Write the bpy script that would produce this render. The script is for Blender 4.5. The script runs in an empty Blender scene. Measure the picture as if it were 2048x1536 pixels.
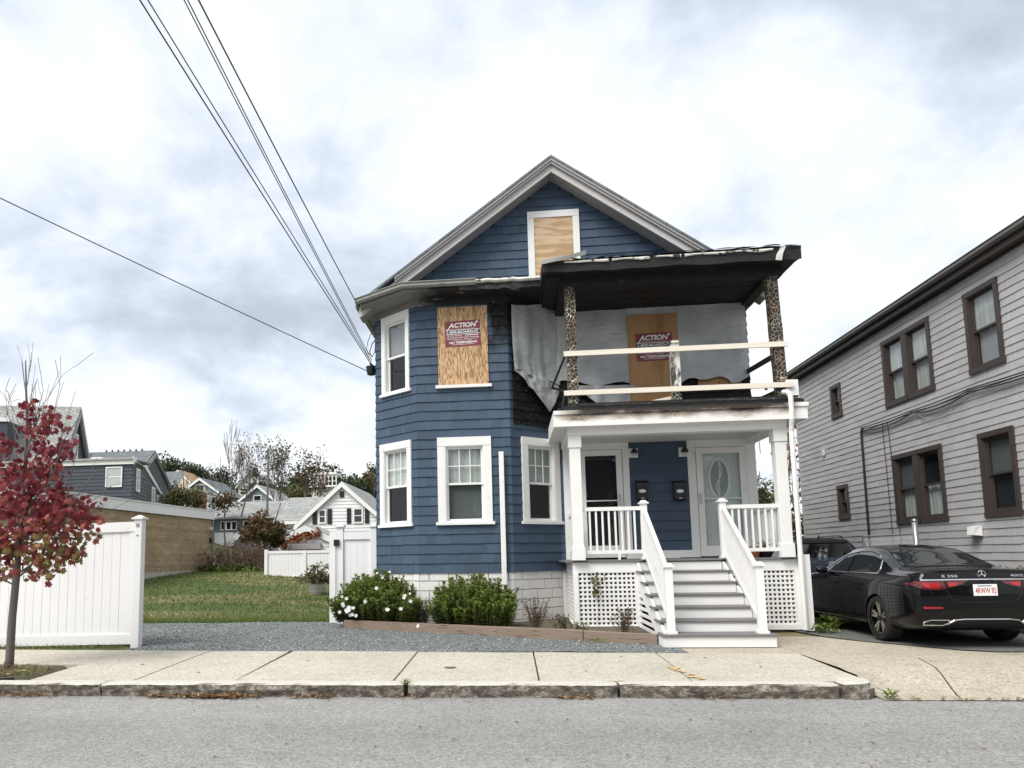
import bpy, bmesh, math, random
from mathutils import Vector, Matrix, noise
from mathutils.bvhtree import BVHTree
R = math.radians
rnd = random.Random(7)
scene = bpy.context.scene
COL = scene.collection

# ------------------------------------------------------------------ camera
EYE = 1.46
cam_d = bpy.data.cameras.new('camera')
cam = bpy.data.objects.new('camera', cam_d)
COL.objects.link(cam)
cam_d.sensor_width = 36.0
cam_d.lens = 1400.0 / 2048.0 * 36.0
cam_d.shift_x = 147.1 / 2048.0
cam_d.shift_y = 191.2 / 2048.0
cam_d.clip_start = 0.1
cam_d.clip_end = 2000
_p, _y, _r = .1101, -.1004, -.0163
_M = (Matrix.Rotation(_r, 3, 'Z') @ Matrix(((1, 0, 0), (0, math.cos(_p), math.sin(_p)), (0, -math.sin(_p), math.cos(_p))))
      @ Matrix(((1, 0, 0), (0, 0, -1), (0, 1, 0))) @ Matrix.Rotation(_y, 3, 'Z'))
_right, _down, _fwd = _M[0], _M[1], _M[2]
_rot = Matrix((_right, -_down, -_fwd)).transposed()
cam.matrix_world = Matrix.Translation((0, 0, EYE)) @ _rot.to_4x4()
scene.camera = cam

# ------------------------------------------------------------------ view / exposure
scene.view_settings.view_transform = 'Standard'
scene.view_settings.look = 'None'
scene.view_settings.gamma = 1.0
scene.view_settings.exposure = 0.93
scene.view_settings.use_curve_mapping = False

# ------------------------------------------------------------------ node helpers
def nd(nt, typ, props=None, **ins):
    n = nt.nodes.new(typ)
    for k, v in (props or {}).items():
        setattr(n, k, v)
    for k, v in ins.items():
        k = k.replace('_', ' ')
        if k.startswith('i') and k[1:].isdigit():
            s = n.inputs[int(k[1:])]
        else:
            s = n.inputs[k]
        if isinstance(v, bpy.types.NodeSocket):
            nt.links.new(v, s)
        elif isinstance(v, bpy.types.Node):
            nt.links.new(v.outputs[0], s)
        else:
            if s.type == 'RGBA' and not hasattr(v, '__len__'):
                v = (v, v, v, 1)
            elif s.type == 'RGBA' and len(v) == 3:
                v = (*v, 1)
            s.default_value = v
    return n

def mth(nt, op, a, b=None, c=None, clamp=False):
    ins = {'i0': a}
    if b is not None: ins['i1'] = b
    if c is not None: ins['i2'] = c
    n = nd(nt, 'ShaderNodeMath', {'operation': op, 'use_clamp': clamp}, **ins)
    return n.outputs[0]

def sstep(nt, v, lo, hi):
    n = nd(nt, 'ShaderNodeMapRange', {'interpolation_type': 'SMOOTHSTEP'}, i0=v, i1=lo, i2=hi, i3=0.0, i4=1.0)
    return n.outputs[0]

def mix(nt, f, a, b, blend='MIX'):
    n = nt.nodes.new('ShaderNodeMix')
    n.data_type = 'RGBA'
    n.blend_type = blend
    for i, v in ((0, f), (6, a), (7, b)):
        s = n.inputs[i]
        if isinstance(v, bpy.types.NodeSocket): nt.links.new(v, s)
        elif isinstance(v, bpy.types.Node): nt.links.new(v.outputs[0], s)
        else:
            if i and not hasattr(v, '__len__'): v = (v, v, v, 1)
            elif i and len(v) == 3: v = (*v, 1)
            s.default_value = v
    return n.outputs[2]

def ramp(nt, f, stops, interp='LINEAR'):
    n = nt.nodes.new('ShaderNodeValToRGB')
    n.color_ramp.interpolation = interp
    el = n.color_ramp.elements
    while len(el) < len(stops): el.new(0.5)
    for e, (p, c) in zip(el, stops):
        e.position = p
        if not hasattr(c, '__len__'): c = (c, c, c)
        e.color = (*c[:3], 1)
    nt.links.new(f, n.inputs[0])
    return n.outputs[0]

def noi(nt, vec, scale, detail=3, rough=.55, dist=0.0):
    return nd(nt, 'ShaderNodeTexNoise', None, Vector=vec, Scale=scale, Detail=detail, Roughness=rough, Distortion=dist).outputs[0]

def scl(nt, vec, s):
    return nd(nt, 'ShaderNodeVectorMath', {'operation': 'MULTIPLY'}, i0=vec, i1=s).outputs[0]

# ------------------------------------------------------------------ world: broken overcast
SUN_EL, SUN_AZ = R(50), R(222)          # azimuth clockwise from +Y
world = bpy.data.worlds.new('World')
scene.world = world
world.use_nodes = True
wn = world.node_tree
wn.nodes.clear()
sky = wn.nodes.new('ShaderNodeTexSky')
sky.sky_type = 'NISHITA'
sky.sun_disc = False
sky.sun_elevation = SUN_EL
sky.sun_rotation = SUN_AZ
sky.air_density = 1.2
sky.dust_density = 2.0
wtc = wn.nodes.new('ShaderNodeTexCoord')
sep = nd(wn, 'ShaderNodeSeparateXYZ', None, Vector=wtc.outputs['Generated'])
zc = mth(wn, 'MAXIMUM', sep.outputs[2], 0.0)
zc = mth(wn, 'ADD', zc, 0.42)
px = mth(wn, 'DIVIDE', sep.outputs[0], zc)
py = mth(wn, 'DIVIDE', sep.outputs[1], zc)
pv = nd(wn, 'ShaderNodeCombineXYZ', None, X=px, Y=py, Z=0.0).outputs[0]
pv = nd(wn, 'ShaderNodeVectorMath', {'operation': 'ADD'}, i0=pv, i1=(9.39620, -29.86406, 0.3)).outputs[0]
big = noi(wn, pv, 1.3, 2, .5, .2)
mid = noi(wn, pv, 3.2, 8, .55, .25)
fine = noi(wn, pv, 11, 5, .6, .3)
cl = mth(wn, 'ADD', mth(wn, 'MULTIPLY', big, .42), mth(wn, 'MULTIPLY', mid, .5))
cl = mth(wn, 'ADD', cl, mth(wn, 'MULTIPLY', fine, .11))
cloud = ramp(wn, cl, [(.36, (.29, .32, .375)), (.41, (.355, .395, .45)), (.455, (.425, .465, .53)), (.49, (.50, .535, .575)), (.53, (.56, .57, .58))], 'B_SPLINE')
skyc = nd(wn, 'ShaderNodeVectorMath', {'operation': 'SCALE'}, i0=sky.outputs[0])
skyc.inputs['Scale'].default_value = 0.10
wcol = mix(wn, 0.94, skyc.outputs[0], cloud)
bg = nd(wn, 'ShaderNodeBackground', None, Color=wcol, Strength=1.0)
wo = wn.nodes.new('ShaderNodeOutputWorld')
wn.links.new(bg.outputs[0], wo.inputs[0])

# ------------------------------------------------------------------ sun behind thin cloud
sun_d = bpy.data.lights.new('sun', 'SUN')
sun_d.energy = 2.0
sun_d.angle = R(32)
sun_d.color = (1.0, .965, .91)
sun = bpy.data.objects.new('sun', sun_d)
COL.objects.link(sun)
_sd = Vector((math.sin(SUN_AZ) * math.cos(SUN_EL), math.cos(SUN_AZ) * math.cos(SUN_EL), math.sin(SUN_EL)))
sun.rotation_euler = (-_sd).to_track_quat('-Z', 'Y').to_euler()

# ------------------------------------------------------------------ materials
def base(name):
    m = bpy.data.materials.new(name)
    m.use_nodes = True
    nt = m.node_tree
    b = nt.nodes['Principled BSDF']
    return m, nt, b

def pos(nt):
    return nd(nt, 'ShaderNodeNewGeometry').outputs['Position']

def objc(nt):
    return nd(nt, 'ShaderNodeTexCoord').outputs['Object']

def link(nt, v, b, name):
    if isinstance(v, bpy.types.NodeSocket): nt.links.new(v, b.inputs[name])
    else: b.inputs[name].default_value = v

def bumpn(nt, b, h, strength=.3, dist=.02):
    n = nd(nt, 'ShaderNodeBump', None, Height=h, Strength=strength, Distance=dist)
    nt.links.new(n.outputs[0], b.inputs['Normal'])

def surf(name, c, rough=.6, var=.12, vs=1.5, fine=.08, fs=40, bump=.15, bs=None, stretch=(1, 1, 1), metal=0, dark=None, spec=.4, tint=False, obj=False):
    """painted / raw surface: large tone drift, fine mottling, small relief"""
    m, nt, b = base(name)
    p = objc(nt) if obj else pos(nt)
    p = scl(nt, p, stretch)
    n1 = noi(nt, p, vs, 4)
    n2 = noi(nt, p, fs, 3)
    k = mth(nt, 'ADD', mth(nt, 'MULTIPLY', mth(nt, 'SUBTRACT', n1, .5), var * 4), mth(nt, 'MULTIPLY', mth(nt, 'SUBTRACT', n2, .5), fine * 4))
    k = mth(nt, 'ADD', k, 1.0)
    if tint:
        at = nd(nt, 'ShaderNodeAttribute', {'attribute_name': 'tint'}).outputs['Fac']
        k = mth(nt, 'MULTIPLY', k, at)
    col = nd(nt, 'ShaderNodeVectorMath', {'operation': 'SCALE'}, i0=c)
    nt.links.new(k, col.inputs['Scale'])
    col = col.outputs[0]
    if dark:
        dc, lo, hi, ds = dark
        f = sstep(nt, noi(nt, p, ds, 6, .65), lo, hi)
        col = mix(nt, f, col, dc)
    link(nt, col, b, 'Base Color')
    b.inputs['Roughness'].default_value = rough
    b.inputs['Metallic'].default_value = metal
    b.inputs['Specular IOR Level'].default_value = spec
    if bump:
        bumpn(nt, b, n2 if not bs else noi(nt, p, bs, 3), bump, .01)
    return m

M = {}
M['white'] = surf('white_paint', (.79, .79, .775), .5, .04, 1.2, .015, 25, .06, dark=((.50, .485, .44), .64, .80, 3.0))
M['vinyl'] = surf('white_vinyl', (.79, .79, .80), .38, .03, .8, .01, 30, .02, dark=((.56, .55, .49), .63, .82, 3.0))
M['trimgrey'] = surf('pale_grey_trim', (.34, .325, .32), .6, .06, 1.5, .03, 30, .1, dark=((.25, .24, .23), .62, .8, 5))
M['lightwood'] = surf('new_lumber', (.76, .70, .60), .75, .05, 3, .05, 30, .1, stretch=(.3, 6, 6), dark=((.38, .28, .19), .68, .74, 6))
M['deckgrey'] = surf('grey_deck_paint', (.17, .165, .165), .55, .06, 2, .04, 40, .1)
M['dark'] = surf('shade_black', (.012, .013, .015), .9, .02, 2, .01, 10, 0)  # near-black: the darkness of rooms and voids is put into the colour
M['black'] = surf('black_metal', (.012, .012, .013), .38, .03, 5, .02, 50, .05, spec=.5)
M['brown'] = surf('brown_trim', (.055, .043, .038), .5, .07, 3, .05, 40, .1)
M['rubber'] = surf('rubber', (.012, .012, .013), .75, .04, 4, .03, 40, .1)
M['chrome'] = surf('bright_metal', (.75, .75, .76), .14, .02, 2, .01, 20, 0, metal=1)
M['steel'] = surf('galvanised_steel', (.45, .47, .48), .42, .1, 3, .05, 30, .05, metal=.8)
M['redplastic'] = surf('red_sign', (.23, .045, .05), .5, .05, 3, .02, 30, .03)
M['ink'] = surf('white_ink', (.80, .80, .79), .6, .02, 3, .01, 30, 0)
M['inkblk'] = surf('black_ink', (.03, .032, .035), .6, .02, 3, .01, 30, 0)
M['inkred'] = surf('red_ink', (.42, .03, .035), .6, .02, 3, .01, 30, 0)
M['shade'] = surf('window_shade', (.35, .35, .37), .8, .05, 2, .02, 40, .05)
M['blind'] = surf('pale_curtain', (.42, .44, .42), .9, .10, 4, .05, 30, .1, stretch=(5, 5, .4))
M['screen'] = surf('insect_screen', (.10, .115, .11), .8, .05, 3, .03, 60, .05)
M['lace'] = surf('lace_curtain', (.55, .57, .55), .9, .16, 10, .10, 40, .1)
M['rustbrick'] = surf('chimney_brick', (.25, .115, .075), .85, .1, 3, .06, 20, .2)

def glass_mat(name, tint=(.9, .93, .93), refl=.10):
    m = bpy.data.materials.new(name)
    m.use_nodes = True
    nt = m.node_tree
    nt.nodes.clear()
    fc = nd(nt, 'ShaderNodeLayerWeight', None, Blend=.5).outputs['Facing']
    f = mth(nt, 'ADD', mth(nt, 'MULTIPLY', mth(nt, 'POWER', fc, 4.0), .85), refl, clamp=True)
    t = nd(nt, 'ShaderNodeBsdfTransparent', None, Color=tint)
    wob = noi(nt, pos(nt), 2.2, 2)
    bp = nd(nt, 'ShaderNodeBump', None, Height=wob, Strength=.06, Distance=.05)
    g = nd(nt, 'ShaderNodeBsdfGlossy', None, Roughness=.03, Color=(.95, .97, 1.0), Normal=bp.outputs[0])
    s = nd(nt, 'ShaderNodeMixShader', None, i0=f, i1=t.outputs[0], i2=g.outputs[0])
    o = nt.nodes.new('ShaderNodeOutputMaterial')
    nt.links.new(s.outputs[0], o.inputs[0])
    return m
M['glass'] = glass_mat('window_glass', refl=.045)
M['tinted'] = glass_mat('tinted_glass', (.12, .13, .13), .06)

# blue painted shingles, scorched near the burnt porch
def blue_shingles():
    m, nt, b = base('blue_painted_shingle')
    p = pos(nt)
    s = nd(nt, 'ShaderNodeSeparateXYZ', None, Vector=p)
    X, Y, Z = s.outputs
    at = nd(nt, 'ShaderNodeAttribute', {'attribute_name': 'tint'}).outputs['Fac']
    n1 = noi(nt, p, .9, 4)
    grain = noi(nt, scl(nt, p, (26, 26, 1.6)), 1.0, 4, .6)
    k = mth(nt, 'MULTIPLY', at, mth(nt, 'ADD', .72, mth(nt, 'ADD', mth(nt, 'MULTIPLY', n1, .28), mth(nt, 'MULTIPLY', grain, .28))))
    col = nd(nt, 'ShaderNodeVectorMath', {'operation': 'SCALE'}, i0=(.052, .082, .126))
    nt.links.new(k, col.inputs['Scale'])
    # slightly chalked towards pale where the sun-bleached grain is worn
    worn = sstep(nt, noi(nt, scl(nt, p, (9, 9, 1.2)), 1.0, 5, .7), .60, .78)
    colw = mix(nt, mth(nt, 'MULTIPLY', worn, .35), col.outputs[0], (.13, .165, .21))
    nb = noi(nt, p, 1.6, 6, .65)
    nz = mth(nt, 'MULTIPLY', mth(nt, 'SUBTRACT', nb, .5), 1.3)
    # burn on the facet beside the porch
    a = mth(nt, 'MULTIPLY', sstep(nt, X, .10, .15), sstep(nt, mth(nt, 'ADD', Z, mth(nt, 'MULTIPLY', nz, .18)), 4.06, 4.16))
    a = mth(nt, 'MULTIPLY', a, mth(nt, 'SUBTRACT', 1.0, sstep(nt, Y, 14.94, 14.96)))
    # burn at the top right of the flat face
    c = mth(nt, 'MULTIPLY', sstep(nt, mth(nt, 'ADD', X, mth(nt, 'MULTIPLY', nz, .5)), -.42, -.30), sstep(nt, mth(nt, 'ADD', Z, mth(nt, 'MULTIPLY', nz, 1.4)), 5.35, 6.1))
    c = mth(nt, 'MULTIPLY', c, mth(nt, 'SUBTRACT', 1.0, sstep(nt, Z, 6.92, 6.98)))
    # burn on the upper porch wall
    d = mth(nt, 'MULTIPLY', mth(nt, 'MULTIPLY', sstep(nt, Y, 14.9, 14.95), sstep(nt, X, 1.0, 1.04)), sstep(nt, Z, 4.1, 4.2))
    d = mth(nt, 'MULTIPLY', d, mth(nt, 'SUBTRACT', 1.0, sstep(nt, Z, 6.9, 7.0)))
    f = mth(nt, 'MAXIMUM', mth(nt, 'MAXIMUM', a, c), d)
    ch = noi(nt, scl(nt, p, (10, 10, 22)), 1.0, 6, .7)
    char = ramp(nt, ch, [(.40, .003), (.54, .008), (.64, .04), (.76, .17)])
    link(nt, mix(nt, f, colw, char), b, 'Base Color')
    link(nt, mth(nt, 'ADD', .55, mth(nt, 'MULTIPLY', f, .2)), b, 'Roughness')
    b.inputs['Specular IOR Level'].default_value = .3
    h = mth(nt, 'ADD', mth(nt, 'MULTIPLY', grain, .5), mth(nt, 'MULTIPLY', mth(nt, 'MULTIPLY', ch, f), 2.0))
    bumpn(nt, b, h, .35, .01)
    return m
M['blue'] = blue_shingles()
M['sheath'] = surf('old_sheathing', (.02, .025, .035), .9, .05, 2, .03, 20, 0)

def charred(name='charred_timber', lo=.004, hi=.09):
    m, nt, b = base(name)
    p = pos(nt)
    n = noi(nt, scl(nt, p, (5, 5, 16)), 1.0, 6, .7)
    n2 = noi(nt, p, 2.0, 5, .7)
    col = ramp(nt, mth(nt, 'ADD', mth(nt, 'MULTIPLY', n, .6), mth(nt, 'MULTIPLY', n2, .4)), [(.42, lo), (.56, lo * 2.5), (.66, hi * .4), (.76, hi)])
    link(nt, col, b, 'Base Color')
    b.inputs['Roughness'].default_value = .7
    bumpn(nt, b, n, .6, .03)
    return m
M['char'] = charred()
M['charpale'] = charred('scorched_board', .02, .5)

def alligator(name, sc=19, cell=(.016, .013, .011), crack=(.78, .70, .53), w=.09):
    """paint blistered into scales, pale primer in the cracks"""
    m, nt, b = base(name)
    p = pos(nt)
    wob = nd(nt, 'ShaderNodeTexNoise', None, Vector=p, Scale=9.0, Detail=3.0)
    pp = nd(nt, 'ShaderNodeVectorMath', {'operation': 'MULTIPLY_ADD'}, i0=wob.outputs['Color'], i1=(.05, .05, .05), i2=p).outputs[0]
    pp = scl(nt, pp, (1, 1, .8))
    v = nd(nt, 'ShaderNodeTexVoronoi', {'feature': 'DISTANCE_TO_EDGE'}, Vector=pp, Scale=sc).outputs['Distance']
    thin = mth(nt, 'MULTIPLY', noi(nt, p, 2.3, 4, .6), w * 2)
    f = sstep(nt, mth(nt, 'SUBTRACT', v, thin), -.02, .03)
    pal = mix(nt, sstep(nt, noi(nt, p, 3.0, 3), .42, .62), crack, (.46, .33, .20))
    link(nt, mix(nt, f, pal, cell), b, 'Base Color')
    b.inputs['Roughness'].default_value = .6
    bumpn(nt, b, f, .7, .012)
    return m
M['alligator'] = alligator('blistered_paint', 16, w=.03)

def scorched_white(name, zlo, zhi, x0, x1):
    """white paint, soot and blistering creeping down from the top edge"""
    m, nt, b = base(name)
    p = pos(nt)
    s = nd(nt, 'ShaderNodeSeparateXYZ', None, Vector=p)
    X, Y, Z = s.outputs
    n1 = noi(nt, scl(nt, p, (1.2, 1, 3)), 1.3, 6, .62)
    zz = mth(nt, 'ADD', Z, mth(nt, 'MULTIPLY', mth(nt, 'SUBTRACT', n1, .5), .42))
    f = sstep(nt, zz, zlo, zhi)
    ends = mth(nt, 'MULTIPLY', sstep(nt, mth(nt, 'ADD', X, n1), x0 + .3, x0 + 1.0), mth(nt, 'SUBTRACT', 1.0, sstep(nt, X, x1 - .2, x1 + .15)))
    f = mth(nt, 'MULTIPLY', f, ends)
    v = nd(nt, 'ShaderNodeTexVoronoi', {'feature': 'DISTANCE_TO_EDGE'}, Vector=p, Scale=24.0).outputs['Distance']
    cells = mix(nt, sstep(nt, v, .04, .10), (.60, .47, .30), (.05, .035, .025))
    blis = mth(nt, 'MULTIPLY', sstep(nt, noi(nt, scl(nt, p, (.8, 1, 2)), .9, 3), .5, .58), sstep(nt, zz, zlo + .02, zhi - .02))
    blis = mth(nt, 'MULTIPLY', blis, mth(nt, 'MULTIPLY', ends, mth(nt, 'SUBTRACT', 1.0, sstep(nt, X, 2.9, 3.4))))
    col = mix(nt, f, (.80, .79, .77), (.035, .026, .02))
    halo = mth(nt, 'MULTIPLY', mth(nt, 'MULTIPLY', f, mth(nt, 'SUBTRACT', 1.0, f)), 3.0, clamp=True)
    col = mix(nt, mth(nt, 'MULTIPLY', halo, .5), col, (.46, .36, .24))
    col = mix(nt, blis, col, cells)
    link(nt, col, b, 'Base Color')
    b.inputs['Roughness'].default_value = .55
    bumpn(nt, b, n1, .1, .01)
    return m
M['fascia'] = scorched_white('scorched_white_fascia', 3.89, 4.08, 1.0, 5.15)

def eave_trim():
    """grey-white eave boards, sooted black towards the burnt porch"""
    m, nt, b = base('sooted_eave_trim')
    p = pos(nt)
    s = nd(nt, 'ShaderNodeSeparateXYZ', None, Vector=p)
    n1 = noi(nt, scl(nt, p, (2.2, 2.2, 9)), 1.0, 7, .7)
    f = sstep(nt, mth(nt, 'ADD', s.outputs[0], mth(nt, 'MULTIPLY', mth(nt, 'SUBTRACT', n1, .5), 1.6)), -1.95, -1.35)
    peel = sstep(nt, n1, .60, .70)
    sc = mix(nt, peel, (.012, .012, .013), (.36, .33, .29))
    link(nt, mix(nt, f, (.22, .21, .205), sc), b, 'Base Color')
    b.inputs['Roughness'].default_value = .65
    bumpn(nt, b, n1, .3, .01)
    return m
M['eave'] = eave_trim()

def plywood(name, c1, c2, sc, contrast, vertical=True):
    m, nt, b = base(name)
    p = pos(nt)
    st = (7, 7, 1.0) if vertical else (.9, .9, 6)
    n0 = nd(nt, 'ShaderNodeTexNoise', None, Vector=scl(nt, p, st), Scale=sc, Detail=3.0, Roughness=.5)
    w = mth(nt, 'SINE', mth(nt, 'MULTIPLY', n0.outputs[0], contrast))
    w = mth(nt, 'ADD', mth(nt, 'MULTIPLY', w, .5), .5)
    f2 = noi(nt, scl(nt, p, (90, 90, 6) if vertical else (8, 8, 80)), 1, 3)
    f = mth(nt, 'ADD', mth(nt, 'MULTIPLY', w, .75), mth(nt, 'MULTIPLY', f2, .35))
    col = ramp(nt, f, [(.15, c2), (.5, tuple((a * .6 + d * .4) for a, d in zip(c1, c2))), (.75, c1)])
    kn = nd(nt, 'ShaderNodeTexVoronoi', None, Vector=scl(nt, p, (1, 1, .7)), Scale=3.1).outputs['Distance']
    col = mix(nt, mth(nt, 'SUBTRACT', 1.0, sstep(nt, kn, .045, .075)), col, (.12, .05, .02))
    link(nt, col, b, 'Base Color')
    b.inputs['Roughness'].default_value = .75
    bumpn(nt, b, f, .15, .004)
    return m
M['plyA'] = plywood('plywood_strong_grain', (.62, .42, .235), (.27, .13, .05), 2.3, 34)
M['plyB'] = plywood('plywood_soft_grain', (.60, .44, .28), (.42, .27, .14), .8, 26, False)
M['plyC'] = plywood('plywood_ochre', (.44, .245, .11), (.33, .165, .065), .45, 14)

def tarp_mat():
    m, nt, b = base('grey_plastic_sheet')
    p = pos(nt)
    n = noi(nt, p, 1.4, 4)
    w = noi(nt, scl(nt, p, (2.2, 2.2, 5)), 1.4, 7, .62, 1.2)
    col = ramp(nt, n, [(.3, (.36, .375, .38)), (.7, (.56, .575, .58))])
    link(nt, col, b, 'Base Color')
    b.inputs['Roughness'].default_value = .42
    b.inputs['Subsurface Weight'].default_value = 0
    bumpn(nt, b, w, .7, .06)
    return m
M['tarp'] = tarp_mat()

def roof_shingle(name, c):
    m, nt, b = base(name)
    p = pos(nt)
    br = nd(nt, 'ShaderNodeTexBrick', None, Vector=p, Color1=tuple(x * .8 for x in c), Color2=tuple(min(1, x * 1.2) for x in c), Mortar=tuple(x * .55 for x in c), Scale=1.0)
    br.inputs['Brick Width'].default_value = .3
    br.inputs['Row Height'].default_value = .15
    br.inputs['Mortar Size'].default_value = .012
    n = noi(nt, p, 30, 3)
    n1 = noi(nt, p, 1.2, 4)
    k = mth(nt, 'ADD', .6, mth(nt, 'ADD', mth(nt, 'MULTIPLY', n, .4), mth(nt, 'MULTIPLY', n1, .4)))
    col = nd(nt, 'ShaderNodeVectorMath', {'operation': 'SCALE'}, i0=br.outputs[0])
    nt.links.new(k, col.inputs['Scale'])
    link(nt, col.outputs[0], b, 'Base Color')
    b.inputs['Roughness'].default_value = .95
    bumpn(nt, b, n, .4, .01)
    return m
M['roofgrey'] = roof_shingle('grey_roof_shingle', (.30, .31, .30))
M['roofdark'] = roof_shingle('slate_roof_shingle', (.15, .17, .18))
M['rooftan'] = roof_shingle('tan_roof_shingle', (.42, .28, .16))

def speckle(name, c, c2, c3, fs=55, big=.6, rough=.9, bump=.5, dark=None, tracks=0):
    """aggregate surface: asphalt, concrete, granite"""
    m, nt, b = base(name)
    p = pos(nt)
    v = nd(nt, 'ShaderNodeTexVoronoi', None, Vector=p, Scale=float(fs))
    n = noi(nt, p, fs * .45, 3, .6)
    n1 = noi(nt, p, big, 5, .6)
    n2 = noi(nt, p, big * 7, 4, .6)
    sep_ = nd(nt, 'ShaderNodeSeparateColor', None, Color=v.outputs['Color']).outputs[0]
    col = mix(nt, sstep(nt, sep_, .25, .95), c, c2)
    col = mix(nt, sstep(nt, n, .55, .72), col, c3)
    k = mth(nt, 'ADD', .62, mth(nt, 'ADD', mth(nt, 'MULTIPLY', n1, .46), mth(nt, 'MULTIPLY', n2, .30)))
    if tracks:
        tk = noi(nt, scl(nt, p, (.05, .85, 1)), 1.0, 4, .6)
        k = mth(nt, 'MULTIPLY', k, mth(nt, 'ADD', 1 - tracks * .5, mth(nt, 'MULTIPLY', tk, tracks)))
    sc = nd(nt, 'ShaderNodeVectorMath', {'operation': 'SCALE'}, i0=col)
    nt.links.new(k, sc.inputs['Scale'])
    out = sc.outputs[0]
    if dark:
        f = sstep(nt, noi(nt, p, dark[1], 6, .65), dark[2], dark[3])
        out = mix(nt, f, out, dark[0])
    link(nt, out, b, 'Base Color')
    b.inputs['Roughness'].default_value = rough
    b.inputs['Specular IOR Level'].default_value = .3
    bumpn(nt, b, n, bump, .008)
    return m
M['asphalt'] = speckle('worn_asphalt', (.225, .222, .215), (.34, .335, .325), (.15, .147, .142), 62, .35, dark=((.11, .108, .105), 2.6, .70, .80), tracks=.55)
M['lot'] = speckle('dark_asphalt', (.10, .105, .10), (.17, .17, .16), (.06, .06, .06), 55, .8)
M['concrete'] = speckle('sidewalk_concrete', (.42, .39, .325), (.55, .515, .435), (.27, .245, .20), 48, .7, dark=((.27, .235, .185), 1.7, .62, .78))
M['apron'] = speckle('apron_concrete', (.37, .33, .265), (.50, .45, .365), (.24, .21, .165), 46, .8, dark=((.22, .19, .15), 1.3, .62, .76))
M['granite'] = speckle('granite_kerb', (.40, .38, .34), (.55, .53, .48), (.20, .19, .17), 80, 1.3, bump=.8)
def kerb_face_mat():
    m, nt, b = base('granite_kerb_two_tone')
    p = pos(nt)
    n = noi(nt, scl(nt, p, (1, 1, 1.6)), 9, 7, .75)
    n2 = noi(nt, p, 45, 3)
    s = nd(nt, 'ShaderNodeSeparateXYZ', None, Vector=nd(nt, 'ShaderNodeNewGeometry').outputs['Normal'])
    up = sstep(nt, s.outputs[2], .3, .8)  # up-facing stone takes the paler ramp, the front the darker one
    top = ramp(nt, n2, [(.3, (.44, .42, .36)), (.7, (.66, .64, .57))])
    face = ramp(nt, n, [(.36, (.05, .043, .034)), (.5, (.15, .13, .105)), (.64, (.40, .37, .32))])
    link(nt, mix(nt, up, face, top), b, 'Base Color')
    b.inputs['Roughness'].default_value = .9
    bumpn(nt, b, n, .7, .03)
    return m
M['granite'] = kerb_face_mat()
M['gravel'] = speckle('blue_grey_gravel', (.125, .14, .14), (.22, .235, .23), (.07, .078, .077), 38, .9, bump=1.0)
M['soil'] = speckle('bare_soil', (.085, .07, .05), (.14, .115, .085), (.05, .04, .03), 30, 1.0, bump=.8)
def lawn_mat():
    m, nt, b = base('lawn_ground')
    p = pos(nt)
    s = nd(nt, 'ShaderNodeSeparateXYZ', None, Vector=p)
    n = noi(nt, scl(nt, p, (.35, 1, 1)), .45, 5, .6)
    n2 = noi(nt, p, 9, 4, .7)
    g = ramp(nt, n2, [(.3, (.035, .055, .015)), (.6, (.085, .115, .035)), (.8, (.15, .16, .06))])
    d = ramp(nt, n2, [(.3, (.13, .105, .05)), (.7, (.27, .225, .11))])
    col = mix(nt, sstep(nt, n, .46, .60), g, d)
    link(nt, col, b, 'Base Color')
    b.inputs['Roughness'].default_value = .95
    bumpn(nt, b, n2, .8, .05)
    return m
M['lawn'] = lawn_mat()

def leafmat(name, stops, rough=.5, sub=.0, sc=3.0):
    m, nt, b = base(name)
    at = nd(nt, 'ShaderNodeAttribute', {'attribute_name': 'tint'}).outputs['Fac']
    col = ramp(nt, at, stops)
    b.inputs['Roughness'].default_value = rough
    b.inputs['Specular IOR Level'].default_value = .3
    link(nt, col, b, 'Base Color')
    tr = nd(nt, 'ShaderNodeBsdfTranslucent', None, Color=col)
    ms = nd(nt, 'ShaderNodeMixShader', None, i0=.28, i1=b.outputs[0], i2=tr.outputs[0])
    nt.links.new(ms.outputs[0], nt.nodes['Material Output'].inputs[0])
    return m
M['maple'] = leafmat('maple_leaf', [(.0, (.11, .016, .025)), (.35, (.235, .036, .048)), (.7, (.34, .10, .075)), (.9, (.31, .16, .07)), (1, (.20, .17, .055))])
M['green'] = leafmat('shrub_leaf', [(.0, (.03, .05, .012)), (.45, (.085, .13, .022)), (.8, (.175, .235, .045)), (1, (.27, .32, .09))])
M['evergreen'] = leafmat('dark_leaf', [(.0, (.018, .028, .014)), (.6, (.045, .065, .028)), (1, (.09, .10, .04))])
M['autumn'] = leafmat('autumn_leaf', [(.0, (.035, .03, .012)), (.4, (.08, .06, .022)), (.7, (.14, .075, .03)), (1, (.21, .08, .03))])
M['orange'] = leafmat('orange_leaf', [(.0, (.12, .03, .012)), (.6, (.32, .09, .03)), (1, (.42, .2, .05))])
M['olive'] = leafmat('olive_leaf', [(.0, (.04, .042, .015)), (.6, (.10, .10, .035)), (1, (.22, .17, .06))])
M['brownweed'] = leafmat('dry_weed', [(.0, (.05, .033, .026)), (.6, (.13, .085, .062)), (1, (.26, .20, .13))])
M['grass'] = leafmat('grass_blade', [(.0, (.075, .125, .022)), (.5, (.14, .20, .045)), (.8, (.24, .21, .085)), (1, (.34, .28, .14))])
M['litter'] = leafmat('fallen_leaf', [(.0, (.09, .045, .025)), (.5, (.24, .13, .065)), (1, (.5, .36, .2))])
M['petal'] = leafmat('white_petal', [(.0, (.75, .74, .74)), (1, (.82, .82, .80))])
M['bark'] = surf('grey_bark', (.135, .12, .11), .9, .12, 6, .12, 40, .6, stretch=(1, 1, .4))
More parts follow.
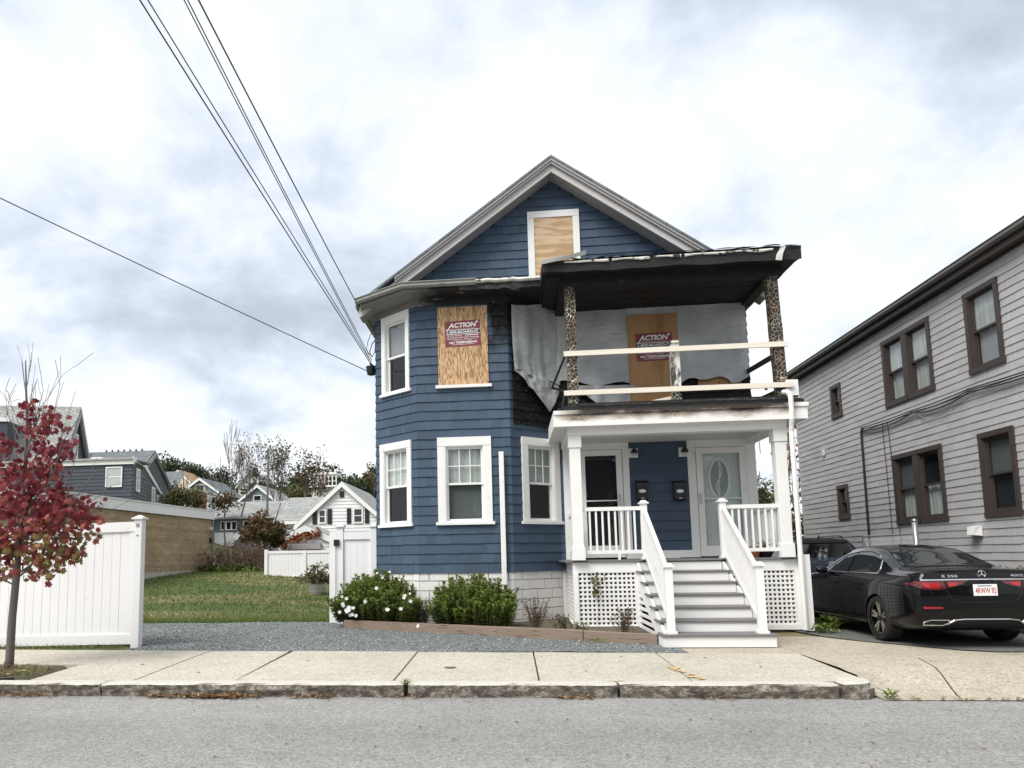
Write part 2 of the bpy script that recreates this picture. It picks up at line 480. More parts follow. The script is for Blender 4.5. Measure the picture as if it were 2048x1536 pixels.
M['twig'] = surf('twig', (.15, .135, .125), .9, .1, 6, .08, 40, 0)
M['brownstem'] = surf('brown_stem', (.10, .07, .05), .9, .1, 6, .08, 40, 0)

# ------------------------------------------------------------------ mesh builder
class MB:
    def __init__(self, fr=None):
        self.v, self.f, self.mi, self.t = [], [], [], []
        self.fr = fr
        self.tint = 1.0
    def add(self, vs, fs, m=0, tint=None):
        o = len(self.v)
        fr = self.fr
        self.v.extend([tuple(fr(*p)) if fr else tuple(p) for p in vs])
        self.t.extend([self.tint if tint is None else tint] * len(vs))
        for f in fs:
            self.f.append(tuple(i + o for i in f)); self.mi.append(m)
        return self
    HEX = [(0, 3, 2, 1), (4, 5, 6, 7), (0, 1, 5, 4), (1, 2, 6, 5), (2, 3, 7, 6), (3, 0, 4, 7)]
    def hexa(self, p, m=0, tint=None):
        return self.add(p, MB.HEX, m, tint)
    def box(self, x0, x1, y0, y1, z0, z1, m=0, tint=None):
        return self.hexa([(x0, y0, z0), (x1, y0, z0), (x1, y1, z0), (x0, y1, z0), (x0, y0, z1), (x1, y0, z1), (x1, y1, z1), (x0, y1, z1)], m, tint)
    def beam(self, a, b, w, h, up=(0, 0, 1), m=0):
        """bar from a to b: w across, h along 'up'"""
        a, b, up = Vector(a), Vector(b), Vector(up)
        d = (b - a).normalized()
        s = d.cross(up)
        if s.length < 1e-5: s = d.cross(Vector((1, 0, 0)))
        s.normalize()
        u = s.cross(d).normalized()
        s, u = s * w / 2, u * h / 2
        return self.hexa([a - s - u, a + s - u, b + s - u, b - s - u, a - s + u, a + s + u, b + s + u, b - s + u], m)
    def prism(self, poly, fn, c0, c1, m=0):
        """poly: 2-D outline; fn(a, b, c) -> point"""
        n = len(poly)
        vs = [fn(a, b, c0) for a, b in poly] + [fn(a, b, c1) for a, b in poly]
        fs = [tuple(range(n)), tuple(range(2 * n - 1, n - 1, -1))] + [(i, i + n, (i + 1) % n + n, (i + 1) % n) for i in range(n)]
        return self.add(vs, fs, m)
    def tube(self, pts, r, n=6, r2=None, m=0, cap=True, tint=None):
        pts = [Vector(p) for p in pts]
        k = len(pts)
        vs, fs = [], []
        ref = Vector((0, 0, 1))
        for i, p in enumerate(pts):
            d = (pts[min(i + 1, k - 1)] - pts[max(i - 1, 0)])
            if d.length < 1e-7: d = Vector((0, 0, 1))
            d.normalize()
            if abs(d.dot(ref)) > .95: ref = Vector((1, 0, 0)) if abs(d.x) < .9 else Vector((0, 1, 0))
            s = d.cross(ref).normalized(); u = s.cross(d)
            rr = r if r2 is None else r + (r2 - r) * i / max(1, k - 1)
            if hasattr(r, '__len__'): rr = r[i]
            for j in range(n):
                a = 2 * math.pi * j / n
                vs.append(p + s * math.cos(a) * rr + u * math.sin(a) * rr)
        for i in range(k - 1):
            for j in range(n):
                fs.append((i * n + j, i * n + (j + 1) % n, (i + 1) * n + (j + 1) % n, (i + 1) * n + j))
        if cap:
            fs.append(tuple(range(n - 1, -1, -1))); fs.append(tuple((k - 1) * n + j for j in range(n)))
        return self.add(vs, fs, m, tint)
    def lathe(self, prof, c, axis='z', n=20, m=0, cap=True):
        """prof: (radius, height)"""
        vs, fs = [], []
        for r, h in prof:
            for j in range(n):
                a = 2 * math.pi * j / n
                q = (r * math.cos(a), r * math.sin(a))
                vs.append({'z': (c[0] + q[0], c[1] + q[1], c[2] + h), 'y': (c[0] + q[0], c[1] + h, c[2] + q[1]), 'x': (c[0] + h, c[1] + q[0], c[2] + q[1])}[axis])
        for i in range(len(prof) - 1):
            for j in range(n):
                fs.append((i * n + j, i * n + (j + 1) % n, (i + 1) * n + (j + 1) % n, (i + 1) * n + j))
        if cap: fs.append(tuple(range(n - 1, -1, -1))); fs.append(tuple((len(prof) - 1) * n + j for j in range(n)))
        return self.add(vs, fs, m)
    def mesh(self, name, mats, off=(0, 0, 0), smooth=False):
        me = bpy.data.meshes.new(name)
        ox, oy, oz = off
        me.from_pydata([(x - ox, y - oy, z - oz) for x, y, z in self.v], [], self.f)
        if not isinstance(mats, (list, tuple)): mats = [mats]
        for m in mats: me.materials.append(m)
        if len(mats) > 1: me.polygons.foreach_set('material_index', self.mi)
        a = me.attributes.new('tint', 'FLOAT', 'POINT')
        a.data.foreach_set('value', self.t)
        if smooth: me.polygons.foreach_set('use_smooth', [True] * len(me.polygons))
        me.update()
        bm = bmesh.new(); bm.from_mesh(me)
        if len(bm.faces) < 6000: bmesh.ops.recalc_face_normals(bm, faces=bm.faces)
        bm.to_mesh(me); bm.free()
        return me

ORG = {}
def put(name, mb, mat, parent=None, smooth=False, local=False, bevel=0):
    """links the collected shapes as ONE mesh object; under a parent the mesh keeps world coordinates unless local"""
    off = (0, 0, 0)
    if parent is not None and not local: off = ORG.get(parent, (0, 0, 0))
    me = mb.mesh(name, mat, off, smooth) if isinstance(mb, MB) else mb
    o = bpy.data.objects.new(name, me)
    COL.objects.link(o)
    if parent is not None:
        o.parent = parent
        ORG[o] = off
    if bevel:
        bv = o.modifiers.new('bevel', 'BEVEL'); bv.width = bevel; bv.segments = 2; bv.limit_method = 'ANGLE'
    return o

def tag(o, label, cat, group=None):
    o['label'] = label; o['category'] = cat
    if group: o['group'] = group
    return o

def thing(name, label, cat, loc=(0, 0, 0), rz=0, group=None):
    o = bpy.data.objects.new(name, None)
    o.empty_display_size = .2
    COL.objects.link(o)
    o.location = loc; o.rotation_euler = (0, 0, rz)
    ORG[o] = tuple(loc)
    return tag(o, label, cat, group)

def struct(o):
    o['kind'] = 'structure'; return o
def stuff(o, label=None, cat=None):
    o['kind'] = 'stuff'
    if label: o['label'] = label; o['category'] = cat
    return o

def copy_tree(o, parent=None):
    c = o.copy(); COL.objects.link(c); c.parent = parent
    for ch in list(o.children): copy_tree(ch, c)
    return c

def text_mb(txt, size, fr, depth=.002, shear=0, bold=0, align='CENTER', width=None, height=None):
    """flat lettering as thin mesh; fr(u, v, w) maps the text plane into the place"""
    cu = bpy.data.curves.new('lettering', 'FONT')
    cu.body = txt; cu.size = size; cu.shear = shear; cu.offset = bold; cu.align_x = align; cu.align_y = 'CENTER'
    cu.resolution_u = 3
    o = bpy.data.objects.new('lettering', cu)
    COL.objects.link(o)
    dg = bpy.context.evaluated_depsgraph_get()
    me = bpy.data.meshes.new_from_object(o.evaluated_get(dg))
    mb = MB()
    vs = [v.co.copy() for v in me.vertices]
    if vs:
        x0, x1 = min(v.x for v in vs), max(v.x for v in vs); y0, y1 = min(v.y for v in vs), max(v.y for v in vs)
        kx = width / (x1 - x0) if width else 1; ky = height / (y1 - y0) if height else 1
        cx, cy = (x0 + x1) / 2, (y0 + y1) / 2
        mb.add([fr((v.x - cx) * kx, (v.y - cy) * ky, depth) for v in vs], [tuple(p.vertices) for p in me.polygons])
    bpy.data.objects.remove(o); bpy.data.curves.remove(cu); bpy.data.meshes.remove(me)
    return mb

def smooth01(t):
    t = max(0., min(1., t)); return t * t * (3 - 2 * t)

# ================================================================== the setting: ground, road, kerb, pavement
def terrain(x, y):
    if y < 10.4: return -.25
    z = -.25 + .27 * smooth01((y - 10.4) / .25)
    lf = smooth01((-x - 3) / 9)
    z += smooth01((y - 15.5) / 19) * (.22 + .72 * lf) * (1 if x < 4 else .5)
    z += smooth01((y - 42) / 115) * 11.5 * (1 - .8 * smooth01((x + 12) / 26))
    z += smooth01((y - 20) / 25) * smooth01((-x - 14) / 14) * 3.0
    return z

def axis(stops):
    out = []
    for (a, b, st) in stops:
        n = max(1, int(round((b - a) / st)))
        out += [a + (b - a) * i / n for i in range(n)]
    out.append(stops[-1][1]); return out
gx = axis([(-420, -60, 40), (-60, -20, 4), (-20, 14, 1.0), (14, 60, 6), (60, 420, 60)])
gy = axis([(-60, 8, 17), (8, 18, .4), (18, 60, 2), (60, 180, 8), (180, 900, 90)])
g = MB()
g.add([(x, y, terrain(x, y)) for y in gy for x in gx],
      [(j * len(gx) + i, j * len(gx) + i + 1, (j + 1) * len(gx) + i + 1, (j + 1) * len(gx) + i) for j in range(len(gy) - 1) for i in range(len(gx) - 1)])
struct(put('ground', g, M['lawn'], smooth=True))

def sheet(name, fn, x0, x1, y0, y1, st, mat):
    xs = axis([(x0, x1, st)]); ys = axis([(y0, y1, st)])
    mb = MB()
    mb.add([fn(x, y) for y in ys for x in xs], [(j * len(xs) + i, j * len(xs) + i + 1, (j + 1) * len(xs) + i + 1, (j + 1) * len(xs) + i) for j in range(len(ys) - 1) for i in range(len(xs) - 1)])
    return put(name, mb, mat, smooth=True)
ROADZ = -.165
struct(sheet('road', lambda x, y: (x, y, ROADZ + .004 * noise.noise((x * .7, y * .7, 0))), -60, 60, -30, 8.42, 1.2, M['asphalt']))

# granite kerb stones
kerb = bpy.data.objects.new('kerb', None); COL.objects.link(kerb); struct(kerb); ORG[kerb] = (0, 0, 0)
def kerb_stone(x0, x1, seed):
    mb = MB()
    n = max(3, int((x1 - x0) / .09))
    prof = [(8.325, -.30), (8.315, -.15), (8.30, -.08), (8.295, -.022), (8.315, -.004), (8.36, .001), (8.43, 0), (8.495, -.002), (8.50, -.2)]
    vs, fs = [], []
    for i in range(n + 1):
        x = x0 + (x1 - x0) * i / n
        e = min(i, n - i)
        rd = {0: .018, 1: .004}.get(e, 0)
        for k, (y, z) in enumerate(prof):
            j = noise.noise((x * 3.1 + seed, k * .8, seed)) * (.022 if k < 4 else .006)
            j2 = noise.noise((x * 9 + seed, k * 1.7, 3.)) * (.008 if k in (3, 4) else .003)
            vs.append((x, y + j + (rd if k < 4 else 0), z + j2 - (rd * .8 if 2 < k < 8 else 0)))
    m = len(prof)
    for i in range(n):
        for k in range(m - 1):
            fs.append((i * m + k, (i + 1) * m + k, (i + 1) * m + k + 1, i * m + k + 1))
    fs.append(tuple(range(m))); fs.append(tuple(n * m + k for k in range(m - 1, -1, -1)))
    mb.add(vs, fs)
    put('kerb_stone', mb, M['granite'], kerb, smooth=False)
for i, (a, b) in enumerate(((-15.5, -12.2), (-12.19, -8.62), (-8.61, -5.035), (-5.02, -1.29), (-1.235, 1.165), (1.195, 3.555))):
    kerb_stone(a, b, i * 3.7)
# rounded end stone beside the driveway
mb = MB()
ol = [(3.60, 8.29), (3.76, 8.285), (3.86, 8.31), (3.94, 8.37), (3.98, 8.47), (3.99, 8.62), (3.95, 8.74), (3.85, 8.80), (3.72, 8.76), (3.62, 8.62), (3.585, 8.45)]
cx_, cy_ = 3.79, 8.53
rings = []
for k, (s, z) in enumerate(((1.0, -.30), (1.02, -.15), (1.0, -.05), (.95, 0), (.82, .018), (.4, .026))):
    rings.append([(cx_ + (x - cx_) * s + .02 * noise.noise((x * 8, y * 8, k)), cy_ + (y - cy_) * s + .02 * noise.noise((x * 8, y * 8, k + 9)), z + .012 * noise.noise((x * 6, y * 6, k * 2.2))) for x, y in ol])
n = len(ol)
mb.add([p for r_ in rings for p in r_], [(k * n + i, k * n + (i + 1) % n, (k + 1) * n + (i + 1) % n, (k + 1) * n + i) for k in range(5) for i in range(n)] + [tuple(5 * n + i for i in range(n))])
put('kerb_stone', mb, M['granite'], kerb)

# pavement slabs
walk = bpy.data.objects.new('sidewalk', None); COL.objects.link(walk); struct(walk); ORG[walk] = (0, 0, 0)
def swz(y): return .05 * (y - 8.5) / 2.4
def backy(x): return 10.95 - .047 * (x + 6.2) if x < 3 else 10.52 - .06 * (x - 3)
def slab(x0, x1, y0a, y1a, y0b, y1b, dz, skew=0, mat='concrete', name='paving_slab'):
    """front edge y0, back edge y1 at the two sides"""
    mb = MB()
    nx, ny = max(2, int((x1 - x0) / .25)), 8
    vs = []
    for j in range(ny + 1):
        for i in range(nx + 1):
            u, w = i / nx, j / ny
            x = x0 + (x1 - x0) * u + skew * w
            ya, yb = y0a + (y0b - y0a) * u, y1a + (y1b - y1a) * u
            y = ya + (yb - ya) * w
            ed = .004 if (i in (0, nx) or j in (0, ny)) else 0
            vs.append((x, y, swz(y) + dz - ed + .0025 * noise.noise((x * 2, y * 2, 1))))
    fs = [(j * (nx + 1) + i, j * (nx + 1) + i + 1, (j + 1) * (nx + 1) + i + 1, (j + 1) * (nx + 1) + i) for j in range(ny) for i in range(nx)]
    rim = [i for i in range(nx + 1)] + [j * (nx + 1) + nx for j in range(1, ny + 1)] + [ny * (nx + 1) + i for i in range(nx - 1, -1, -1)] + [j * (nx + 1) for j in range(ny - 1, 0, -1)]
    o = len(vs)
    vs += [(vs[i][0], vs[i][1], vs[i][2] - .12) for i in rim]
    k = len(rim)
    fs += [(rim[i], rim[(i + 1) % k], o + (i + 1) % k, o + i) for i in range(k)]
    mb.add(vs, fs)
    return put(name, mb, M[mat], walk)
jx = [(-6.12, -5.9, -6.25), (-4.72, -4.62, -4.84), (-3.40, -3.34, -3.48), (-1.44, -1.43, -1.45), (.295, .28, .31), (2.04, 2.02, 2.07), (3.97, 3.97, 3.99)]
for k in range(6):
    a, b = jx[k][0], jx[k + 1][0]
    slab(a + .011, b - .011, 8.508, backy(a), 8.508, backy(b), rnd.uniform(-.006, .004), skew=-.06 if k < 2 else 0)
slab(-9.3, -6.14, 9.75, backy(-9.3), 9.62, backy(-6.1), .0)
slab(-12.6, -9.32, 9.75, backy(-12.6), 9.75, backy(-9.3), -.004)
slab(-12.6, -6.6, 8.508, 8.66, 8.508, 8.60, -.003)
# driveway apron: falls from the pavement to the road
mb = MB()
xs = axis([(3.985, 12, .3)]); ys = axis([(8.24, 10.45, .2)])
def apz(x, y):
    t = smooth01((y - 8.3) / 1.0)
    lip = smooth01((x - 3.98) / .25)
    flat = -.155 + .185 * t
    return flat * lip + (1 - lip) * max(flat, -.155 + .17 * smooth01((y - 8.5) / .3)) + .004 * noise.noise((x, y, 4.))
for band, (xa, xb) in enumerate(((3.985, 5.06), (5.075, 7.3), (7.315, 12))):
    mb = MB()
    xs = axis([(xa, xb, .25)])
    mb.add([(x + (.30 * (y - 9.2) if band == 0 and x > 4.9 else (.30 * (y - 9.2) if band == 1 and x < 5.2 else 0)), y, apz(x, y)) for y in ys for x in xs], [(j * len(xs) + i, j * len(xs) + i + 1, (j + 1) * len(xs) + i + 1, (j + 1) * len(xs) + i) for j in range(len(ys) - 1) for i in range(len(xs) - 1)])
    put('apron_slab', mb, M['apron'], walk)
put('joint_bed', MB().box(-12.6, 3.98, 8.45, 10.5, -.3, -.105), M['soil'], walk)
put('joint_bed', MB().box(-6.1, 3.98, 8.49, 10.45, -.2, -.03), M['soil'], walk)
# yellow spray mark across a slab joint
mb = MB()
for k in range(26):
    t = rnd.random(); x = 2.0 + .14 * t + rnd.gauss(0, .035); y = 9.35 - .8 * t + rnd.gauss(0, .03); w = rnd.uniform(.015, .05)
    mb.add([(x - w, y - w * .6, swz(y) + .0062), (x + w, y - w * .7, swz(y) + .0062), (x + w * .8, y + w * .7, swz(y) + .0066), (x - w * .9, y + w * .6, swz(y) + .0066)], [(0, 1, 2, 3)])
M['yellow'] = surf('faded_yellow_paint', (.55, .40, .20), .9, .1, 3, .1, 30, .1)
put('paint_mark', mb, M['yellow'], walk)

M['stain'] = surf('rust_stain', (.20, .14, .10), .9, .15, 6, .1, 40, .1)
mb = MB()
mb.add([(-.83 + .075 * math.cos(a) * (1 + .25 * math.sin(3 * a)), 9.35 + .07 * math.sin(a) * (1 + .2 * math.cos(2 * a)), swz(9.35) + .006) for a in [k * .42 for k in range(15)]], [tuple(range(15))])
put('stain', mb, M['stain'], walk)
for (x, y) in ((-5.2, 9.6), (-2.9, 9.9), (.9, 9.1), (1.5, 10.2), (3.1, 9.4), (-.1, 10.0), (2.6, 10.1), (-4.1, 9.0)):
    r_ = rnd.uniform(.012, .026)
    put('gum_spot', MB().add([(x + r_ * math.cos(a), y + r_ * math.sin(a), swz(y) + .006) for a in [k * .785 for k in range(8)]], [tuple(range(8))]), M['stain'], walk)

# concrete strip and parking lot beside the house
struct(sheet('driveway', lambda x, y: (x, y, .033 + .006 * noise.noise((x * .9, y * .9, 2.)) - (.02 if y > 12.6 else 0)), 2.32, 7.9, 10.40, 13.1, .3, M['apron']))
mb = MB()
ed = [(4.95, 13.6), (5.15, 12.4), (5.45, 11.75), (5.85, 11.25), (6.25, 10.75), (6.6, 10.52), (14, 10.42)]
vs = []
for (x, y) in ed:
    vs += [(x, y, .047), (x if x < 6.7 else x, 34, .047)]
vs = [(x, y, .047 + .003 * noise.noise((x, y, 8.))) for x, y, z in vs]
mb.add(vs, [(2 * i, 2 * i + 2, 2 * i + 3, 2 * i + 1) for i in range(len(ed) - 1)])
struct(put('parking_lot', mb, M['lot']))

# gravel drive in front of the flower bed
def grz(x, y): return .042 + .018 * noise.noise((x * .8, y * .8, 5.)) + .012 * noise.noise((x * 4, y * 4, 6.))
struct(sheet('gravel_drive', lambda x, y: (x, max(y, backy(x) + .0), grz(x, max(y, backy(x)))), -6.25, 2.5, 10.5, 15.75, .16, M['gravel']))
struct(sheet('gravel_drive', lambda x, y: (x, y, grz(x, y) - .002), -13, -6.2, 11.75, 15.75 , .3, M['gravel']))
mb = MB()
OCT = [(0, 2, 4), (2, 1, 4), (1, 3, 4), (3, 0, 4), (2, 0, 5), (1, 2, 5), (3, 1, 5), (0, 3, 5)]
for k in range(18000):
    x = rnd.uniform(-8.6, 2.4); y = rnd.uniform(10.5, 15.7)
    if y < backy(x) + rnd.uniform(-.03, .12) or (x < -6.2 and y < 11.8): continue
    if x > -3.4 and y > 14.4 - (x + 3.4) * .5105 - .02: continue
    s = rnd.uniform(.007, .02); a = rnd.random() * 6.28; c_, s_ = math.cos(a) * s, math.sin(a) * s; h = s * rnd.uniform(.4, .8); z = grz(x, y) + h * .3
    e = rnd.uniform(.6, 1)
    mb.add([(x + c_, y + s_, z), (x - c_, y - s_, z), (x - s_ * e, y + c_ * e, z + .2 * h), (x + s_ * e, y - c_ * e, z), (x, y, z + h), (x, y, z - h)], OCT, tint=rnd.random())
def stonemat():
    m, nt, b = base('gravel_stones')
    at = nd(nt, 'ShaderNodeAttribute', {'attribute_name': 'tint'}).outputs['Fac']
    link(nt, ramp(nt, at, [(0, (.08, .09, .092)), (.5, (.15, .165, .165)), (.85, (.24, .25, .245)), (.97, (.5, .5, .48))]), b, 'Base Color')
    b.inputs['Roughness'].default_value = .85
    return m
M['stones'] = stonemat()
stuff(put('gravel_stones', mb, M['stones']), 'loose blue grey gravel on the drive before the house', 'gravel')

# flower bed soil behind the timber edging
mb = MB()
pts = []
for i in range(13):
    x = -3.4 + (2.28 + 3.4) * i / 12
    pts.append((x, 14.35 - (x + 3.4) * .5105 + .06))
vs = []
for x, y in pts: vs += [(x, y, .13), (x, 15.3, .17)]
mb.add(vs, [(2 * i, 2 * i + 2, 2 * i + 3, 2 * i + 1) for i in range(12)])
struct(put('flower_bed', mb, M['soil']))

# ================================================================== the blue house
class Wall:
    def __init__(s, o, t, n): s.o, s.t, s.n = Vector((*o, 0)), Vector((*t, 0)).normalized(), Vector((*n, 0)).normalized()
    def __call__(s, a, d, z):
        p = s.o + s.t * a + s.n * d
        return (p.x, p.y, z)
WL = Wall((-1.852, 14.2), (-1.0, .8), (-.8, -1.0))
WC = Wall((-1.852, 14.2), (1, 0), (0, -1))
WR = Wall((.06, 14.2), (1.0, .8), (.8, -1.0))
WM = Wall((0, 15.0), (1, 0), (0, -1))

def siding(W, s0, s1, z0, z1, sp, holes, parent, mat, clip=None, wid=(.12, .34), dout=.025, din=.004, name='siding_course', sheath=True, off=0, plain=False, tv=.07, smat=None):
    """courses of overlapping shingles; each course one object, each shingle its own piece with a joint beside it"""
    sh = MB(W)
    n = int(math.ceil((z1 - z0 - off) / sp)) + (1 if off else 0)
    z = z0 - (sp - off if off else 0)
    for c in range(n):
        za, zb = max(z, z0), min(z + sp, z1)
        zf = z
        z += sp
        if zb - za < .01: continue
        a0, a1 = s0, s1
        if clip:
            r_ = clip(za, zb)
            if not r_: continue
            a0, a1 = max(s0, r_[0]), min(s1, r_[1])
            if a1 - a0 < .05: continue
        rects = [(a0, a1, za, zb)]
        for (h0, h1, hz0, hz1) in holes:
            new = []
            for (p, q, u, v) in rects:
                if h1 <= p or h0 >= q or hz1 <= u or hz0 >= v: new.append((p, q, u, v)); continue
                if p < h0: new.append((p, h0, u, v))
                if h1 < q: new.append((h1, q, u, v))
                if u < hz0: new.append((max(p, h0), min(q, h1), u, hz0))
                if hz1 < v: new.append((max(p, h0), min(q, h1), hz1, v))
            rects = new
        for (p, q, u, v) in rects:
            sh.add([(p, 0, u), (q, 0, u), (q, 0, v), (p, 0, v)], [(0, 1, 2, 3)])
            x = p
            mb = MB(W)
            while x < q - .004:
                w = rnd.uniform(*wid) if not plain else (q - p)
                e = min(q, x + w)
                if q - e < .06: e = q
                gp = .0022 if e < q else 0
                j = rnd.uniform(-.004, .003) if abs(u - zf) < .001 and u > z0 + .01 else 0
                d0 = dout - (dout - din) * (u - zf) / sp + rnd.uniform(-.003, .003); d1 = dout - (dout - din) * (v - zf) / sp
                t = 1 + rnd.gauss(0, tv)
                mb.add([(x, d0, u + j), (e - gp, d0, u + j), (e - gp, d1, v), (x, d1, v), (x, .0, u + j), (e - gp, .0, u + j)],
                       [(0, 1, 2, 3), (4, 5, 1, 0), (0, 3, 4), (1, 5, 2)], tint=t)
                x = e
            if mb.v: put(name, mb, mat, parent)
    if sheath and sh.v: put('sheathing', sh, smat or M['sheath'], parent)

def window(W, s0, s1, z0, z1, parent, cas=.115, head=.15, trim='white', sash='white', grid=None, up='blind', low='screen', sill=.045, sdepth=.075, mid=None, depth=.5, gl='glass', sill_h=.06, label=None, dd=0.0, proud=.05):
    """sash window: casing and sill (the part), sashes, muntins, panes, curtains (its pieces)"""
    mb = MB(W)
    mb.box(s0, s0 + cas, dd, proud, z0 + sill_h, z1 - head)
    mb.box(s1 - cas, s1, dd, proud, z0 + sill_h, z1 - head)
    mb.box(s0, s1, dd, proud + .006, z1 - head, z1)
    w = put('window', mb, M[trim], parent)
    if label: w['label'] = label
    put('sill', MB(W).box(s0 - sill, s1 + sill, dd, sdepth, z0, z0 + sill_h), M[trim], w)
    a, b, c, e = s0 + cas, s1 - cas, z0 + sill_h, z1 - head
    rv = MB(W)
    for (p, q, u, v) in ((a, a + .022, c, e), (b - .022, b, c, e), (a + .022, b - .022, c, c + .022), (a + .022, b - .022, e - .022, e)):
        rv.box(p, q, -.10, proud - .012, u, v)
    put('jamb', rv, M[sash], w)
    a += .022; b -= .022; c += .022; e -= .022
    m = mid if mid is not None else (c + e) / 2
    for (u, v, d, cur, gr) in ((m - .02, e, -.035, up, grid), (c, m + .02, -.07, low, None)):
        sb = MB(W)
        sw = .042
        sb.box(a, a + sw, d - .015, d + .015, u, v); sb.box(b - sw, b, d - .015, d + .015, u, v)
        sb.box(a + sw, b - sw, d - .015, d + .015, u, u + sw); sb.box(a + sw, b - sw, d - .015, d + .015, v - sw, v)
        put('sash', sb, M[sash], w)
        if gr:
            gm = MB(W)
            for i in range(1, gr[0]): x = a + sw + (b - a - 2 * sw) * i / gr[0]; gm.box(x - .009, x + .009, d - .008, d + .012, u + sw, v - sw)
            for i in range(1, gr[1]): x = u + sw + (v - u - 2 * sw) * i / gr[1]; gm.box(a + sw, b - sw, d - .007, d + .011, x - .009, x + .009)
            put('muntin', gm, M[sash], w)
        pn = MB(W); pn.add([(a + sw, d, u + sw), (b - sw, d, u + sw), (b - sw, d, v - sw), (a + sw, d, v - sw)], [(0, 1, 2, 3)])
        put('pane', pn, M[gl], w)
        if cur:
            cu = MB(W)
            k = 16
            vs = []
            for i in range(k + 1):
                x = a + (b - a) * i / k
                dz = d - .06 + (.018 * math.sin(i * 2.1) + .01 * math.sin(i * 5.3) if cur in ('lace', 'blind') else 0)
                vs += [(x, dz, u), (x, dz, v)]
            cu.add(vs, [(2 * i, 2 * i + 2, 2 * i + 3, 2 * i + 1) for i in range(k)])
            put({'shade': 'shade', 'screen': 'screen'}.get(cur, 'curtain'), cu, M[cur], w, smooth=True)
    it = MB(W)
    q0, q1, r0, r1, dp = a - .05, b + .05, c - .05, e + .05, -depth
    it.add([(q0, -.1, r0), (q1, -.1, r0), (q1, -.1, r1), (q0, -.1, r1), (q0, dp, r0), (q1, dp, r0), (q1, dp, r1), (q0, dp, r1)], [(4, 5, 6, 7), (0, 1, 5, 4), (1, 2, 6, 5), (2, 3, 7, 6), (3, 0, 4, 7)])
    put('room', it, M['dark'], w)  # shallow box coloured near-black in place of an unlit room
    return (a - .03, b + .03, c - .03, e + .03)

house = thing('blue_house', 'two storey blue shingled house with fire damaged white porch', 'house', (1.1, 15.0, 0.0))
ZB, SP = 1.135, .196
# windows first: they return the openings the courses leave free
hWL = [window(WL, .165, 1.145, 2.10, 3.90, house, grid=(3, 2), up='lace', low=None, label='ground floor bay window with small panes, on the left facet'),
       window(WL, .19, 1.065, 4.94, 6.72, house, up='shade', low=None, cas=.10, label='upper bay window with grey shade, on the left facet')]
hWC = [window(WC, .41, 1.515, 2.10, 3.90, house, cas=.155, head=.18, grid=(3, 2), up='blind', low='screen', label='wide white ground floor window in the middle of the bay')]
hWR = [window(WR, .26, 1.29, 2.10, 3.90, house, cas=.155, head=.16, grid=(3, 2), up='blind', low=None, label='ground floor window on the bay facet beside the porch')]
board_hole = (.46, 1.50, 4.99, 6.66)
siding(WL, -.010, 1.285, ZB, 6.72, SP, hWL, house, M['blue'])
siding(WC, -.010, 1.922, ZB, 6.72, SP, hWC, house, M['blue'])
siding(WR, -.010, 1.29, ZB, 6.86, SP, hWR, house, M['blue'])
put('sill', MB(WC).box(.40, 1.56, .0, .085, 4.93, 4.99), M['white'], house)
# main wall behind the porch, ground floor, and the scorched upper wall
siding(WM, 1.05, 1.16, ZB, 4.2, SP, [], house, M['blue'])
siding(WM, 2.535, 3.735, 1.52, 3.80, .205, [], house, M['blue'], wid=(.5, 1.3), tv=.03)
siding(WM, 1.05, 5.1, 4.22, 6.72, SP, [(2.7, 3.6, 4.3, 6.4), (4.1, 4.85, 5.0, 6.2)], house, M['blue'])
# gable
def gclip(za, zb):
    z = (za + zb) / 2
    h = (9.80 - z) / .72
    return (1.1 - h, 1.1 + h) if h > .05 else None
siding(WM, -2.95, 5.15, 7.02, 9.78, SP, [(.70, 1.57, 7.70, 8.92)], house, M['blue'], clip=gclip)
gt = MB(WM)
gt.add([(-2.95, -.012, 6.9), (5.15, -.012, 6.9), (1.1, -.012, 9.82)], [(0, 1, 2)])
put('sheathing', gt, M['sheath'], house)
# side and rear walls
WSL = Wall((-2.865, 15.0), (0, 1), (-1, 0)); WSR = Wall((5.10, 15.0), (0, 1), (1, 0))
siding(WSL, 0, 12.2, ZB, 6.9, SP, [], house, M['blue'], wid=(.4, 1.2))
siding(WSR, 0, 12.2, ZB, 6.9, SP, [], house, M['blue'], wid=(.4, 1.2))
put('rear_wall', MB().box(-2.86, 5.09, 27.0, 27.2, 0, 6.9), M['blue'], house)
put('corner_board', MB().box(5.0, 5.105, 14.965, 15.0, 1.36, 3.8), M['white'], house)

# foundation of painted concrete blocks
def blocks(W, s0, s1, z0, z1):
    z = z0; row = 0
    while z < z1 - .02:
        h = min(.196, z1 - z)
        x = s0 - (.2 if row % 2 else 0)
        while x < s1:
            a, b = max(s0, x), min(s1, x + .40)
            if b - a > .03:
                j = rnd.uniform(-.004, .003)
                mb = MB(W)
                g_ = .009
                mb.hexa([(a + g_, -.12, z + g_), (b - g_, -.12, z + g_), (b - g_, j, z + g_), (a + g_, j, z + g_), (a + g_, -.12, z + h - g_), (b - g_, -.12, z + h - g_), (b - g_, j, z + h - g_), (a + g_, j, z + h - g_)])
                put('foundation_block', mb, M['blockpaint'], house)
            x += .40
        z += h; row += 1
    put('mortar', MB(W).box(s0, s1, -.13, -.022, z0, z1), M['mortar'], house)
M['mortar'] = surf('painted_mortar', (.48, .47, .45), .8, .06, 2, .05, 22, .2)
M['blockpaint'] = surf('painted_block', (.74, .73, .71), .7, .06, 1.5, .05, 22, .35, dark=((.5, .48, .44), .64, .8, 3))
for W, a, b in ((WL, 0.0, 1.28), (WC, 0.0, 1.912), (WR, 0.0, 1.29)):
    blocks(W, a, b, .0, 1.15)
put('foundation', MB().box(-2.84, 5.08, 15.02, 27, -.1, 1.14), M['blockpaint'], house)

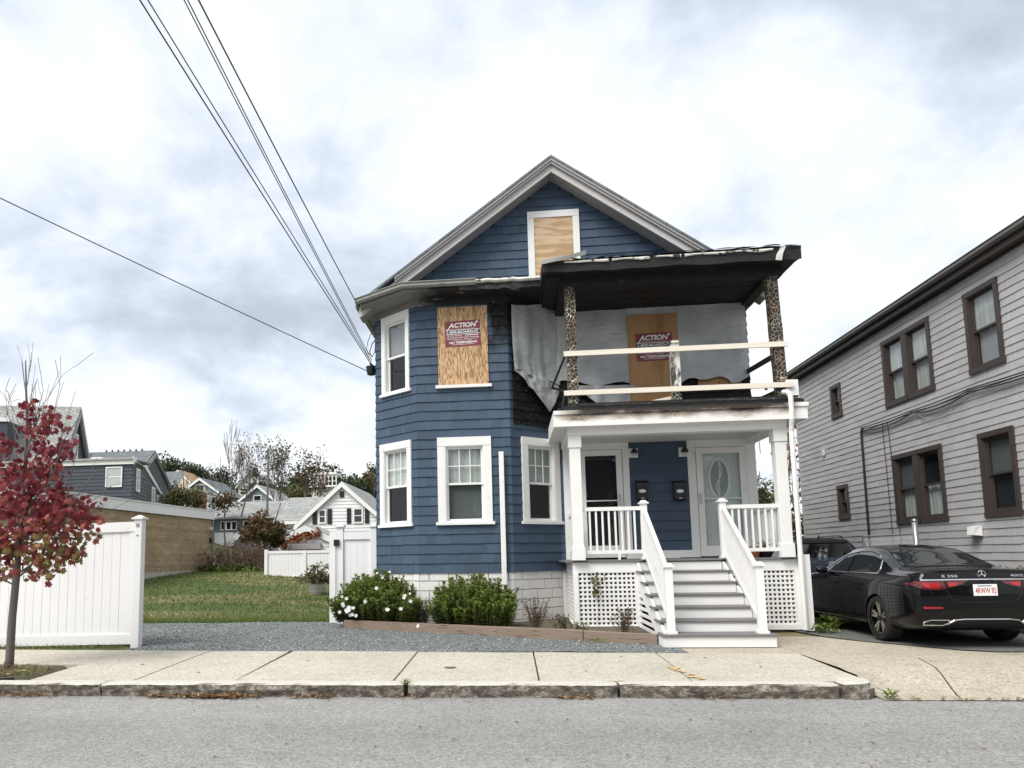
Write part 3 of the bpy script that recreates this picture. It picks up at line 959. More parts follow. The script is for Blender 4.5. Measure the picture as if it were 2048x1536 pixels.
# eave around the bay: frieze, soffit, fascia, gutter
def ring(off):
    """bay outline pushed out by off: left end, left corner, right corner, right end"""
    k = math.tan(math.atan2(.8, 1.0) / 2)
    nl, nr = WL.n, WR.n
    pts = [WL.o + WL.t * 1.285 + nl * off, Vector((-1.852 - k * off, 14.2 - off, 0)), Vector((.06 + k * off, 14.2 - off, 0)), WR.o + WR.t * 1.29 + nr * off]
    return [(p.x, p.y) for p in pts]
for W, a, b in ((WL, -.012, 1.31), (WC, -.012, 1.925), (WR, -.012, 1.29)):
    put('frieze_board', MB(W).box(a, b, 0, .034, 6.722, 6.88), M['eave'], house)
inner, outer, gut = ring(.0), ring(.50), ring(.52)
outer[0] = (-3.10, 14.45); gut[0] = (-3.14, 14.42)
gut[2] = (.78, gut[2][1]); outer[2] = (.78, outer[2][1])
mb = MB()
mb.add([(*inner[0], 6.872), (*inner[1], 6.872), (*inner[2], 6.872), (1.1, 15, 6.872), (*outer[0], 6.872), (*outer[1], 6.872), (.78, outer[2][1], 6.872), (1.1, outer[2][1], 6.872), (-3.10, 15.1, 6.872), (-2.8, 15.1, 6.872)],
       [(0, 4, 5, 1), (1, 5, 6, 2), (2, 6, 7, 3), (0, 9, 8, 4)])
put('soffit', mb, M['eave'], house)
mb = MB()
for (a, b) in ((0, 1), (1, 2)):
    p, q = outer[a], outer[b]
    mb.beam((*p, 6.935), (*q, 6.935), .024, .15)
put('eave_fascia', mb, M['eave'], house)
# gutter: open trough, swept along its line; the burnt length sags
def sweep(path, prof, mat, name, wob=0, closed=False):
    mb = MB()
    vs, fs = [], []
    m = len(prof)
    for i, p in enumerate(path):
        a = Vector(path[max(0, i - 1)]); b = Vector(path[min(len(path) - 1, i + 1)])
        d = (b - a); d.z = 0; d.normalize()
        s = Vector((d.y, -d.x, 0))
        for (u, v) in prof:
            w = wob(p, u, v) if wob else 0
            vs.append(Vector(p) + s * (u + w) + Vector((0, 0, v + w)))
    for i in range(len(path) - 1):
        for k in range(m - 1):
            fs.append((i * m + k, i * m + k + 1, (i + 1) * m + k + 1, (i + 1) * m + k))
    mb.add(vs, fs)
    return put(name, mb, mat, house)
M['gutter'] = surf('weathered_gutter', (.23, .235, .21), .5, .12, 2, .06, 20, .05, dark=((.07, .07, .06), .6, .75, 3))
GP = [(-.01, .0), (.0, -.09), (.03, -.115), (.075, -.115), (.105, -.08), (.10, -.04), (.125, -.012), (.12, .0), (.11, -.008)]
path = []
for (a, b, n_) in ((gut[0], gut[1], 8), (gut[1], (-.55, gut[1][1]), 10)):
    for i in range(n_ + (1 if b[0] == -.55 else 0)): path.append((a[0] + (b[0] - a[0]) * i / n_, a[1] + (b[1] - a[1]) * i / n_, 7.03))
sweep(path, GP, M['gutter'], 'gutter')
M['peeled'] = surf('heat_peeled_white_metal', (.66, .64, .60), .55, .1, 4, .06, 20, .3, dark=((.04, .035, .03), .53, .60, 5))
path = [(-.56 + 1.36 * i / 18, gut[1][1] + .02 * noise.noise((i * .5, 0, 3)), 7.03 - .012 * i / 18 + .022 * noise.noise((i * .45, 2, 0))) for i in range(19)]
sweep(path, [(-.02, .015), (.03, .012), (.075, -.01), (.09, -.045), (.07, -.07), (.02, -.075)], M['peeled'], 'gutter')
mb = MB()
for i in range(14):
    x = -.9 + i * .12
    mb.box(x, x + .13, gut[1][1] - .02 + .02 * rnd.random(), gut[1][1] + .0, 6.85 - .03 * rnd.random(), 6.93 + .02 * rnd.random())
put('charred_fascia', mb, M['charpale'], house)
# pent roof above the bay
mb = MB()
mb.add([(*gut[0], 7.02), (*gut[1], 7.02), (.78, gut[1][1], 7.02), (.78, 15.0, 7.24), (-2.9, 15.0, 7.24)], [(0, 1, 4), (1, 2, 3, 4)])
put('pent_roof', mb, M['roofdark'], house)
# left eave of the main roof
put('eave_fascia', MB().box(-3.12, -3.085, 14.5, 27.3, 6.83, 6.98), M['trimgrey'], house)
put('soffit', MB().add([(-3.1, 15.1, 6.868), (-2.86, 15.1, 6.868), (-2.86, 27.3, 6.868), (-3.1, 27.3, 6.868)], [(0, 1, 2, 3)]), M['trimgrey'], house)
put('gutter', MB().box(-3.23, -3.125, 14.55, 27.3, 6.90, 7.0), M['gutter'], house)
put('gutter', MB().box(5.36, 5.47, 15.2, 27.3, 6.90, 7.0), M['gutter'], house)

# main roof
def zt(x): return 10.07 - .72 * abs(x - 1.1)
mb = MB()
for (xe, sg) in ((-3.2, -1), (5.42, 1)):
    mb.hexa([(1.1, 14.46, zt(1.1) - .055), (xe, 14.46, zt(xe) - .055), (xe, 27.4, zt(xe) - .055), (1.1, 27.4, zt(1.1) - .055), (1.1, 14.46, zt(1.1)), (xe, 14.46, zt(xe)), (xe, 27.4, zt(xe)), (1.1, 27.4, zt(1.1))])
put('roof', mb, M['roofdark'], house)
def rake(x0, x1, y0, y1, t0, t1, mat, name):
    mb = MB()
    mb.hexa([(x0, y0, zt(x0) - t1), (x1, y0, zt(x1) - t1), (x1, y1, zt(x1) - t1), (x0, y1, zt(x0) - t1), (x0, y0, zt(x0) - t0), (x1, y0, zt(x1) - t0), (x1, y1, zt(x1) - t0), (x0, y1, zt(x0) - t0)])
    put(name, mb, mat, house)
rake(-2.35, 1.1, 14.475, 14.62, .058, .115, M['trimgrey'], 'rake_moulding')
rake(-2.35, 1.1, 14.50, 14.62, .117, .175, M['trimgrey'], 'rake_moulding')
rake(1.1, 5.4, 14.475, 14.62, .058, .115, M['trimgrey'], 'rake_moulding')
rake(1.1, 5.4, 14.50, 14.62, .117, .175, M['trimgrey'], 'rake_moulding')
M['rakeboard'] = surf('weathered_white_board', (.50, .485, .475), .6, .05, 1.2, .03, 30, .1, dark=((.34, .33, .32), .62, .8, 4))
rake(-3.15, 1.1, 14.56, 14.60, .13, .335, M['rakeboard'], 'rake_board')
rake(1.1, 5.4, 14.56, 14.60, .13, .335, M['rakeboard'], 'rake_board')
rake(-3.15, 1.1, 14.602, 15.0, .285, .31, M['trimgrey'], 'rake_soffit')
rake(1.1, 5.4, 14.602, 15.0, .285, .31, M['trimgrey'], 'rake_soffit')
# rear gable
mb = MB(); mb.add([(-2.9, 27.1, 6.9), (5.1, 27.1, 6.9), (1.1, 27.1, 9.8)], [(0, 1, 2)]); put('rear_gable', mb, M['blue'], house)

# boarded attic window: casing belongs to the house
mb = MB(WM)
mb.box(.57, .71, .0, .05, 7.55, 8.90); mb.box(1.56, 1.70, .0, .05, 7.55, 8.90); mb.box(.57, 1.70, .0, .055, 8.90, 9.05); mb.box(.57, 1.70, 0, .045, 7.47, 7.55)
put('window_casing', mb, M['white'], house)

# ------------------------------------------------------------------ porch, ground floor
PF = 13.3
mb = MB()
n_ = 17
put('porch_floor', MB().box(1.0, 5.2, 13.27, 15.0, 1.32, 1.355), M['deckgrey'], house)
put('deck_fascia', MB().box(1.14, 2.36, 13.31, 13.35, 1.12, 1.315), M['white'], house)
put('deck_fascia', MB().box(3.9, 5.2, 13.31, 13.35, 1.12, 1.315), M['white'], house)
put('deck_fascia', MB().box(1.15, 1.185, 13.355, 14.98, 1.12, 1.315), M['white'], house)
put('deck_fascia', MB().box(5.165, 5.2, 13.355, 14.98, 1.12, 1.315), M['white'], house)
def lattice(fr, u0, u1, z0, z1, nu, nz, hole=.52):
    """crossing strips around square holes"""
    mb = MB(fr)
    pu, pz = (u1 - u0) / nu, (z1 - z0) / nz
    for i in range(nu + 1):
        c = u0 + pu * i; h = pu * (1 - hole) / 2
        mb.box(c - h, c + h, -.006, .0, z0 - h, z1 + h)
    for i in range(nz + 1):
        c = z0 + pz * i; h = pz * (1 - hole) / 2
        mb.box(u0 - h, u1 + h, .001, .007, c - h, c + h)
    return put('lattice', mb, M['white'], house)
FP = Wall((0, 13.33), (1, 0), (0, -1))
lattice(FP, 1.235, 2.275, .155, 1.135, 13, 12)
lattice(FP, 3.99, 5.07, .165, 1.135, 14, 12)
mb = MB(FP)
mb.box(1.14, 1.235, .008, .035, .07, 1.12); mb.box(2.275, 2.37, .008, .035, .07, 1.12); mb.box(1.235, 2.275, .008, .033, .07, .15)
put('lattice_frame', mb, M['white'], house)
mb = MB(FP)
mb.box(3.89, 3.985, .008, .035, .07, 1.12); mb.box(5.075, 5.24, .008, .035, .07, 1.12); mb.box(3.985, 5.075, .008, .033, .07, .16)
put('lattice_frame', mb, M['white'], house)
SPW = Wall((1.17, 13.3), (0, 1), (-1, 0))
lattice(SPW, .13, 1.6, .17, 1.1, 18, 12)
mb = MB(SPW); mb.box(0.0, .10, .008, .03, .07, 1.12); mb.box(.10, 1.7, .008, .028, .07, .16)
put('lattice_frame', mb, M['white'], house)
SPE = Wall((5.22, 13.3), (0, 1), (1, 0))
lattice(SPE, .13, 1.6, .17, 1.1, 18, 12)
put('porch_shade_panel', MB().box(1.3, 5.1, 13.75, 13.8, .0, 1.3), M['dark'], house)  # black panel behind the lattice, painted in for the shade under the porch

# steps
TN = [(13.3 - .37 * k, (1.338, 1.151, .965, .780, .596, .414, .236)[k]) for k in range(7)]
stairs = put('stringer', MB().prism([(13.3, 1.30)] + [(y + .05, z - .05) for y, z in TN[1:]] + [(11.13, .05), (11.6, .05), (13.3, .85)], lambda a, b, c: (c, a, b), 2.31, 2.35), M['white'], house)
put('stringer', MB().prism([(13.3, 1.30)] + [(y + .05, z - .05) for y, z in TN[1:]] + [(11.13, .05), (11.6, .05), (13.3, .85)], lambda a, b, c: (c, a, b), 3.83, 3.87), M['white'], house)
M['riser'] = surf('scuffed_white_riser', (.79, .785, .775), .5, .03, 1.2, .01, 25, .05, dark=((.30, .29, .27), .715, .76, 7))
for k in range(1, 7):
    y, z = TN[k]
    x0, x1 = (2.28, 3.90) if k < 6 else (2.25, 3.93)
    put('tread', MB().box(x0, x1, y - .025, y + .36, z - .034, z), M['deckgrey'], house, bevel=.006)
    yb = TN[k - 1][0]
    put('riser', MB().box(2.36, 3.82, yb + .002, yb + .022, z + .001, TN[k - 1][1] - .036), M['riser'], house)
put('riser', MB().box(2.27, 3.91, 11.085, 11.11, .045, .2), M['riser'], house)
put('riser', MB().box(2.27, 2.30, 11.112, 11.5, .045, .2), M['riser'], house)
put('riser', MB().box(3.88, 3.91, 11.112, 11.5, .045, .2), M['riser'], house)
# side of the stair: slats
mb = MB()
for i in range(7):
    z = .12 + i * .11
    y1 = 13.3; y0 = max(11.5, 11.35 + (z + .1) * 1.9)
    mb.box(2.325, 2.335, y0, y1, z, z + .06)
put('lattice', mb, M['white'], house)

def newel(x, y, z0, z1, w=.115):
    mb = MB(); mb.box(x - w / 2, x + w / 2, y - w / 2, y + w / 2, z0, z1)
    o = put('newel_post', mb, M['white'], house, bevel=.006)
    c = MB(); c.box(x - .085, x + .085, y - .085, y + .085, z1, z1 + .025)
    c.add([(x - .07, y - .07, z1 + .025), (x + .07, y - .07, z1 + .025), (x + .07, y + .07, z1 + .025), (x - .07, y + .07, z1 + .025), (x - .035, y - .035, z1 + .065), (x + .035, y - .035, z1 + .065), (x + .035, y + .035, z1 + .065), (x - .035, y + .035, z1 + .065)], MB.HEX)
    put('cap', c, M['white'], o)
    b_ = MB(); b_.box(x - .08, x + .08, y - .08, y + .08, z0, z0 + .04)
    put('foot', b_, M['white'], o)
newel(2.475, 13.3, 1.355, 2.38); newel(3.885, 13.3, 1.355, 2.38)
newel(2.41, 11.2, .237, 1.245); newel(3.755, 11.2, .237, 1.245)
def railing(p, q, zt0, zt1, zb0, zb1, n, w=.055, bal=.034):
    """top and bottom rail from p to q with n balusters"""
    mb = MB(); mb.beam((*p, zt0 - .035), (*q, zt1 - .035), .065, .07)
    top = put('handrail', mb, M['white'], house)
    put('bottom_rail', MB().beam((*p, zb0), (*q, zb1), .045, .065), M['white'], top)
    for i in range(1, n + 1):
        t = i / (n + 1)
        x, y = p[0] + (q[0] - p[0]) * t, p[1] + (q[1] - p[1]) * t
        za, zc = zb0 + (zb1 - zb0) * t, zt0 + (zt1 - zt0) * t - .07
        put('baluster', MB().box(x - bal / 2, x + bal / 2, y - bal / 2, y + bal / 2, za + .033, zc + .01), M['white'], top)
railing((1.37, PF), (2.42, PF), 2.335, 2.335, 1.50, 1.50, 8)
railing((3.94, PF), (4.87, PF), 2.325, 2.325, 1.50, 1.50, 7)
railing((1.26, 13.4), (1.26, 14.95), 2.30, 2.30, 1.50, 1.50, 11)
railing((4.97, 13.4), (4.97, 14.95), 2.32, 2.32, 1.50, 1.50, 11)
railing((2.475, 13.25), (2.41, 11.25), 2.30, 1.21, 1.44, .40, 13)
railing((3.885, 13.25), (3.755, 11.25), 2.30, 1.21, 1.44, .40, 13)
put('rail_foot', MB().box(1.98, 2.02, 13.27, 13.31, 1.355, 1.47), M['white'], house)
def post(x, w=.20):
    mb = MB(); mb.box(x - w / 2, x + w / 2, 13.2, 13.4, 1.355, 3.69)
    o = put('porch_post', mb, M['white'], house, bevel=.006)
    k = w / 2 + .02
    put('base_block', MB().box(x - k, x + k, 13.18, 13.42, 1.355, 1.60), M['white'], o, bevel=.004)
    put('cap_block', MB().box(x - k, x + k, 13.18, 13.42, 3.46, 3.685), M['white'], o, bevel=.004)
post(1.255); post(4.955)
# beam, ceiling, fascia
put('porch_beam', MB().box(1.13, 5.08, 13.19, 13.41, 3.69, 3.88), M['white'], house)
put('porch_beam', MB().box(1.13, 1.30, 13.412, 15.0, 3.692, 3.88), M['white'], house)
put('porch_beam', MB().box(4.93, 5.08, 13.412, 15.0, 3.692, 3.88), M['white'], house)
M['ceil'] = surf('ceiling_board', (.62, .61, .58), .6, .04, 1.5, .02, 20, .05)
mb = MB()
for i in range(14):
    y = 13.42 + i * .113
    put('ceiling_board', MB().box(1.3, 4.93, y, y + .108, 3.80, 3.82), M['ceil'], house)
put('porch_soffit', MB().add([(.90, 13.02, 3.845), (5.36, 13.02, 3.845), (5.36, 13.19, 3.845), (.90, 13.19, 3.845), (.90, 15.0, 3.845), (1.13, 13.19, 3.845), (1.13, 15.0, 3.845), (5.08, 13.19, 3.845), (5.36, 15.0, 3.845), (5.08, 15.0, 3.845)], [(0, 1, 2, 3), (3, 5, 6, 4), (7, 2, 8, 9)]), M['white'], house)
put('porch_fascia', MB().box(.88, 5.38, 12.985, 13.02, 3.83, 4.05), M['fascia'], house)
put('porch_fascia', MB().box(.865, 5.395, 12.955, 13.015, 4.052, 4.125), M['fascia'], house)
put('porch_fascia', MB().box(.865, .895, 13.022, 15.0, 3.832, 4.12), M['white'], house)
put('porch_fascia', MB().box(5.365, 5.395, 13.022, 15.0, 3.832, 4.12), M['white'], house)
# burnt floor edge of the upper porch: scalloped roofing stubs over a black board
put('upper_floor', MB().box(.95, 5.36, 13.05, 15.0, 4.126, 4.20), M['char'], house)
put('upper_floor_edge', MB().box(1.05, 5.30, 13.01, 13.05, 4.128, 4.215), M['char'], house)
mb = MB()
x = 1.35
while x < 5.1:
    w = rnd.uniform(.05, .085)
    z = 4.215 + rnd.uniform(-.004, .006)
    pts = [(x + w * .5 + w * .42 * math.cos(a), z + .012 + .03 * math.sin(a)) for a in [math.pi * k / 6 for k in range(7)]]
    for (p, q) in zip(pts, pts[1:]): mb.beam((p[0], 13.0, p[1] - .03), (q[0], 13.0, q[1] - .03), .02, .008, up=(0, 1, 0))
    x += w
put('roofing_stub', mb, M['charpale'], house)
put('upper_floor_trim', MB().box(1.2, 5.25, 13.0, 13.04, 4.225, 4.262), M['char'], house)
# downspout
mb = MB()
mb.tube([(5.09, 13.02, .09), (5.09, 13.02, 3.60), (5.085, 12.98, 3.72), (5.08, 12.93, 3.82), (5.08, 12.92, 3.95), (5.08, 12.92, 4.20), (5.075, 12.935, 4.27), (5.05, 12.97, 4.32), (5.0, 13.04, 4.335)], .044, 8)
put('downspout', mb, M['white'], house)
put('corner_skirt', MB().box(5.14, 5.26, 13.06, 13.30, .07, 1.40), M['white'], house)
# white conduit standing before the bay
put('drain_pipe', MB().box(-.185, -.085, 14.06, 14.13, .1, 3.56), M['white'], house, bevel=.01)
put('pipe_bracket', MB().box(-.17, -.10, 14.13, 14.19, 2.9, 2.96), M['white'], house)

# ------------------------------------------------------------------ entrance wall
mb = MB(WM)
for (a, b, u, v) in ((1.16, 1.50, 1.36, 3.80), (2.40, 2.535, 1.36, 3.80), (1.50, 2.40, 3.665, 3.80), (3.735, 3.895, 1.36, 3.80), (3.895, 4.91, 3.65, 3.80), (4.91, 5.0, 1.36, 3.80), (2.535, 3.735, 1.36, 1.52)):
    mb.box(a, b, .0, .032, u, v)
put('entrance_panel', mb, M['white'], house)
def storm_door(a, b, z0, z1, sw, low, label):
    mb = MB(WM)
    mb.box(a, a + sw, .01, .05, z0, z1); mb.box(b - sw, b, .01, .05, z0, z1); mb.box(a + sw, b - sw, .01, .05, z1 - sw, z1); mb.box(a + sw, b - sw, .01, .05, z0, z0 + low)
    o = put('storm_door', mb, M['white'], house); o['label'] = label
    put('pane', MB(WM).add([(a + sw, .028, z0 + low), (b - sw, .028, z0 + low), (b - sw, .028, z1 - sw), (a + sw, .028, z1 - sw)], [(0, 1, 2, 3)]), M['glass'], o)
    zb = z0 + (z1 - z0) * .525
    put('push_bar', MB(WM).box(a + sw, b - sw, .045, .06, zb - .012, zb + .012), M['white'], o)
    return o
d1 = storm_door(1.50, 2.385, 1.39, 3.655, .12, .25, 'left storm door with dark glass')
put('handle', MB(WM).box(2.30, 2.33, .052, .09, 2.49, 2.70), M['steel'], d1, bevel=.008)
put('inner_door', MB(WM).box(1.5, 2.39, -.12, -.06, 1.37, 3.66), M['dark'], d1)
d2 = storm_door(3.905, 4.90, 1.39, 3.64, .125, .21, 'right storm door over a pale door with oval glass')
put('handle', MB(WM).box(3.93, 3.96, .052, .09, 2.47, 2.68), M['steel'], d2, bevel=.008)
M['paledoor'] = surf('pale_door', (.62, .68, .66), .5, .04, 1, .02, 20, .05)
idr = put('inner_door', MB(WM).box(3.9, 4.91, -.10, -.04, 1.37, 3.65), M['paledoor'], d2)
def ell(cx, cz, a, b, d0, d1, n=28, inner=None):
    mb = MB(WM)
    if inner is None:
        mb.prism([(cx + a * math.cos(2 * math.pi * k / n), cz + b * math.sin(2 * math.pi * k / n)) for k in range(n)], lambda p, q, c: (p, c, q), d0, d1)
    else:
        vs, fs = [], []
        for k in range(n):
            c, s = math.cos(2 * math.pi * k / n), math.sin(2 * math.pi * k / n)
            vs += [(cx + a * c, d0, cz + b * s), (cx + a * c, d1, cz + b * s), (cx + (a - inner) * c, d1, cz + (b - inner) * s), (cx + (a - inner) * c, d0, cz + (b - inner) * s)]
        for k in range(n):
            j = (k + 1) % n
            for m in range(3): fs.append((4 * k + m, 4 * j + m, 4 * j + m + 1, 4 * k + m + 1))
        mb.add(vs, fs)
    return mb
put('oval_frame', ell(4.37, 2.99, .225, .43, -.04, -.015, inner=.045), M['white'], d2)
M['frosted'] = surf('leaded_glass', (.30, .34, .36), .2, .12, 6, .10, 25, .1, spec=.6)
put('oval_glass', ell(4.37, 2.99, .182, .387, -.04, -.034), M['frosted'], d2)
mb = MB(WM)
for k in range(5):
    a0 = .16 - .03 * k
    pts = [(4.37 + a0 * math.sin(t * math.pi / 10 - math.pi / 2) * math.cos(k * .3), -.03, 2.99 + .36 * (t - 5) / 5.) for t in range(11)]
    mb.tube([(4.37 + (p[0] - 4.37) * math.cos((p[2] - 2.99) * 4) * .9, p[1], p[2]) for p in pts], .005, 4)
put('leading', mb, M['ink'], d2)
mb = MB(WM)
for (a, b, u, v) in ((4.06, 4.30, 1.62, 2.35), (4.45, 4.70, 1.62, 2.35)):
    for (p, q, r_, s_) in ((a, b, u, u + .02), (a, b, v - .02, v), (a, a + .02, u + .02, v - .02), (b - .02, b, u + .02, v - .02)): mb.box(p, q, -.04, -.03, r_, s_)
put('panel_moulding', mb, M['paledoor'], d2)

# ------------------------------------------------------------------ upper porch, burnt
def burnt_post(x, z0, z1, lean=0, w=.19, mat='alligator'):
    mb = MB()
    n = 14
    vs, fs = [], []
    for i in range(n + 1):
        t = i / n; z = z0 + (z1 - z0) * t
        for k, (a, b) in enumerate(((-1, -1), (1, -1), (1, 1), (-1, 1))):
            r_ = w / 2 * (1 + .10 * noise.noise((z * 3.3, k * 2.2, x)))
            vs.append((x + a * r_ + lean * (t - .5), 13.3 + b * r_, z))
    for i in range(n):
        for k in range(4): fs.append((i * 4 + k, i * 4 + (k + 1) % 4, (i + 1) * 4 + (k + 1) % 4, (i + 1) * 4 + k))
    fs += [(3, 2, 1, 0), tuple(n * 4 + k for k in range(4))]
    mb.add(vs, fs)
    return put('burnt_post', mb, M[mat], house)
burnt_post(1.27, 4.2, 6.62); burnt_post(5.045, 4.2, 6.60, -.06)
M['halfburnt'] = scorched_white('half_burnt_post', 4.9, 5.0, 9, 10)
def half():
    m, nt, b = base('half_burnt_paint')
    p = pos(nt)
    n1 = noi(nt, scl(nt, p, (5, 5, 2)), 1.0, 5, .6)
    v = nd(nt, 'ShaderNodeTexVoronoi', {'feature': 'DISTANCE_TO_EDGE'}, Vector=p, Scale=17.0).outputs['Distance']
    z = nd(nt, 'ShaderNodeSeparateXYZ', None, Vector=p).outputs[2]
    cells = mix(nt, sstep(nt, v, .05, .10), (.68, .64, .55), (.02, .018, .016))
    low = mth(nt, 'SUBTRACT', 1.0, sstep(nt, mth(nt, 'ADD', z, mth(nt, 'MULTIPLY', n1, .1)), 4.52, 4.58))
    col = mix(nt, sstep(nt, n1, .46, .56), (.66, .64, .58), (.035, .035, .035))
    link(nt, mix(nt, low, col, cells), b, 'Base Color')
    b.inputs['Roughness'].default_value = .6
    return m
M['halfburnt'] = half()
mb = MB(); mb.box(3.105, 3.265, 13.23, 13.37, 4.2, 5.40)
mp = put('newel_post', mb, M['halfburnt'], house)
put('cap', MB().box(3.085, 3.285, 13.2, 13.40, 5.40, 5.44), M['halfburnt'], mp)
mb = MB()
mb.beam((1.11, 13.17, 5.262), (5.20, 13.17, 5.268), .04, .095)
put('guard_rail', mb, M['lightwood'], house)
put('guard_rail', MB().beam((1.09, 13.17, 4.50), (5.24, 13.17, 4.50), .04, .095), M['lightwood'], house)
put('guard_rail', MB().beam((2.62, 13.6, 4.33), (3.1, 13.34, 4.37), .03, .06), M['lightwood'], house)
put('burnt_rail', MB().beam((5.04, 13.38, 5.12), (5.04, 14.98, 5.22), .05, .09), M['char'], house)
put('burnt_rail', MB().beam((5.04, 13.38, 4.42), (5.04, 14.98, 4.52), .05, .09), M['char'], house)
put('burnt_rail', MB().beam((1.13, 13.2, 5.22), (.93, 14.2, 4.86), .025, .05), M['char'], house)
put('burnt_rail', MB().beam((1.10, 13.2, 4.45), (1.06, 13.24, 4.22), .03, .05), M['char'], house)
put('burnt_rail', MB().beam((.93, 14.2, 4.86), (1.15, 13.9, 4.72), .03, .05), M['char'], house)
put('white_panel', MB().box(5.12, 5.34, 13.2, 13.23, 4.2, 4.60), M['white'], house)
# roof of the upper porch
mb = MB()
put('porch_roof_beam', MB().box(1.1, 5.2, 13.2, 13.4, 6.60, 6.80), M['char'], house)
put('porch_roof_beam', MB().box(1.1, 1.28, 13.402, 15.0, 6.62, 6.80), M['char'], house)
put('porch_roof_beam', MB().box(5.0, 5.18, 13.402, 15.0, 6.64, 6.80), M['char'], house)
for i in range(11):
    y = 13.41 + i * .145
    put('ceiling_board', MB().box(1.28, 5.0, y, y + .138, 6.72 + rnd.uniform(0, .012), 6.745), M['char'], house)
vs, fs = [], []
NX = 40
for i in range(NX + 1):
    x = .74 + (5.40 - .74) * i / NX
    j = .02 * noise.noise((x * 2.1, 0, 1)); k = .02 * noise.noise((x * 3.3, 4, 1)); b_ = .05 * noise.noise((x * 1.7, 8, 2))
    zt_ = 6.955 + .035 * (i / NX) + .5 * j
    vs += [(x, 12.80 + k, 6.735 + b_ * .6), (x, 12.795 + k, zt_ - .07), (x, 12.78 + k, zt_ - .03), (x, 12.80 + k, zt_), (x, 15.02, zt_ + .28), (x, 15.02, 6.82), (x, 13.1, 6.80), (x, 12.87, 6.77 + b_ * .4)]
for i in range(NX):
    for k in range(8): fs.append((i * 8 + k, i * 8 + (k + 1) % 8, (i + 1) * 8 + (k + 1) % 8, (i + 1) * 8 + k))
fs += [tuple(range(8)), tuple(NX * 8 + k for k in range(7, -1, -1))]
put('porch_roof', MB().add(vs, fs), M['char'], house)
# torn pale drip edge along the front of the burnt roof
vs, fs = [], []
for i in range(61):
    x = 1.15 + 3.75 * i / 60
    z0 = 6.92 + .03 * (x - .74) / 4.66
    h = .03 + .028 * max(0, noise.noise((x * 2.9, 3, 3)) + .35)
    d = .012 * noise.noise((x * 5, 1, 1))
    vs += [(x, 12.765 + d, z0), (x, 12.755 + d, z0 - h * .5), (x, 12.768 + d, z0 - h)]
for i in range(60):
    if noise.noise((i * .9, 7, 7)) > .42: continue
    for k in range(2): fs.append((i * 3 + k, i * 3 + k + 1, (i + 1) * 3 + k + 1, (i + 1) * 3 + k))
put('drip_edge', MB().add(vs, fs), M['peeled'], house)
# layers of roofing peeled back along the same edge
for lay in range(3):
    vs, fs = [], []
    for i in range(61):
        x = .95 + 4.4 * i / 60
        z0 = 6.955 + .035 * (x - .74) / 4.66 + .014 * lay
        d = .03 * noise.noise((x * 3.1, lay * 4., 2)) + .015 * noise.noise((x * 11, lay * 4., 5))
        vs += [(x, 12.775 - .012 * lay + d, z0 + .02 * noise.noise((x * 4, lay, 9)) - .01), (x, 12.90, z0 + .018 + .012 * lay)]
    for i in range(60):
        if noise.noise((i * .55, lay * 3.3, 1)) > .25: continue
        fs.append((i * 2, i * 2 + 1, i * 2 + 3, i * 2 + 2))
    stuff(put('peeled_roofing', MB().add(vs, fs), M['charpale'] if lay != 1 else M['roofdark'], house))
# curled metal flashing at the two ends
M['flash'] = surf('bent_flashing', (.52, .53, .50), .4, .1, 5, .06, 20, .1, dark=((.12, .11, .1), .6, .7, 5))
vs, fs = [], []
for i in range(9):
    t = i / 8
    x = .73 + .82 * t
    vs += [(x, 12.70 + .03 * t, 6.865 + .15 * t), (x, 12.68, 6.93 + .14 * t + .01 * math.sin(i)), (x, 12.80, 6.985 + .12 * t)]
for i in range(8):
    for k in range(2): fs.append((i * 3 + k, i * 3 + k + 1, (i + 1) * 3 + k + 1, (i + 1) * 3 + k))
put('flashing', MB().add(vs, fs), M['flash'], house)
vs = [(4.93, 12.76, 6.72), (5.03, 12.74, 6.70), (5.06, 12.73, 6.84), (5.12, 12.74, 6.97), (5.02, 12.75, 6.94), (4.95, 12.76, 6.82)]
put('flashing', MB().add(vs, [(0, 1, 2, 5), (5, 2, 3, 4)]), M['flash'], house)
# black cornice stub between bay eave and porch roof
put('charred_fascia', MB().box(.82, 1.1, 13.1, 14.9, 6.74, 6.82), M['char'], house)

# service attachments on the left wall
put('meter_cone', MB().lathe([(.05, 0), (.10, .02), (.13, .20), (.02, .21)], (-3.03, 15.3, 5.58), 'z', 10), M['black'], house)
put('service_bracket', MB().tube([(-2.88, 15.3, 5.72), (-3.0, 15.3, 5.80), (-3.06, 15.28, 5.86)], .025), M['black'], house)
put('drip_loop', MB().tube([(-2.9, 15.3, 6.45), (-3.0, 15.25, 6.30), (-3.05, 15.2, 6.1), (-3.0, 15.2, 5.98), (-2.94, 15.25, 6.1), (-2.93, 15.28, 6.3)], .012, 5), M['black'], house)
put('drip_loop', MB().tube([(-2.95, 15.3, 6.75), (-3.1, 15.25, 6.35), (-3.12, 15.2, 6.15), (-3.06, 15.2, 6.05), (-2.98, 15.25, 6.0)], .008, 5), M['black'], house)

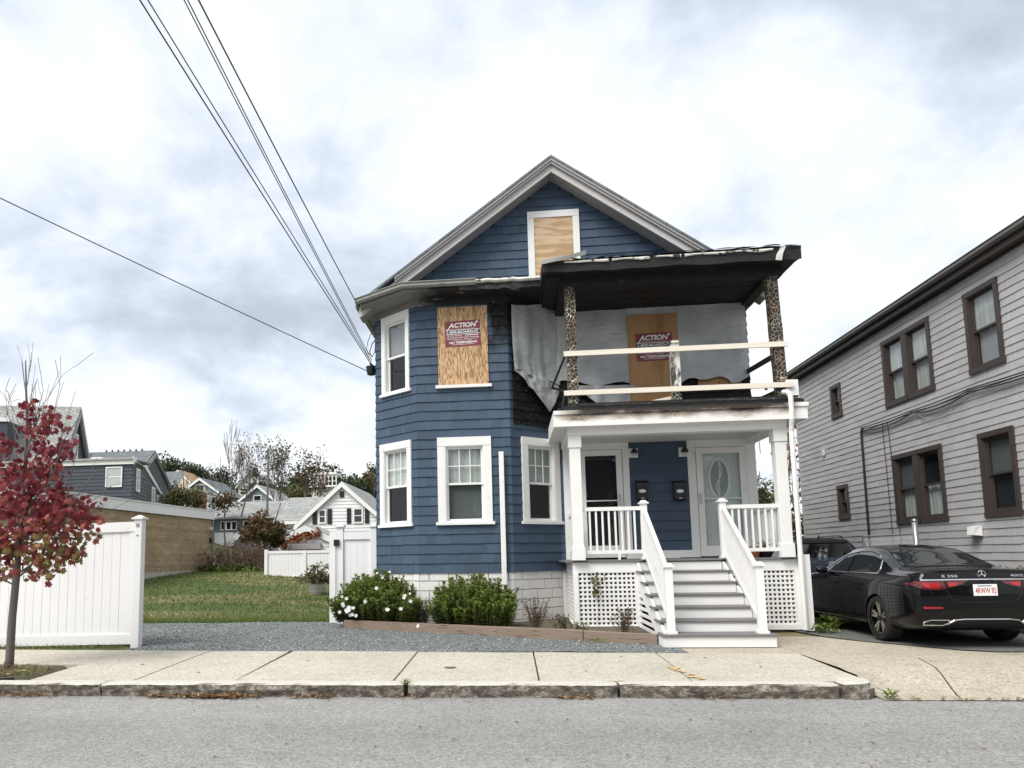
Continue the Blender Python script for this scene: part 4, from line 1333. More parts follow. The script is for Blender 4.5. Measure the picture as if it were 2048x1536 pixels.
# ================================================================== things fixed to or standing on the house
def board(name, label, W, s0, s1, z0, z1, d0, d1, mat, nails=True):
    t = thing(name, label, 'board', W((s0 + s1) / 2, d0, z0))
    put('sheet', MB(W).box(s0, s1, d0, d1, z0, z1), M[mat], t)
    if nails:
        mb = MB(W)
        for k in range(9):
            for s in (s0 + .03, s1 - .03):
                z = z0 + .06 + (z1 - z0 - .12) * k / 8
                mb.box(s - .008, s + .008, d1, d1 + .003, z - .008, z + .008)
        put('screw_heads', mb, M['black'], t)
    return t
board('plywood_board', 'strongly grained plywood board nailed over the upper bay window', WC, .46, 1.50, 4.992, 6.665, .026, .043, 'plyA')
board('plywood_board', 'pale plywood board closing the attic window in the gable', WM, .712, 1.558, 7.552, 8.898, .022, .036, 'plyB')
board('plywood_board', 'tall ochre plywood board closing the upper porch door', WM, 2.62, 3.67, 4.205, 6.55, .075, .093, 'plyC')
board('plywood_board', 'low plywood board showing under the torn sheet on the upper porch', WM, 4.04, 4.92, 4.93, 5.6, .02, .035, 'plyC')

def action_sign(label, W, s0, s1, z0, z1, d, tilt):
    cs, cz = (s0 + s1) / 2, (z0 + z1) / 2
    w, h = s1 - s0, z1 - z0
    c, s = math.cos(tilt), math.sin(tilt)
    def fr(u, v, e): return W(cs + u * c - v * s, d + e, cz + u * s + v * c)
    t = thing('warning_sign', label, 'sign', fr(0, -h / 2, 0))
    put('panel', MB(lambda a, b, e: fr(a, b, e)).hexa([(-w / 2, -h / 2, 0), (w / 2, -h / 2, 0), (w / 2, h / 2, 0), (-w / 2, h / 2, 0), (-w / 2, -h / 2, .004), (w / 2, -h / 2, .004), (w / 2, h / 2, .004), (-w / 2, h / 2, .004)]), M['redplastic'], t)
    def line(txt, v, wd, ht, mat='ink', shear=0, bold=.0, u=0): 
        mb = text_mb(txt, .1, lambda a, b, e: fr(a + u, b + v, .0055 + e), .0006, shear, bold, width=wd, height=ht)
        put('lettering', mb, M[mat], t)
    def bar(v, ht, wd, mat, e=.0047, u=0):
        mb = MB(fr); mb.box(u - wd / 2, u + wd / 2, v - ht / 2, v + ht / 2, .004, e); put('stripe', mb, M[mat], t)
    line('ACTION', h * .33, w * .80, h * .19, shear=.25, bold=.004)
    mb = MB(fr)   # arrow strokes that run out of the A and the N
    mb.hexa([(-w * .44, h * .16, .0045), (-w * .41, h * .16, .0045), (-w * .33, h * .28, .0045), (-w * .37, h * .28, .0045), (-w * .44, h * .16, .006), (-w * .41, h * .16, .006), (-w * .33, h * .28, .006), (-w * .37, h * .28, .006)])
    mb.add([(-w * .47, h * .18, .006), (-w * .44, h * .11, .006), (-w * .39, h * .16, .006), (w * .36, h * .40, .006), (w * .46, h * .40, .006), (w * .42, h * .48, .006)], [(0, 1, 2), (3, 4, 5)])
    put('arrow', mb, M['ink'], t)
    line('Board-Up & Property Securing', h * .185, w * .70, h * .035, shear=.2)
    bar(h * .145, h * .022, w * .96, 'ink')
    bar(h * .065, h * .125, w * .96, 'inkblk')
    line('1-800-BOARD-IT', h * .065, w * .90, h * .095, bold=.004)
    bar(-h * .015, h * .022, w * .96, 'ink')
    line('24 HR. Service', -h * .075, w * .42, h * .05, u=-w * .23, bold=.002)
    line('Board-Up & Property Securing', -h * .155, w * .90, h * .055, bold=.003)
    bar(-h * .215, h * .012, w * .42, 'ink', u=-w * .23); bar(-h * .215, h * .012, w * .40, 'ink', u=w * .23); bar(-h * .26, h * .010, w * .5, 'ink')
    bar(-h * .075, h * .028, w * .38, 'ink', u=w * .25)
    line('NO TRESPASSING!', -h * .345, w * .78, h * .085, bold=.004)
    bar(-h * .425, h * .014, w * .6, 'ink')
action_sign('red board-up notice on the strongly grained board of the bay', WC, .617, 1.352, 5.81, 6.36, .044, R(1.5))
action_sign('red board-up notice on the tall ochre board of the upper porch', WM, 2.78, 3.54, 5.53, 6.14, .094, R(.6))

# grey plastic sheets
def tarp(name, label, W, s0, s1, top, bot, n=36, m=22, d0=.04, amp=.02, seed=0, folds=1.0):
    vs, fs = [], []
    for j in range(m + 1):
        for i in range(n + 1):
            u, v = i / n, j / m
            s = s0 + (s1 - s0) * u
            za, zb = bot(u), top(u)
            z = za + (zb - za) * v
            d = d0 + amp * (1 + noise.noise((s * 2.3 + seed, z * 1.2, seed)) + .7 * noise.noise((s * 5 + seed, z * 2.2, 4.))) + folds * .012 * math.sin(s * 17 + 3 * noise.noise((s, z * .8, seed))) * (1 - v) ** .5
            d += .03 * (1 - v) ** 6 * (1 + noise.noise((s * 9, 1, seed)))
            vs.append(W(s, d, z))
    for j in range(m):
        for i in range(n): fs.append((j * (n + 1) + i, j * (n + 1) + i + 1, (j + 1) * (n + 1) + i + 1, (j + 1) * (n + 1) + i))
    o = put(name, MB().add(vs, fs), M['tarp'], smooth=True)
    return tag(o, label, 'plastic sheet')
tarp('plastic_sheet', 'grey plastic sheet on the porch wall left of the ochre board', WM, 1.08, 2.66, lambda u: 6.71, lambda u: 5.16 - .12 * u + .05 * math.sin(u * 9), d0=.03, seed=1)
tarp('plastic_sheet', 'grey plastic sheet on the porch wall right of the ochre board', WM, 3.66, 5.07, lambda u: 6.71, lambda u: 5.0 + .12 * abs(math.sin(u * 4.2)) + .05 * math.sin(u * 13), d0=.06, seed=5, amp=.03)
tarp('plastic_sheet', 'narrow grey plastic strip above the ochre board', WM, 2.60, 3.74, lambda u: 6.715, lambda u: 6.50 + .02 * math.sin(u * 7), m=6, d0=.045, seed=7)
tarp('plastic_sheet', 'crumpled grey sheet low on the upper porch beside the ochre board', WM, 1.35, 2.72, lambda u: 5.06 - .04 * u, lambda u: 4.86 - .62 * smooth01((u - .25) / .4) + .05 * math.sin(u * 15), d0=.05, amp=.06, seed=9, folds=2)
tarp('plastic_sheet', 'large pale plastic sheet over the bay facet beside the burnt porch', WR, .055, 1.32, lambda u: 6.86 - .2 * (1 - smooth01(u / .9)), lambda u: 5.27 - .16 * u + .03 * math.sin(u * 11), d0=.05, amp=.035, seed=3)
# the torn flap hanging below it
vs, fs = [], []
n, m = 26, 14
for j in range(m + 1):
    for i in range(n + 1):
        u, v = i / n, j / m
        top = 5.30 - .17 * u
        tip = 5.28 - (.84 * (u / .72) if u < .72 else .84 * (1 - (u - .72) / .5))
        z = top + (min(tip, top) - top) * v
        s = .07 + 1.22 * u
        d = .10 + .10 * v * math.sin(u * 3.1) + .035 * noise.noise((s * 6, z * 5, 2.)) + .05 * (1 - v) * noise.noise((s * 9, 3, z * 9))
        vs.append(WR(s, d, z + .03 * noise.noise((s * 7, 0, z * 3))))
for j in range(m):
    for i in range(n): fs.append((j * (n + 1) + i, j * (n + 1) + i + 1, (j + 1) * (n + 1) + i + 1, (j + 1) * (n + 1) + i))
tag(put('plastic_sheet', MB().add(vs, fs), M['tarp'], smooth=True), 'torn triangular flap of plastic hanging over the charred bay shingles', 'plastic sheet')

# mailboxes, lamps, doormat
def mailbox(x0, x1, z0, z1, label):
    t = thing('mailbox', label, 'mailbox', ((x0 + x1) / 2, 14.97, z0), group='mailboxes between the doors')
    prof = [(0, z0 + .02), (.085, z0), (.105, z0 + .03), (.11, z1 - .12), (0, z1 - .10)]
    put('box', MB(WM).prism([(d + .026, z) for d, z in prof], lambda a, b, c: (c, a, b), x0, x1), M['black'], t)
    lid = [(0, z1 - .099), (.125, z1 - .119), (.12, z1 - .06), (.07, z1 - .015), (0, z1)]
    put('lid', MB(WM).prism([(d + .026, z) for d, z in lid], lambda a, b, c: (c, a, b), x0 - .006, x1 + .006), M['black'], t)
    cx, cz = (x0 + x1) / 2, z0 + .19
    put('name_plate', MB(WM).prism([(cx + .075 * math.cos(k * math.pi / 10), cz + .036 * math.sin(k * math.pi / 10)) for k in range(20)], lambda a, b, c: (a, c, b), .137, .140), M['ink'], t)
    put('latch', MB(WM).box(cx - .03, cx + .03, .133, .145, z0 + .035, z0 + .055), M['steel'], t)
mailbox(2.655, 2.875, 2.565, 2.985, 'black mailbox nearer the dark glass door')
mailbox(3.41, 3.645, 2.545, 2.965, 'black mailbox nearer the door with oval glass')
def lamp(x, z, label):
    t = thing('wall_lamp', label, 'lamp', (x, 14.97, z), group='lamps between the doors')
    put('back_plate', MB(WM).box(x - .095, x + .095, .026, .04, z - .10, z + .095), M['white'], t)
    put('arm', MB().tube([(x, 14.955, z + .03), (x, 14.88, z + .09), (x, 14.83, z + .10), (x, 14.83, z + .06)], .010, 6), M['black'], t)
    put('shade', MB().lathe([(.02, .075), (.045, .06), (.065, .02), (.075, -.02), (.07, -.022), (.02, .05)], (x, 14.83, z), 'z', 16), M['black'], t, smooth=True)
    put('glass_jar', MB().lathe([(.05, .0), (.06, -.03), (.065, -.07), (.03, -.085), (.0, -.086)], (x, 14.83, z), 'z', 14), M['glass'], t, smooth=True)
lamp(2.63, 3.575, 'black bell lamp above the left mailbox')
lamp(3.655, 3.565, 'black bell lamp above the right mailbox')
tag(put('door_mat', MB().box(3.45, 4.35, 14.3, 14.85, 1.356, 1.372), M['rubber']), 'dark doormat before the door with oval glass', 'doormat')
M['terracotta'] = surf('terracotta', (.36, .12, .06), .8, .08, 4, .05, 30, .1)
for (x, y, r_, lab) in ((4.55, 13.75, .11, 'small terracotta pot behind the right porch railing'),):
    t = thing('flower_pot', lab, 'pot', (x, y, 1.356))
    put('pot', MB().lathe([(r_ * .7, 0), (r_, .17), (r_ * 1.12, .17), (r_ * 1.12, .21), (r_ * .9, .21), (r_ * .8, .15)], (x, y, 1.356), 'z', 16), M['terracotta'], t)
t = thing('planter_bowl', 'dark planter bowl with dry stems behind the right porch railing', 'planter', (4.78, 13.85, 1.356))
put('bowl', MB().lathe([(.10, 0), (.18, .14), (.20, .16), (.15, .15)], (4.78, 13.85, 1.356), 'z', 16), M['black'], t)
mb = MB()
for k in range(18):
    a = rnd.random() * 6.28; r_ = rnd.uniform(.02, .16)
    mb.tube([(4.78, 13.85, 1.49), (4.78 + r_ * math.cos(a) * .6, 13.85 + r_ * math.sin(a) * .6, 1.60), (4.78 + r_ * math.cos(a), 13.85 + r_ * math.sin(a), 1.60 + rnd.uniform(0, .1))], .006, 3)
put('stems', mb, M['brownstem'], t)
# string of beads hanging by the right door
mb = MB()
for k in range(9): mb.lathe([(.003, -.03), (.013, -.015), (.013, .0), (.003, .012)], (4.83 + .004 * math.sin(k), 13.9, 3.73 - k * .045), 'z', 6)
tag(put('wind_chime', mb, M['ink']), 'thin white chain hanging from the porch ceiling by the right door', 'chain')

# timber edging of the flower bed
M['timber'] = surf('weathered_timber', (.235, .18, .14), .85, .14, 2, .16, 9, .5, stretch=(.7, .7, 9), dark=((.07, .045, .035), .585, .64, 3))
edge = thing('timber_edging', 'weathered brown timber edging round the flower bed', 'edging', (-.5, 12.9, .03))
E0, E1, E2 = Vector((-3.42, 14.37, 0)), Vector((1.18, 12.02, 0)), Vector((2.26, 11.47, 0))
put('timber', MB().beam((E0.x, E0.y, .105), (E1.x - .005, E1.y, .115), .10, .20), M['timber'], edge, bevel=.008)
put('timber', MB().beam((E1.x + .005, E1.y, .113), (E2.x, E2.y, .105), .10, .19), M['timber'], edge, bevel=.008)

# ================================================================== fences
def cap(x, y, z, w, parent):
    c = MB(); h = w / 2 + .03
    c.box(x - h, x + h, y - h, y + h, z, z + .03)
    c.add([(x - h + .02, y - h + .02, z + .03), (x + h - .02, y - h + .02, z + .03), (x + h - .02, y + h - .02, z + .03), (x - h + .02, y + h - .02, z + .03), (x - .02, y - .02, z + .07), (x + .02, y - .02, z + .07), (x + .02, y + .02, z + .07), (x - .02, y + .02, z + .07)], MB.HEX)
    put('cap', c, M['vinyl'], parent)
fence = thing('vinyl_fence', 'white vinyl privacy fence behind the red maple', 'fence', (-8, 11.5, .04))
p_ = put('post', MB().box(-6.415, -6.275, 11.43, 11.57, -.02, 2.19), M['vinyl'], fence, bevel=.006)
cap(-6.345, 11.5, 2.19, .14, p_)
put('number_plate', MB().box(-6.375, -6.315, 11.422, 11.429, 2.06, 2.12), M['steel'], p_)
put('latch_plate', MB().box(-6.365, -6.33, 11.422, 11.429, 1.90, 1.925), M['steel'], p_)
def fz(x): return .02 * (x + 6.4)
for (a, b) in (((-12.4, -6.416)),):
    put('rail', MB().hexa([(a, 11.46, 1.985 + fz(a)), (b, 11.46, 1.985), (b, 11.56, 1.985), (a, 11.56, 1.985 + fz(a)), (a, 11.46, 2.15 + fz(a)), (b, 11.46, 2.15), (b, 11.56, 2.15), (a, 11.56, 2.15 + fz(a))]), M['vinyl'], fence)
    put('rail', MB().hexa([(a, 11.46, .08 + fz(a) * .7), (b, 11.46, .08), (b, 11.56, .08), (a, 11.56, .08 + fz(a) * .7), (a, 11.46, .245 + fz(a) * .7), (b, 11.46, .245), (b, 11.56, .245), (a, 11.56, .245 + fz(a) * .7)]), M['vinyl'], fence)
x = -6.42
put('board', MB().box(-6.52, -6.418, 11.475, 11.545, .2, 2.0), M['vinyl'], fence)
x = -6.523
while x > -12.3:
    j = rnd.uniform(-.0015, .0015)
    mb = MB()
    z0, z1 = .24 + fz(x) * .7, 1.99 + fz(x)
    w = .155
    mb.box(x - w + .006, x, 11.490 + j, 11.52, z0, z1)
    mb.box(x - w, x - w + .006, 11.4945, 11.515, z0, z1)
    put('board', mb, M['vinyl'], fence)
    x -= w + .001
gate = thing('vinyl_gate', 'white vinyl gate panel between posts beside the blue house', 'gate', (-3.5, 15.4, .05))
put('stile', MB().box(-4.015, -3.862, 15.36, 15.44, .06, 2.06), M['vinyl'], gate)
put('latch', MB().box(-3.90, -3.78, 15.28, 15.36, 1.74, 1.88), M['black'], gate)
for (x, w, z) in ((-3.775, .15, 2.16), (-3.015, .14, 2.15)):
    p_ = put('post', MB().box(x - w / 2, x + w / 2, 15.33, 15.47, -.05, z), M['vinyl'], gate, bevel=.006)
    cap(x, 15.4, z, w, p_)
put('drop_rod', MB().tube([(-3.86, 15.30, .1), (-3.86, 15.30, 1.8)], .008, 5), M['steel'], gate)
put('rail', MB().box(-3.699, -3.086, 15.35, 15.45, 1.88, 2.05), M['vinyl'], gate)
put('rail', MB().box(-3.699, -3.086, 15.35, 15.45, .1, .27), M['vinyl'], gate)
for k in range(4):
    a = -3.699 + k * .1532
    put('board', MB().box(a + .001, a + .1520, 15.385, 15.415, .25, 1.9), M['vinyl'], gate)

# ================================================================== the grey house on the right
WG = Wall((9.2, 0), (0, 1), (-1, 0))
ghouse = thing('grey_house', 'long grey shingled house with dark brown window frames on the right', 'house', (12.5, 16, .05))
M['greyshingle'] = None
def grey_shingle():
    m, nt, b = base('grey_striated_shingle')
    p = pos(nt)
    at = nd(nt, 'ShaderNodeAttribute', {'attribute_name': 'tint'}).outputs['Fac']
    st = noi(nt, scl(nt, p, (1, 55, 1.5)), 1.0, 3, .6)
    n1 = noi(nt, p, .7, 4)
    k = mth(nt, 'MULTIPLY', at, mth(nt, 'ADD', .62, mth(nt, 'ADD', mth(nt, 'MULTIPLY', st, .5), mth(nt, 'MULTIPLY', n1, .26))))
    c = nd(nt, 'ShaderNodeVectorMath', {'operation': 'SCALE'}, i0=(.40, .395, .40))
    nt.links.new(k, c.inputs['Scale'])
    link(nt, c.outputs[0], b, 'Base Color')
    b.inputs['Roughness'].default_value = .75
    bumpn(nt, b, st, .3, .01)
    return m
M['greyshingle'] = grey_shingle()
kw = dict(trim='brown', sash='brown', cas=.10, head=.10, sill=.02, sill_h=.10, sdepth=.05)
holes = []
def gwin(s0, s1, z0, z1, **k):
    q = dict(kw); q.update(k)
    holes.append(window(WG, s0, s1, z0, z1, ghouse, **q))
gwin(15.77, 16.755, 4.87, 6.50, up='blind', low='blind'); gwin(16.76, 17.72, 4.87, 6.50, up='blind', low='blind')
gwin(13.60, 14.58, 4.87, 6.51, up='blind', low='shade')
gwin(19.97, 20.56, 5.15, 6.08, up=None, low=None, cas=.09); gwin(19.99, 20.61, 2.32, 3.26, up=None, low=None, cas=.09)
gwin(15.74, 16.71, 2.05, 3.69, up=None, low='blind'); gwin(16.715, 17.68, 2.05, 3.69, up='screen', low='blind')
gwin(13.58, 14.55, 2.045, 3.68, up='screen', low='dark')  # lower sheet is black, standing in for the dark room behind
siding(WG, 9.4, 23.0, 1.05, 6.86, .1505, holes, ghouse, M['greyshingle'], wid=(.25, .62), dout=.017, tv=.035, smat=M['sheath'], off=.03)
put('corner_board', MB().box(9.17, 9.23, 22.98, 23.06, .9, 6.86), M['greyshingle'], ghouse)
put('rear_wall', MB().box(9.21, 17.5, 22.9, 23.0, .0, 6.74), M['greyshingle'], ghouse)
WGF = Wall((9.2, 9.4), (1, 0), (0, -1))
siding(WGF, 0, 8.3, 1.05, 6.74, .1505, [], ghouse, M['greyshingle'], wid=(.5, 1.2), dout=.022, tv=.035)
put('foundation', MB().box(9.23, 17.5, 9.42, 22.95, -.1, 1.06), M['concrete'], ghouse)
put('soffit', MB().box(9.02, 9.2, 9.2, 23.2, 6.86, 6.88), M['brown'], ghouse)
put('eave_fascia', MB().box(8.99, 9.02, 9.2, 23.2, 6.85, 7.03), M['brown'], ghouse)
put('frieze_board', MB().box(9.155, 9.2, 9.4, 23.0, 6.81, 6.86), M['brown'], ghouse)
M['gutterdark'] = surf('dark_gutter', (.11, .105, .10), .45, .1, 2, .05, 20, .05)
mb = MB()
vs, fs = [], []
for i in range(25):
    y = 9.1 + 14.2 * i / 24
    for (u, v) in [(0, .0), (0, -.10), (-.04, -.125), (-.085, -.12), (-.115, -.08), (-.11, -.03), (-.13, 0), (-.115, -.005)]: vs.append((8.99 + u, y, 7.09 + v + .01 * noise.noise((y * .4, 0, 0))))
for i in range(24):
    for k in range(7): fs.append((i * 8 + k, i * 8 + k + 1, (i + 1) * 8 + k + 1, (i + 1) * 8 + k))
put('gutter', mb.add(vs, fs), M['gutterdark'], ghouse)
mb = MB(); mb.hexa([(8.93, 9.1, 7.05), (13.3, 9.1, 9.2), (13.3, 23.3, 9.2), (8.93, 23.3, 7.05), (8.93, 9.1, 7.10), (13.3, 9.1, 9.28), (13.3, 23.3, 9.28), (8.93, 23.3, 7.10)])
mb.hexa([(17.9, 9.0, 6.95), (13.3, 9.0, 9.2), (13.3, 23.35, 9.2), (17.9, 23.35, 6.95), (17.9, 9.0, 7.0), (13.3, 9.0, 9.28), (13.3, 23.35, 9.28), (17.9, 23.35, 7.0)])
put('roof', mb, M['roofdark'], ghouse)
# service cables
def sag(a, b, n=12, s=.1):
    a, b = Vector(a), Vector(b)
    return [a + (b - a) * (i / n) - Vector((0, 0, s * 4 * (i / n) * (1 - i / n))) for i in range(n + 1)]
cb = MB()
cb.tube([(9.15, 19.03, 1.3), (9.15, 19.0, 3.2), (9.15, 18.98, 4.5), (9.15, 18.9, 4.60)], .028, 6)
put('conduit', cb, M['black'], ghouse)
for k, (dz, s) in enumerate(((0, .05), (-.03, .10), (.03, .02))):
    cb = MB()
    cb.tube(sag((9.12, 18.92, 4.58 + dz), (9.12, 16.6, 4.55 + dz), 10, s) + sag((9.12, 16.55, 4.55 + dz), (9.12, 14.6, 4.57 + dz), 10, s)[1:] + sag((9.12, 14.55, 4.57 + dz), (9.12, 12.2, 4.5 + dz), 8, s * .5)[1:], .014, 5)
    put('cable', cb, M['black'], ghouse)
cb = MB(); cb.tube([(9.15, 17.9, 1.4), (9.15, 17.92, 3.3), (9.15, 17.95, 4.55)], .008, 4); put('cable', cb, M['black'], ghouse)
cb = MB(); cb.tube([(9.15, 17.55, 1.4), (9.15, 17.62, 3.0), (9.15, 17.7, 4.52)], .009, 4); put('cable', cb, M['black'], ghouse)
cb = MB(); cb.tube(sag((9.13, 16.55, 4.55), (9.13, 15.0, 4.53), 10, .28), .007, 4); put('cable', cb, M['steel'], ghouse)
mb = MB(); mb.hexa([(9.17, 14.70, 1.70), (9.17, 14.95, 1.70), (9.02, 14.93, 1.72), (9.02, 14.72, 1.72), (9.17, 14.70, 1.90), (9.17, 14.95, 1.90), (9.05, 14.95, 1.88), (9.05, 14.70, 1.88)])
put('dryer_vent', mb, M['white'], ghouse)
put('number_plate', MB().box(9.14, 9.165, 21.2, 21.32, 4.22, 4.38), M['white'], ghouse)
put('number', text_mb('4', .12, lambda u, v, w: (9.139 - w, 21.26 - u, 4.30 + v), .001, width=.05, height=.09), M['inkblk'], ghouse)

# short chain-link fence by the grey wall
cl_ = thing('chain_link_fence', 'short chain link fence with steel post against the grey house', 'fence', (8.9, 17.5, .05))
p_ = put('post', MB().tube([(8.75, 16.2, .05), (8.75, 16.2, 2.05)], .055, 10), M['steel'], cl_, smooth=True)
put('cap', MB().lathe([(.06, 0), (.06, .03), (.045, .06), (.01, .075)], (8.75, 16.2, 2.05), 'z', 10), M['steel'], p_, smooth=True)
put('top_rail', MB().tube([(8.75, 16.2, 1.80), (8.9, 18.8, 1.80)], .02, 6), M['steel'], cl_)
put('post', MB().tube([(8.9, 18.8, .05), (8.9, 18.8, 1.82)], .03, 8), M['steel'], cl_)
mb = MB()
for k in range(34):
    for sg in (-1, 1):
        y = 16.2 + 2.6 * k / 33
        y2 = y + sg * .9
        ya, yb = max(16.2, min(18.8, y)), max(16.2, min(18.8, y2))
        f = (yb - ya) / (y2 - y) if abs(y2 - y) > 1e-6 else 1
        mb.tube([(8.75 + .0577 * (ya - 16.2), ya, 1.78), (8.75 + .0577 * (yb - 16.2), yb, 1.78 - 1.0 * f)], .004, 3, cap=False)
put('mesh', mb, M['steel'], cl_)

# ================================================================== vehicles
def paint(name, c, rough=.22):
    m, nt, b = base(name)
    n = noi(nt, objc(nt), 2.5, 3)
    k = mth(nt, 'ADD', .9, mth(nt, 'MULTIPLY', n, .2))
    sc = nd(nt, 'ShaderNodeVectorMath', {'operation': 'SCALE'}, i0=c); nt.links.new(k, sc.inputs['Scale'])
    link(nt, sc.outputs[0], b, 'Base Color')
    link(nt, mth(nt, 'ADD', rough - .06, mth(nt, 'MULTIPLY', noi(nt, objc(nt), 14, 4, .7), .12)), b, 'Roughness')
    b.inputs['Coat Weight'].default_value = .8
    b.inputs['Coat IOR'].default_value = 1.38
    b.inputs['Specular IOR Level'].default_value = .08
    b.inputs['Coat Roughness'].default_value = .012
    return m
M['blackpaint'] = paint('black_car_paint', (.003, .003, .004))
M['bluepaint'] = paint('blue_grey_car_paint', (.055, .075, .105))
M['carglass'] = surf('dark_car_glass', (.012, .014, .015), .06, .03, 3, .01, 20, 0, spec=.8, obj=True)
M['rearglass'] = surf('rear_car_glass', (.02, .024, .026), .04, .03, 3, .01, 20, 0, spec=1.0, obj=True)
M['rearglass'].node_tree.nodes['Principled BSDF'].inputs['IOR'].default_value = 2.0
M['redlens'] = surf('red_lens', (.36, .012, .018), .12, .1, 8, .05, 30, 0, spec=.7, obj=True)
M['darklens'] = surf('smoked_red_lens', (.10, .012, .016), .12, .1, 8, .05, 30, 0, spec=.7, obj=True)
M['alloy'] = surf('alloy_rim', (.50, .46, .40), .28, .05, 4, .02, 20, 0, metal=.9, obj=True)
M['alloydark'] = surf('dark_alloy', (.03, .03, .03), .4, .05, 4, .02, 20, 0, metal=.6, obj=True)

def interp(tab, y):
    """monotone smooth interpolation of (y, value) pairs"""
    if y <= tab[0][0]: return tab[0][1]
    if y >= tab[-1][0]: return tab[-1][1]
    n = len(tab)
    for i in range(n - 1):
        if tab[i][0] <= y <= tab[i + 1][0]: break
    def slope(i):
        if i == 0: return (tab[1][1] - tab[0][1]) / (tab[1][0] - tab[0][0])
        if i == n - 1: return (tab[-1][1] - tab[-2][1]) / (tab[-1][0] - tab[-2][0])
        a = (tab[i][1] - tab[i - 1][1]) / (tab[i][0] - tab[i - 1][0]); b = (tab[i + 1][1] - tab[i][1]) / (tab[i + 1][0] - tab[i][0])
        return 0 if a * b <= 0 else 2 * a * b / (a + b)
    h = tab[i + 1][0] - tab[i][0]; t = (y - tab[i][0]) / h
    m0, m1 = slope(i) * h, slope(i + 1) * h
    p0, p1 = tab[i][1], tab[i + 1][1]
    return (2 * t ** 3 - 3 * t ** 2 + 1) * p0 + (t ** 3 - 2 * t ** 2 + t) * m0 + (-2 * t ** 3 + 3 * t ** 2) * p1 + (t ** 3 - t ** 2) * m1

def catmull(pts, sub):
    out = []
    n = len(pts)
    for i in range(n - 1):
        p0, p1, p2, p3 = pts[max(0, i - 1)], pts[i], pts[i + 1], pts[min(n - 1, i + 2)]
        for k in range(sub):
            t = k / sub
            out.append(tuple(.5 * ((2 * b) + (-a + c) * t + (2 * a - 5 * b + 4 * c - d) * t * t + (-a + 3 * b - 3 * c + d) * t ** 3) for a, b, c, d in zip(p0, p1, p2, p3)))
    out.append(pts[-1]); return out

def car_body(T, ys, waist=.90):
    secs = []
    for y in ys:
        zb, w, belt, wb, zr, wr = (interp(T[k], y) for k in ('zb', 'w', 'belt', 'wb', 'zr', 'wr'))
        ws = min(waist, belt - .05)
        h = zr - belt
        pts = [(0, zb), (.72 * w, zb), (.93 * w, zb + .05), (.985 * w, zb + .16), (w, zb + (ws - zb) * .6), (.99 * w, ws), (wb, belt), (wb - (wb - wr) * .25, belt + h * .30), (wb - (wb - wr) * .62, belt + h * .66), (wr, zr - min(.07, h * .18)), (wr * .86, zr - min(.025, h * .06)), (wr * .45, zr + .006), (0, zr + .012)]
        secs.append(catmull(pts, 4))
    m = len(secs[0])
    vs, fs = [], []
    full = 2 * m - 2
    for y, s in zip(ys, secs):
        ring_ = [(x, y, z) for x, z in s] + [(-x, y, z) for x, z in s[-2:0:-1]]
        vs += ring_
    for i in range(len(ys) - 1):
        for k in range(full):
            fs.append((i * full + k, i * full + (k + 1) % full, (i + 1) * full + (k + 1) % full, (i + 1) * full + k))
    fs.append(tuple(range(full - 1, -1, -1)))
    fs.append(tuple((len(ys) - 1) * full + k for k in range(full)))
    return vs, fs

def finish_body(vs, fs, arches, mat, parent, name='body'):
    me = MB().add(vs, fs).mesh(name, mat)
    o = bpy.data.objects.new(name, me); COL.objects.link(o)
    tmp = []
    for (y, z, r_) in arches:
        for sx in (-1, 1):
            c = MB().lathe([(0.001, 0), (r_, 0), (r_, .6), (0.001, .6)] , (sx * .60 if sx > 0 else -1.20, y, z), 'x', 40)
            cm = c.mesh('cutter', mat)
            co = bpy.data.objects.new('cutter', cm); COL.objects.link(co); tmp.append(co)
            bm_ = o.modifiers.new('b', 'BOOLEAN'); bm_.object = co; bm_.operation = 'DIFFERENCE'; bm_.solver = 'EXACT'
    dg = bpy.context.evaluated_depsgraph_get()
    dg.update()
    new = bpy.data.meshes.new_from_object(o.evaluated_get(dg))
    for c in tmp: bpy.data.objects.remove(c)
    bpy.data.objects.remove(o)
    new.materials.clear(); new.materials.append(mat)
    bm = bmesh.new(); bm.from_mesh(new)
    for f in bm.faces: f.smooth = True
    for e in bm.edges:
        if len(e.link_faces) == 2 and e.calc_face_angle(0) > R(38): e.smooth = False
    bmesh.ops.recalc_face_normals(bm, faces=bm.faces)
    bm.to_mesh(new); bm.free()
    return put(name, new, mat, parent, local=True)

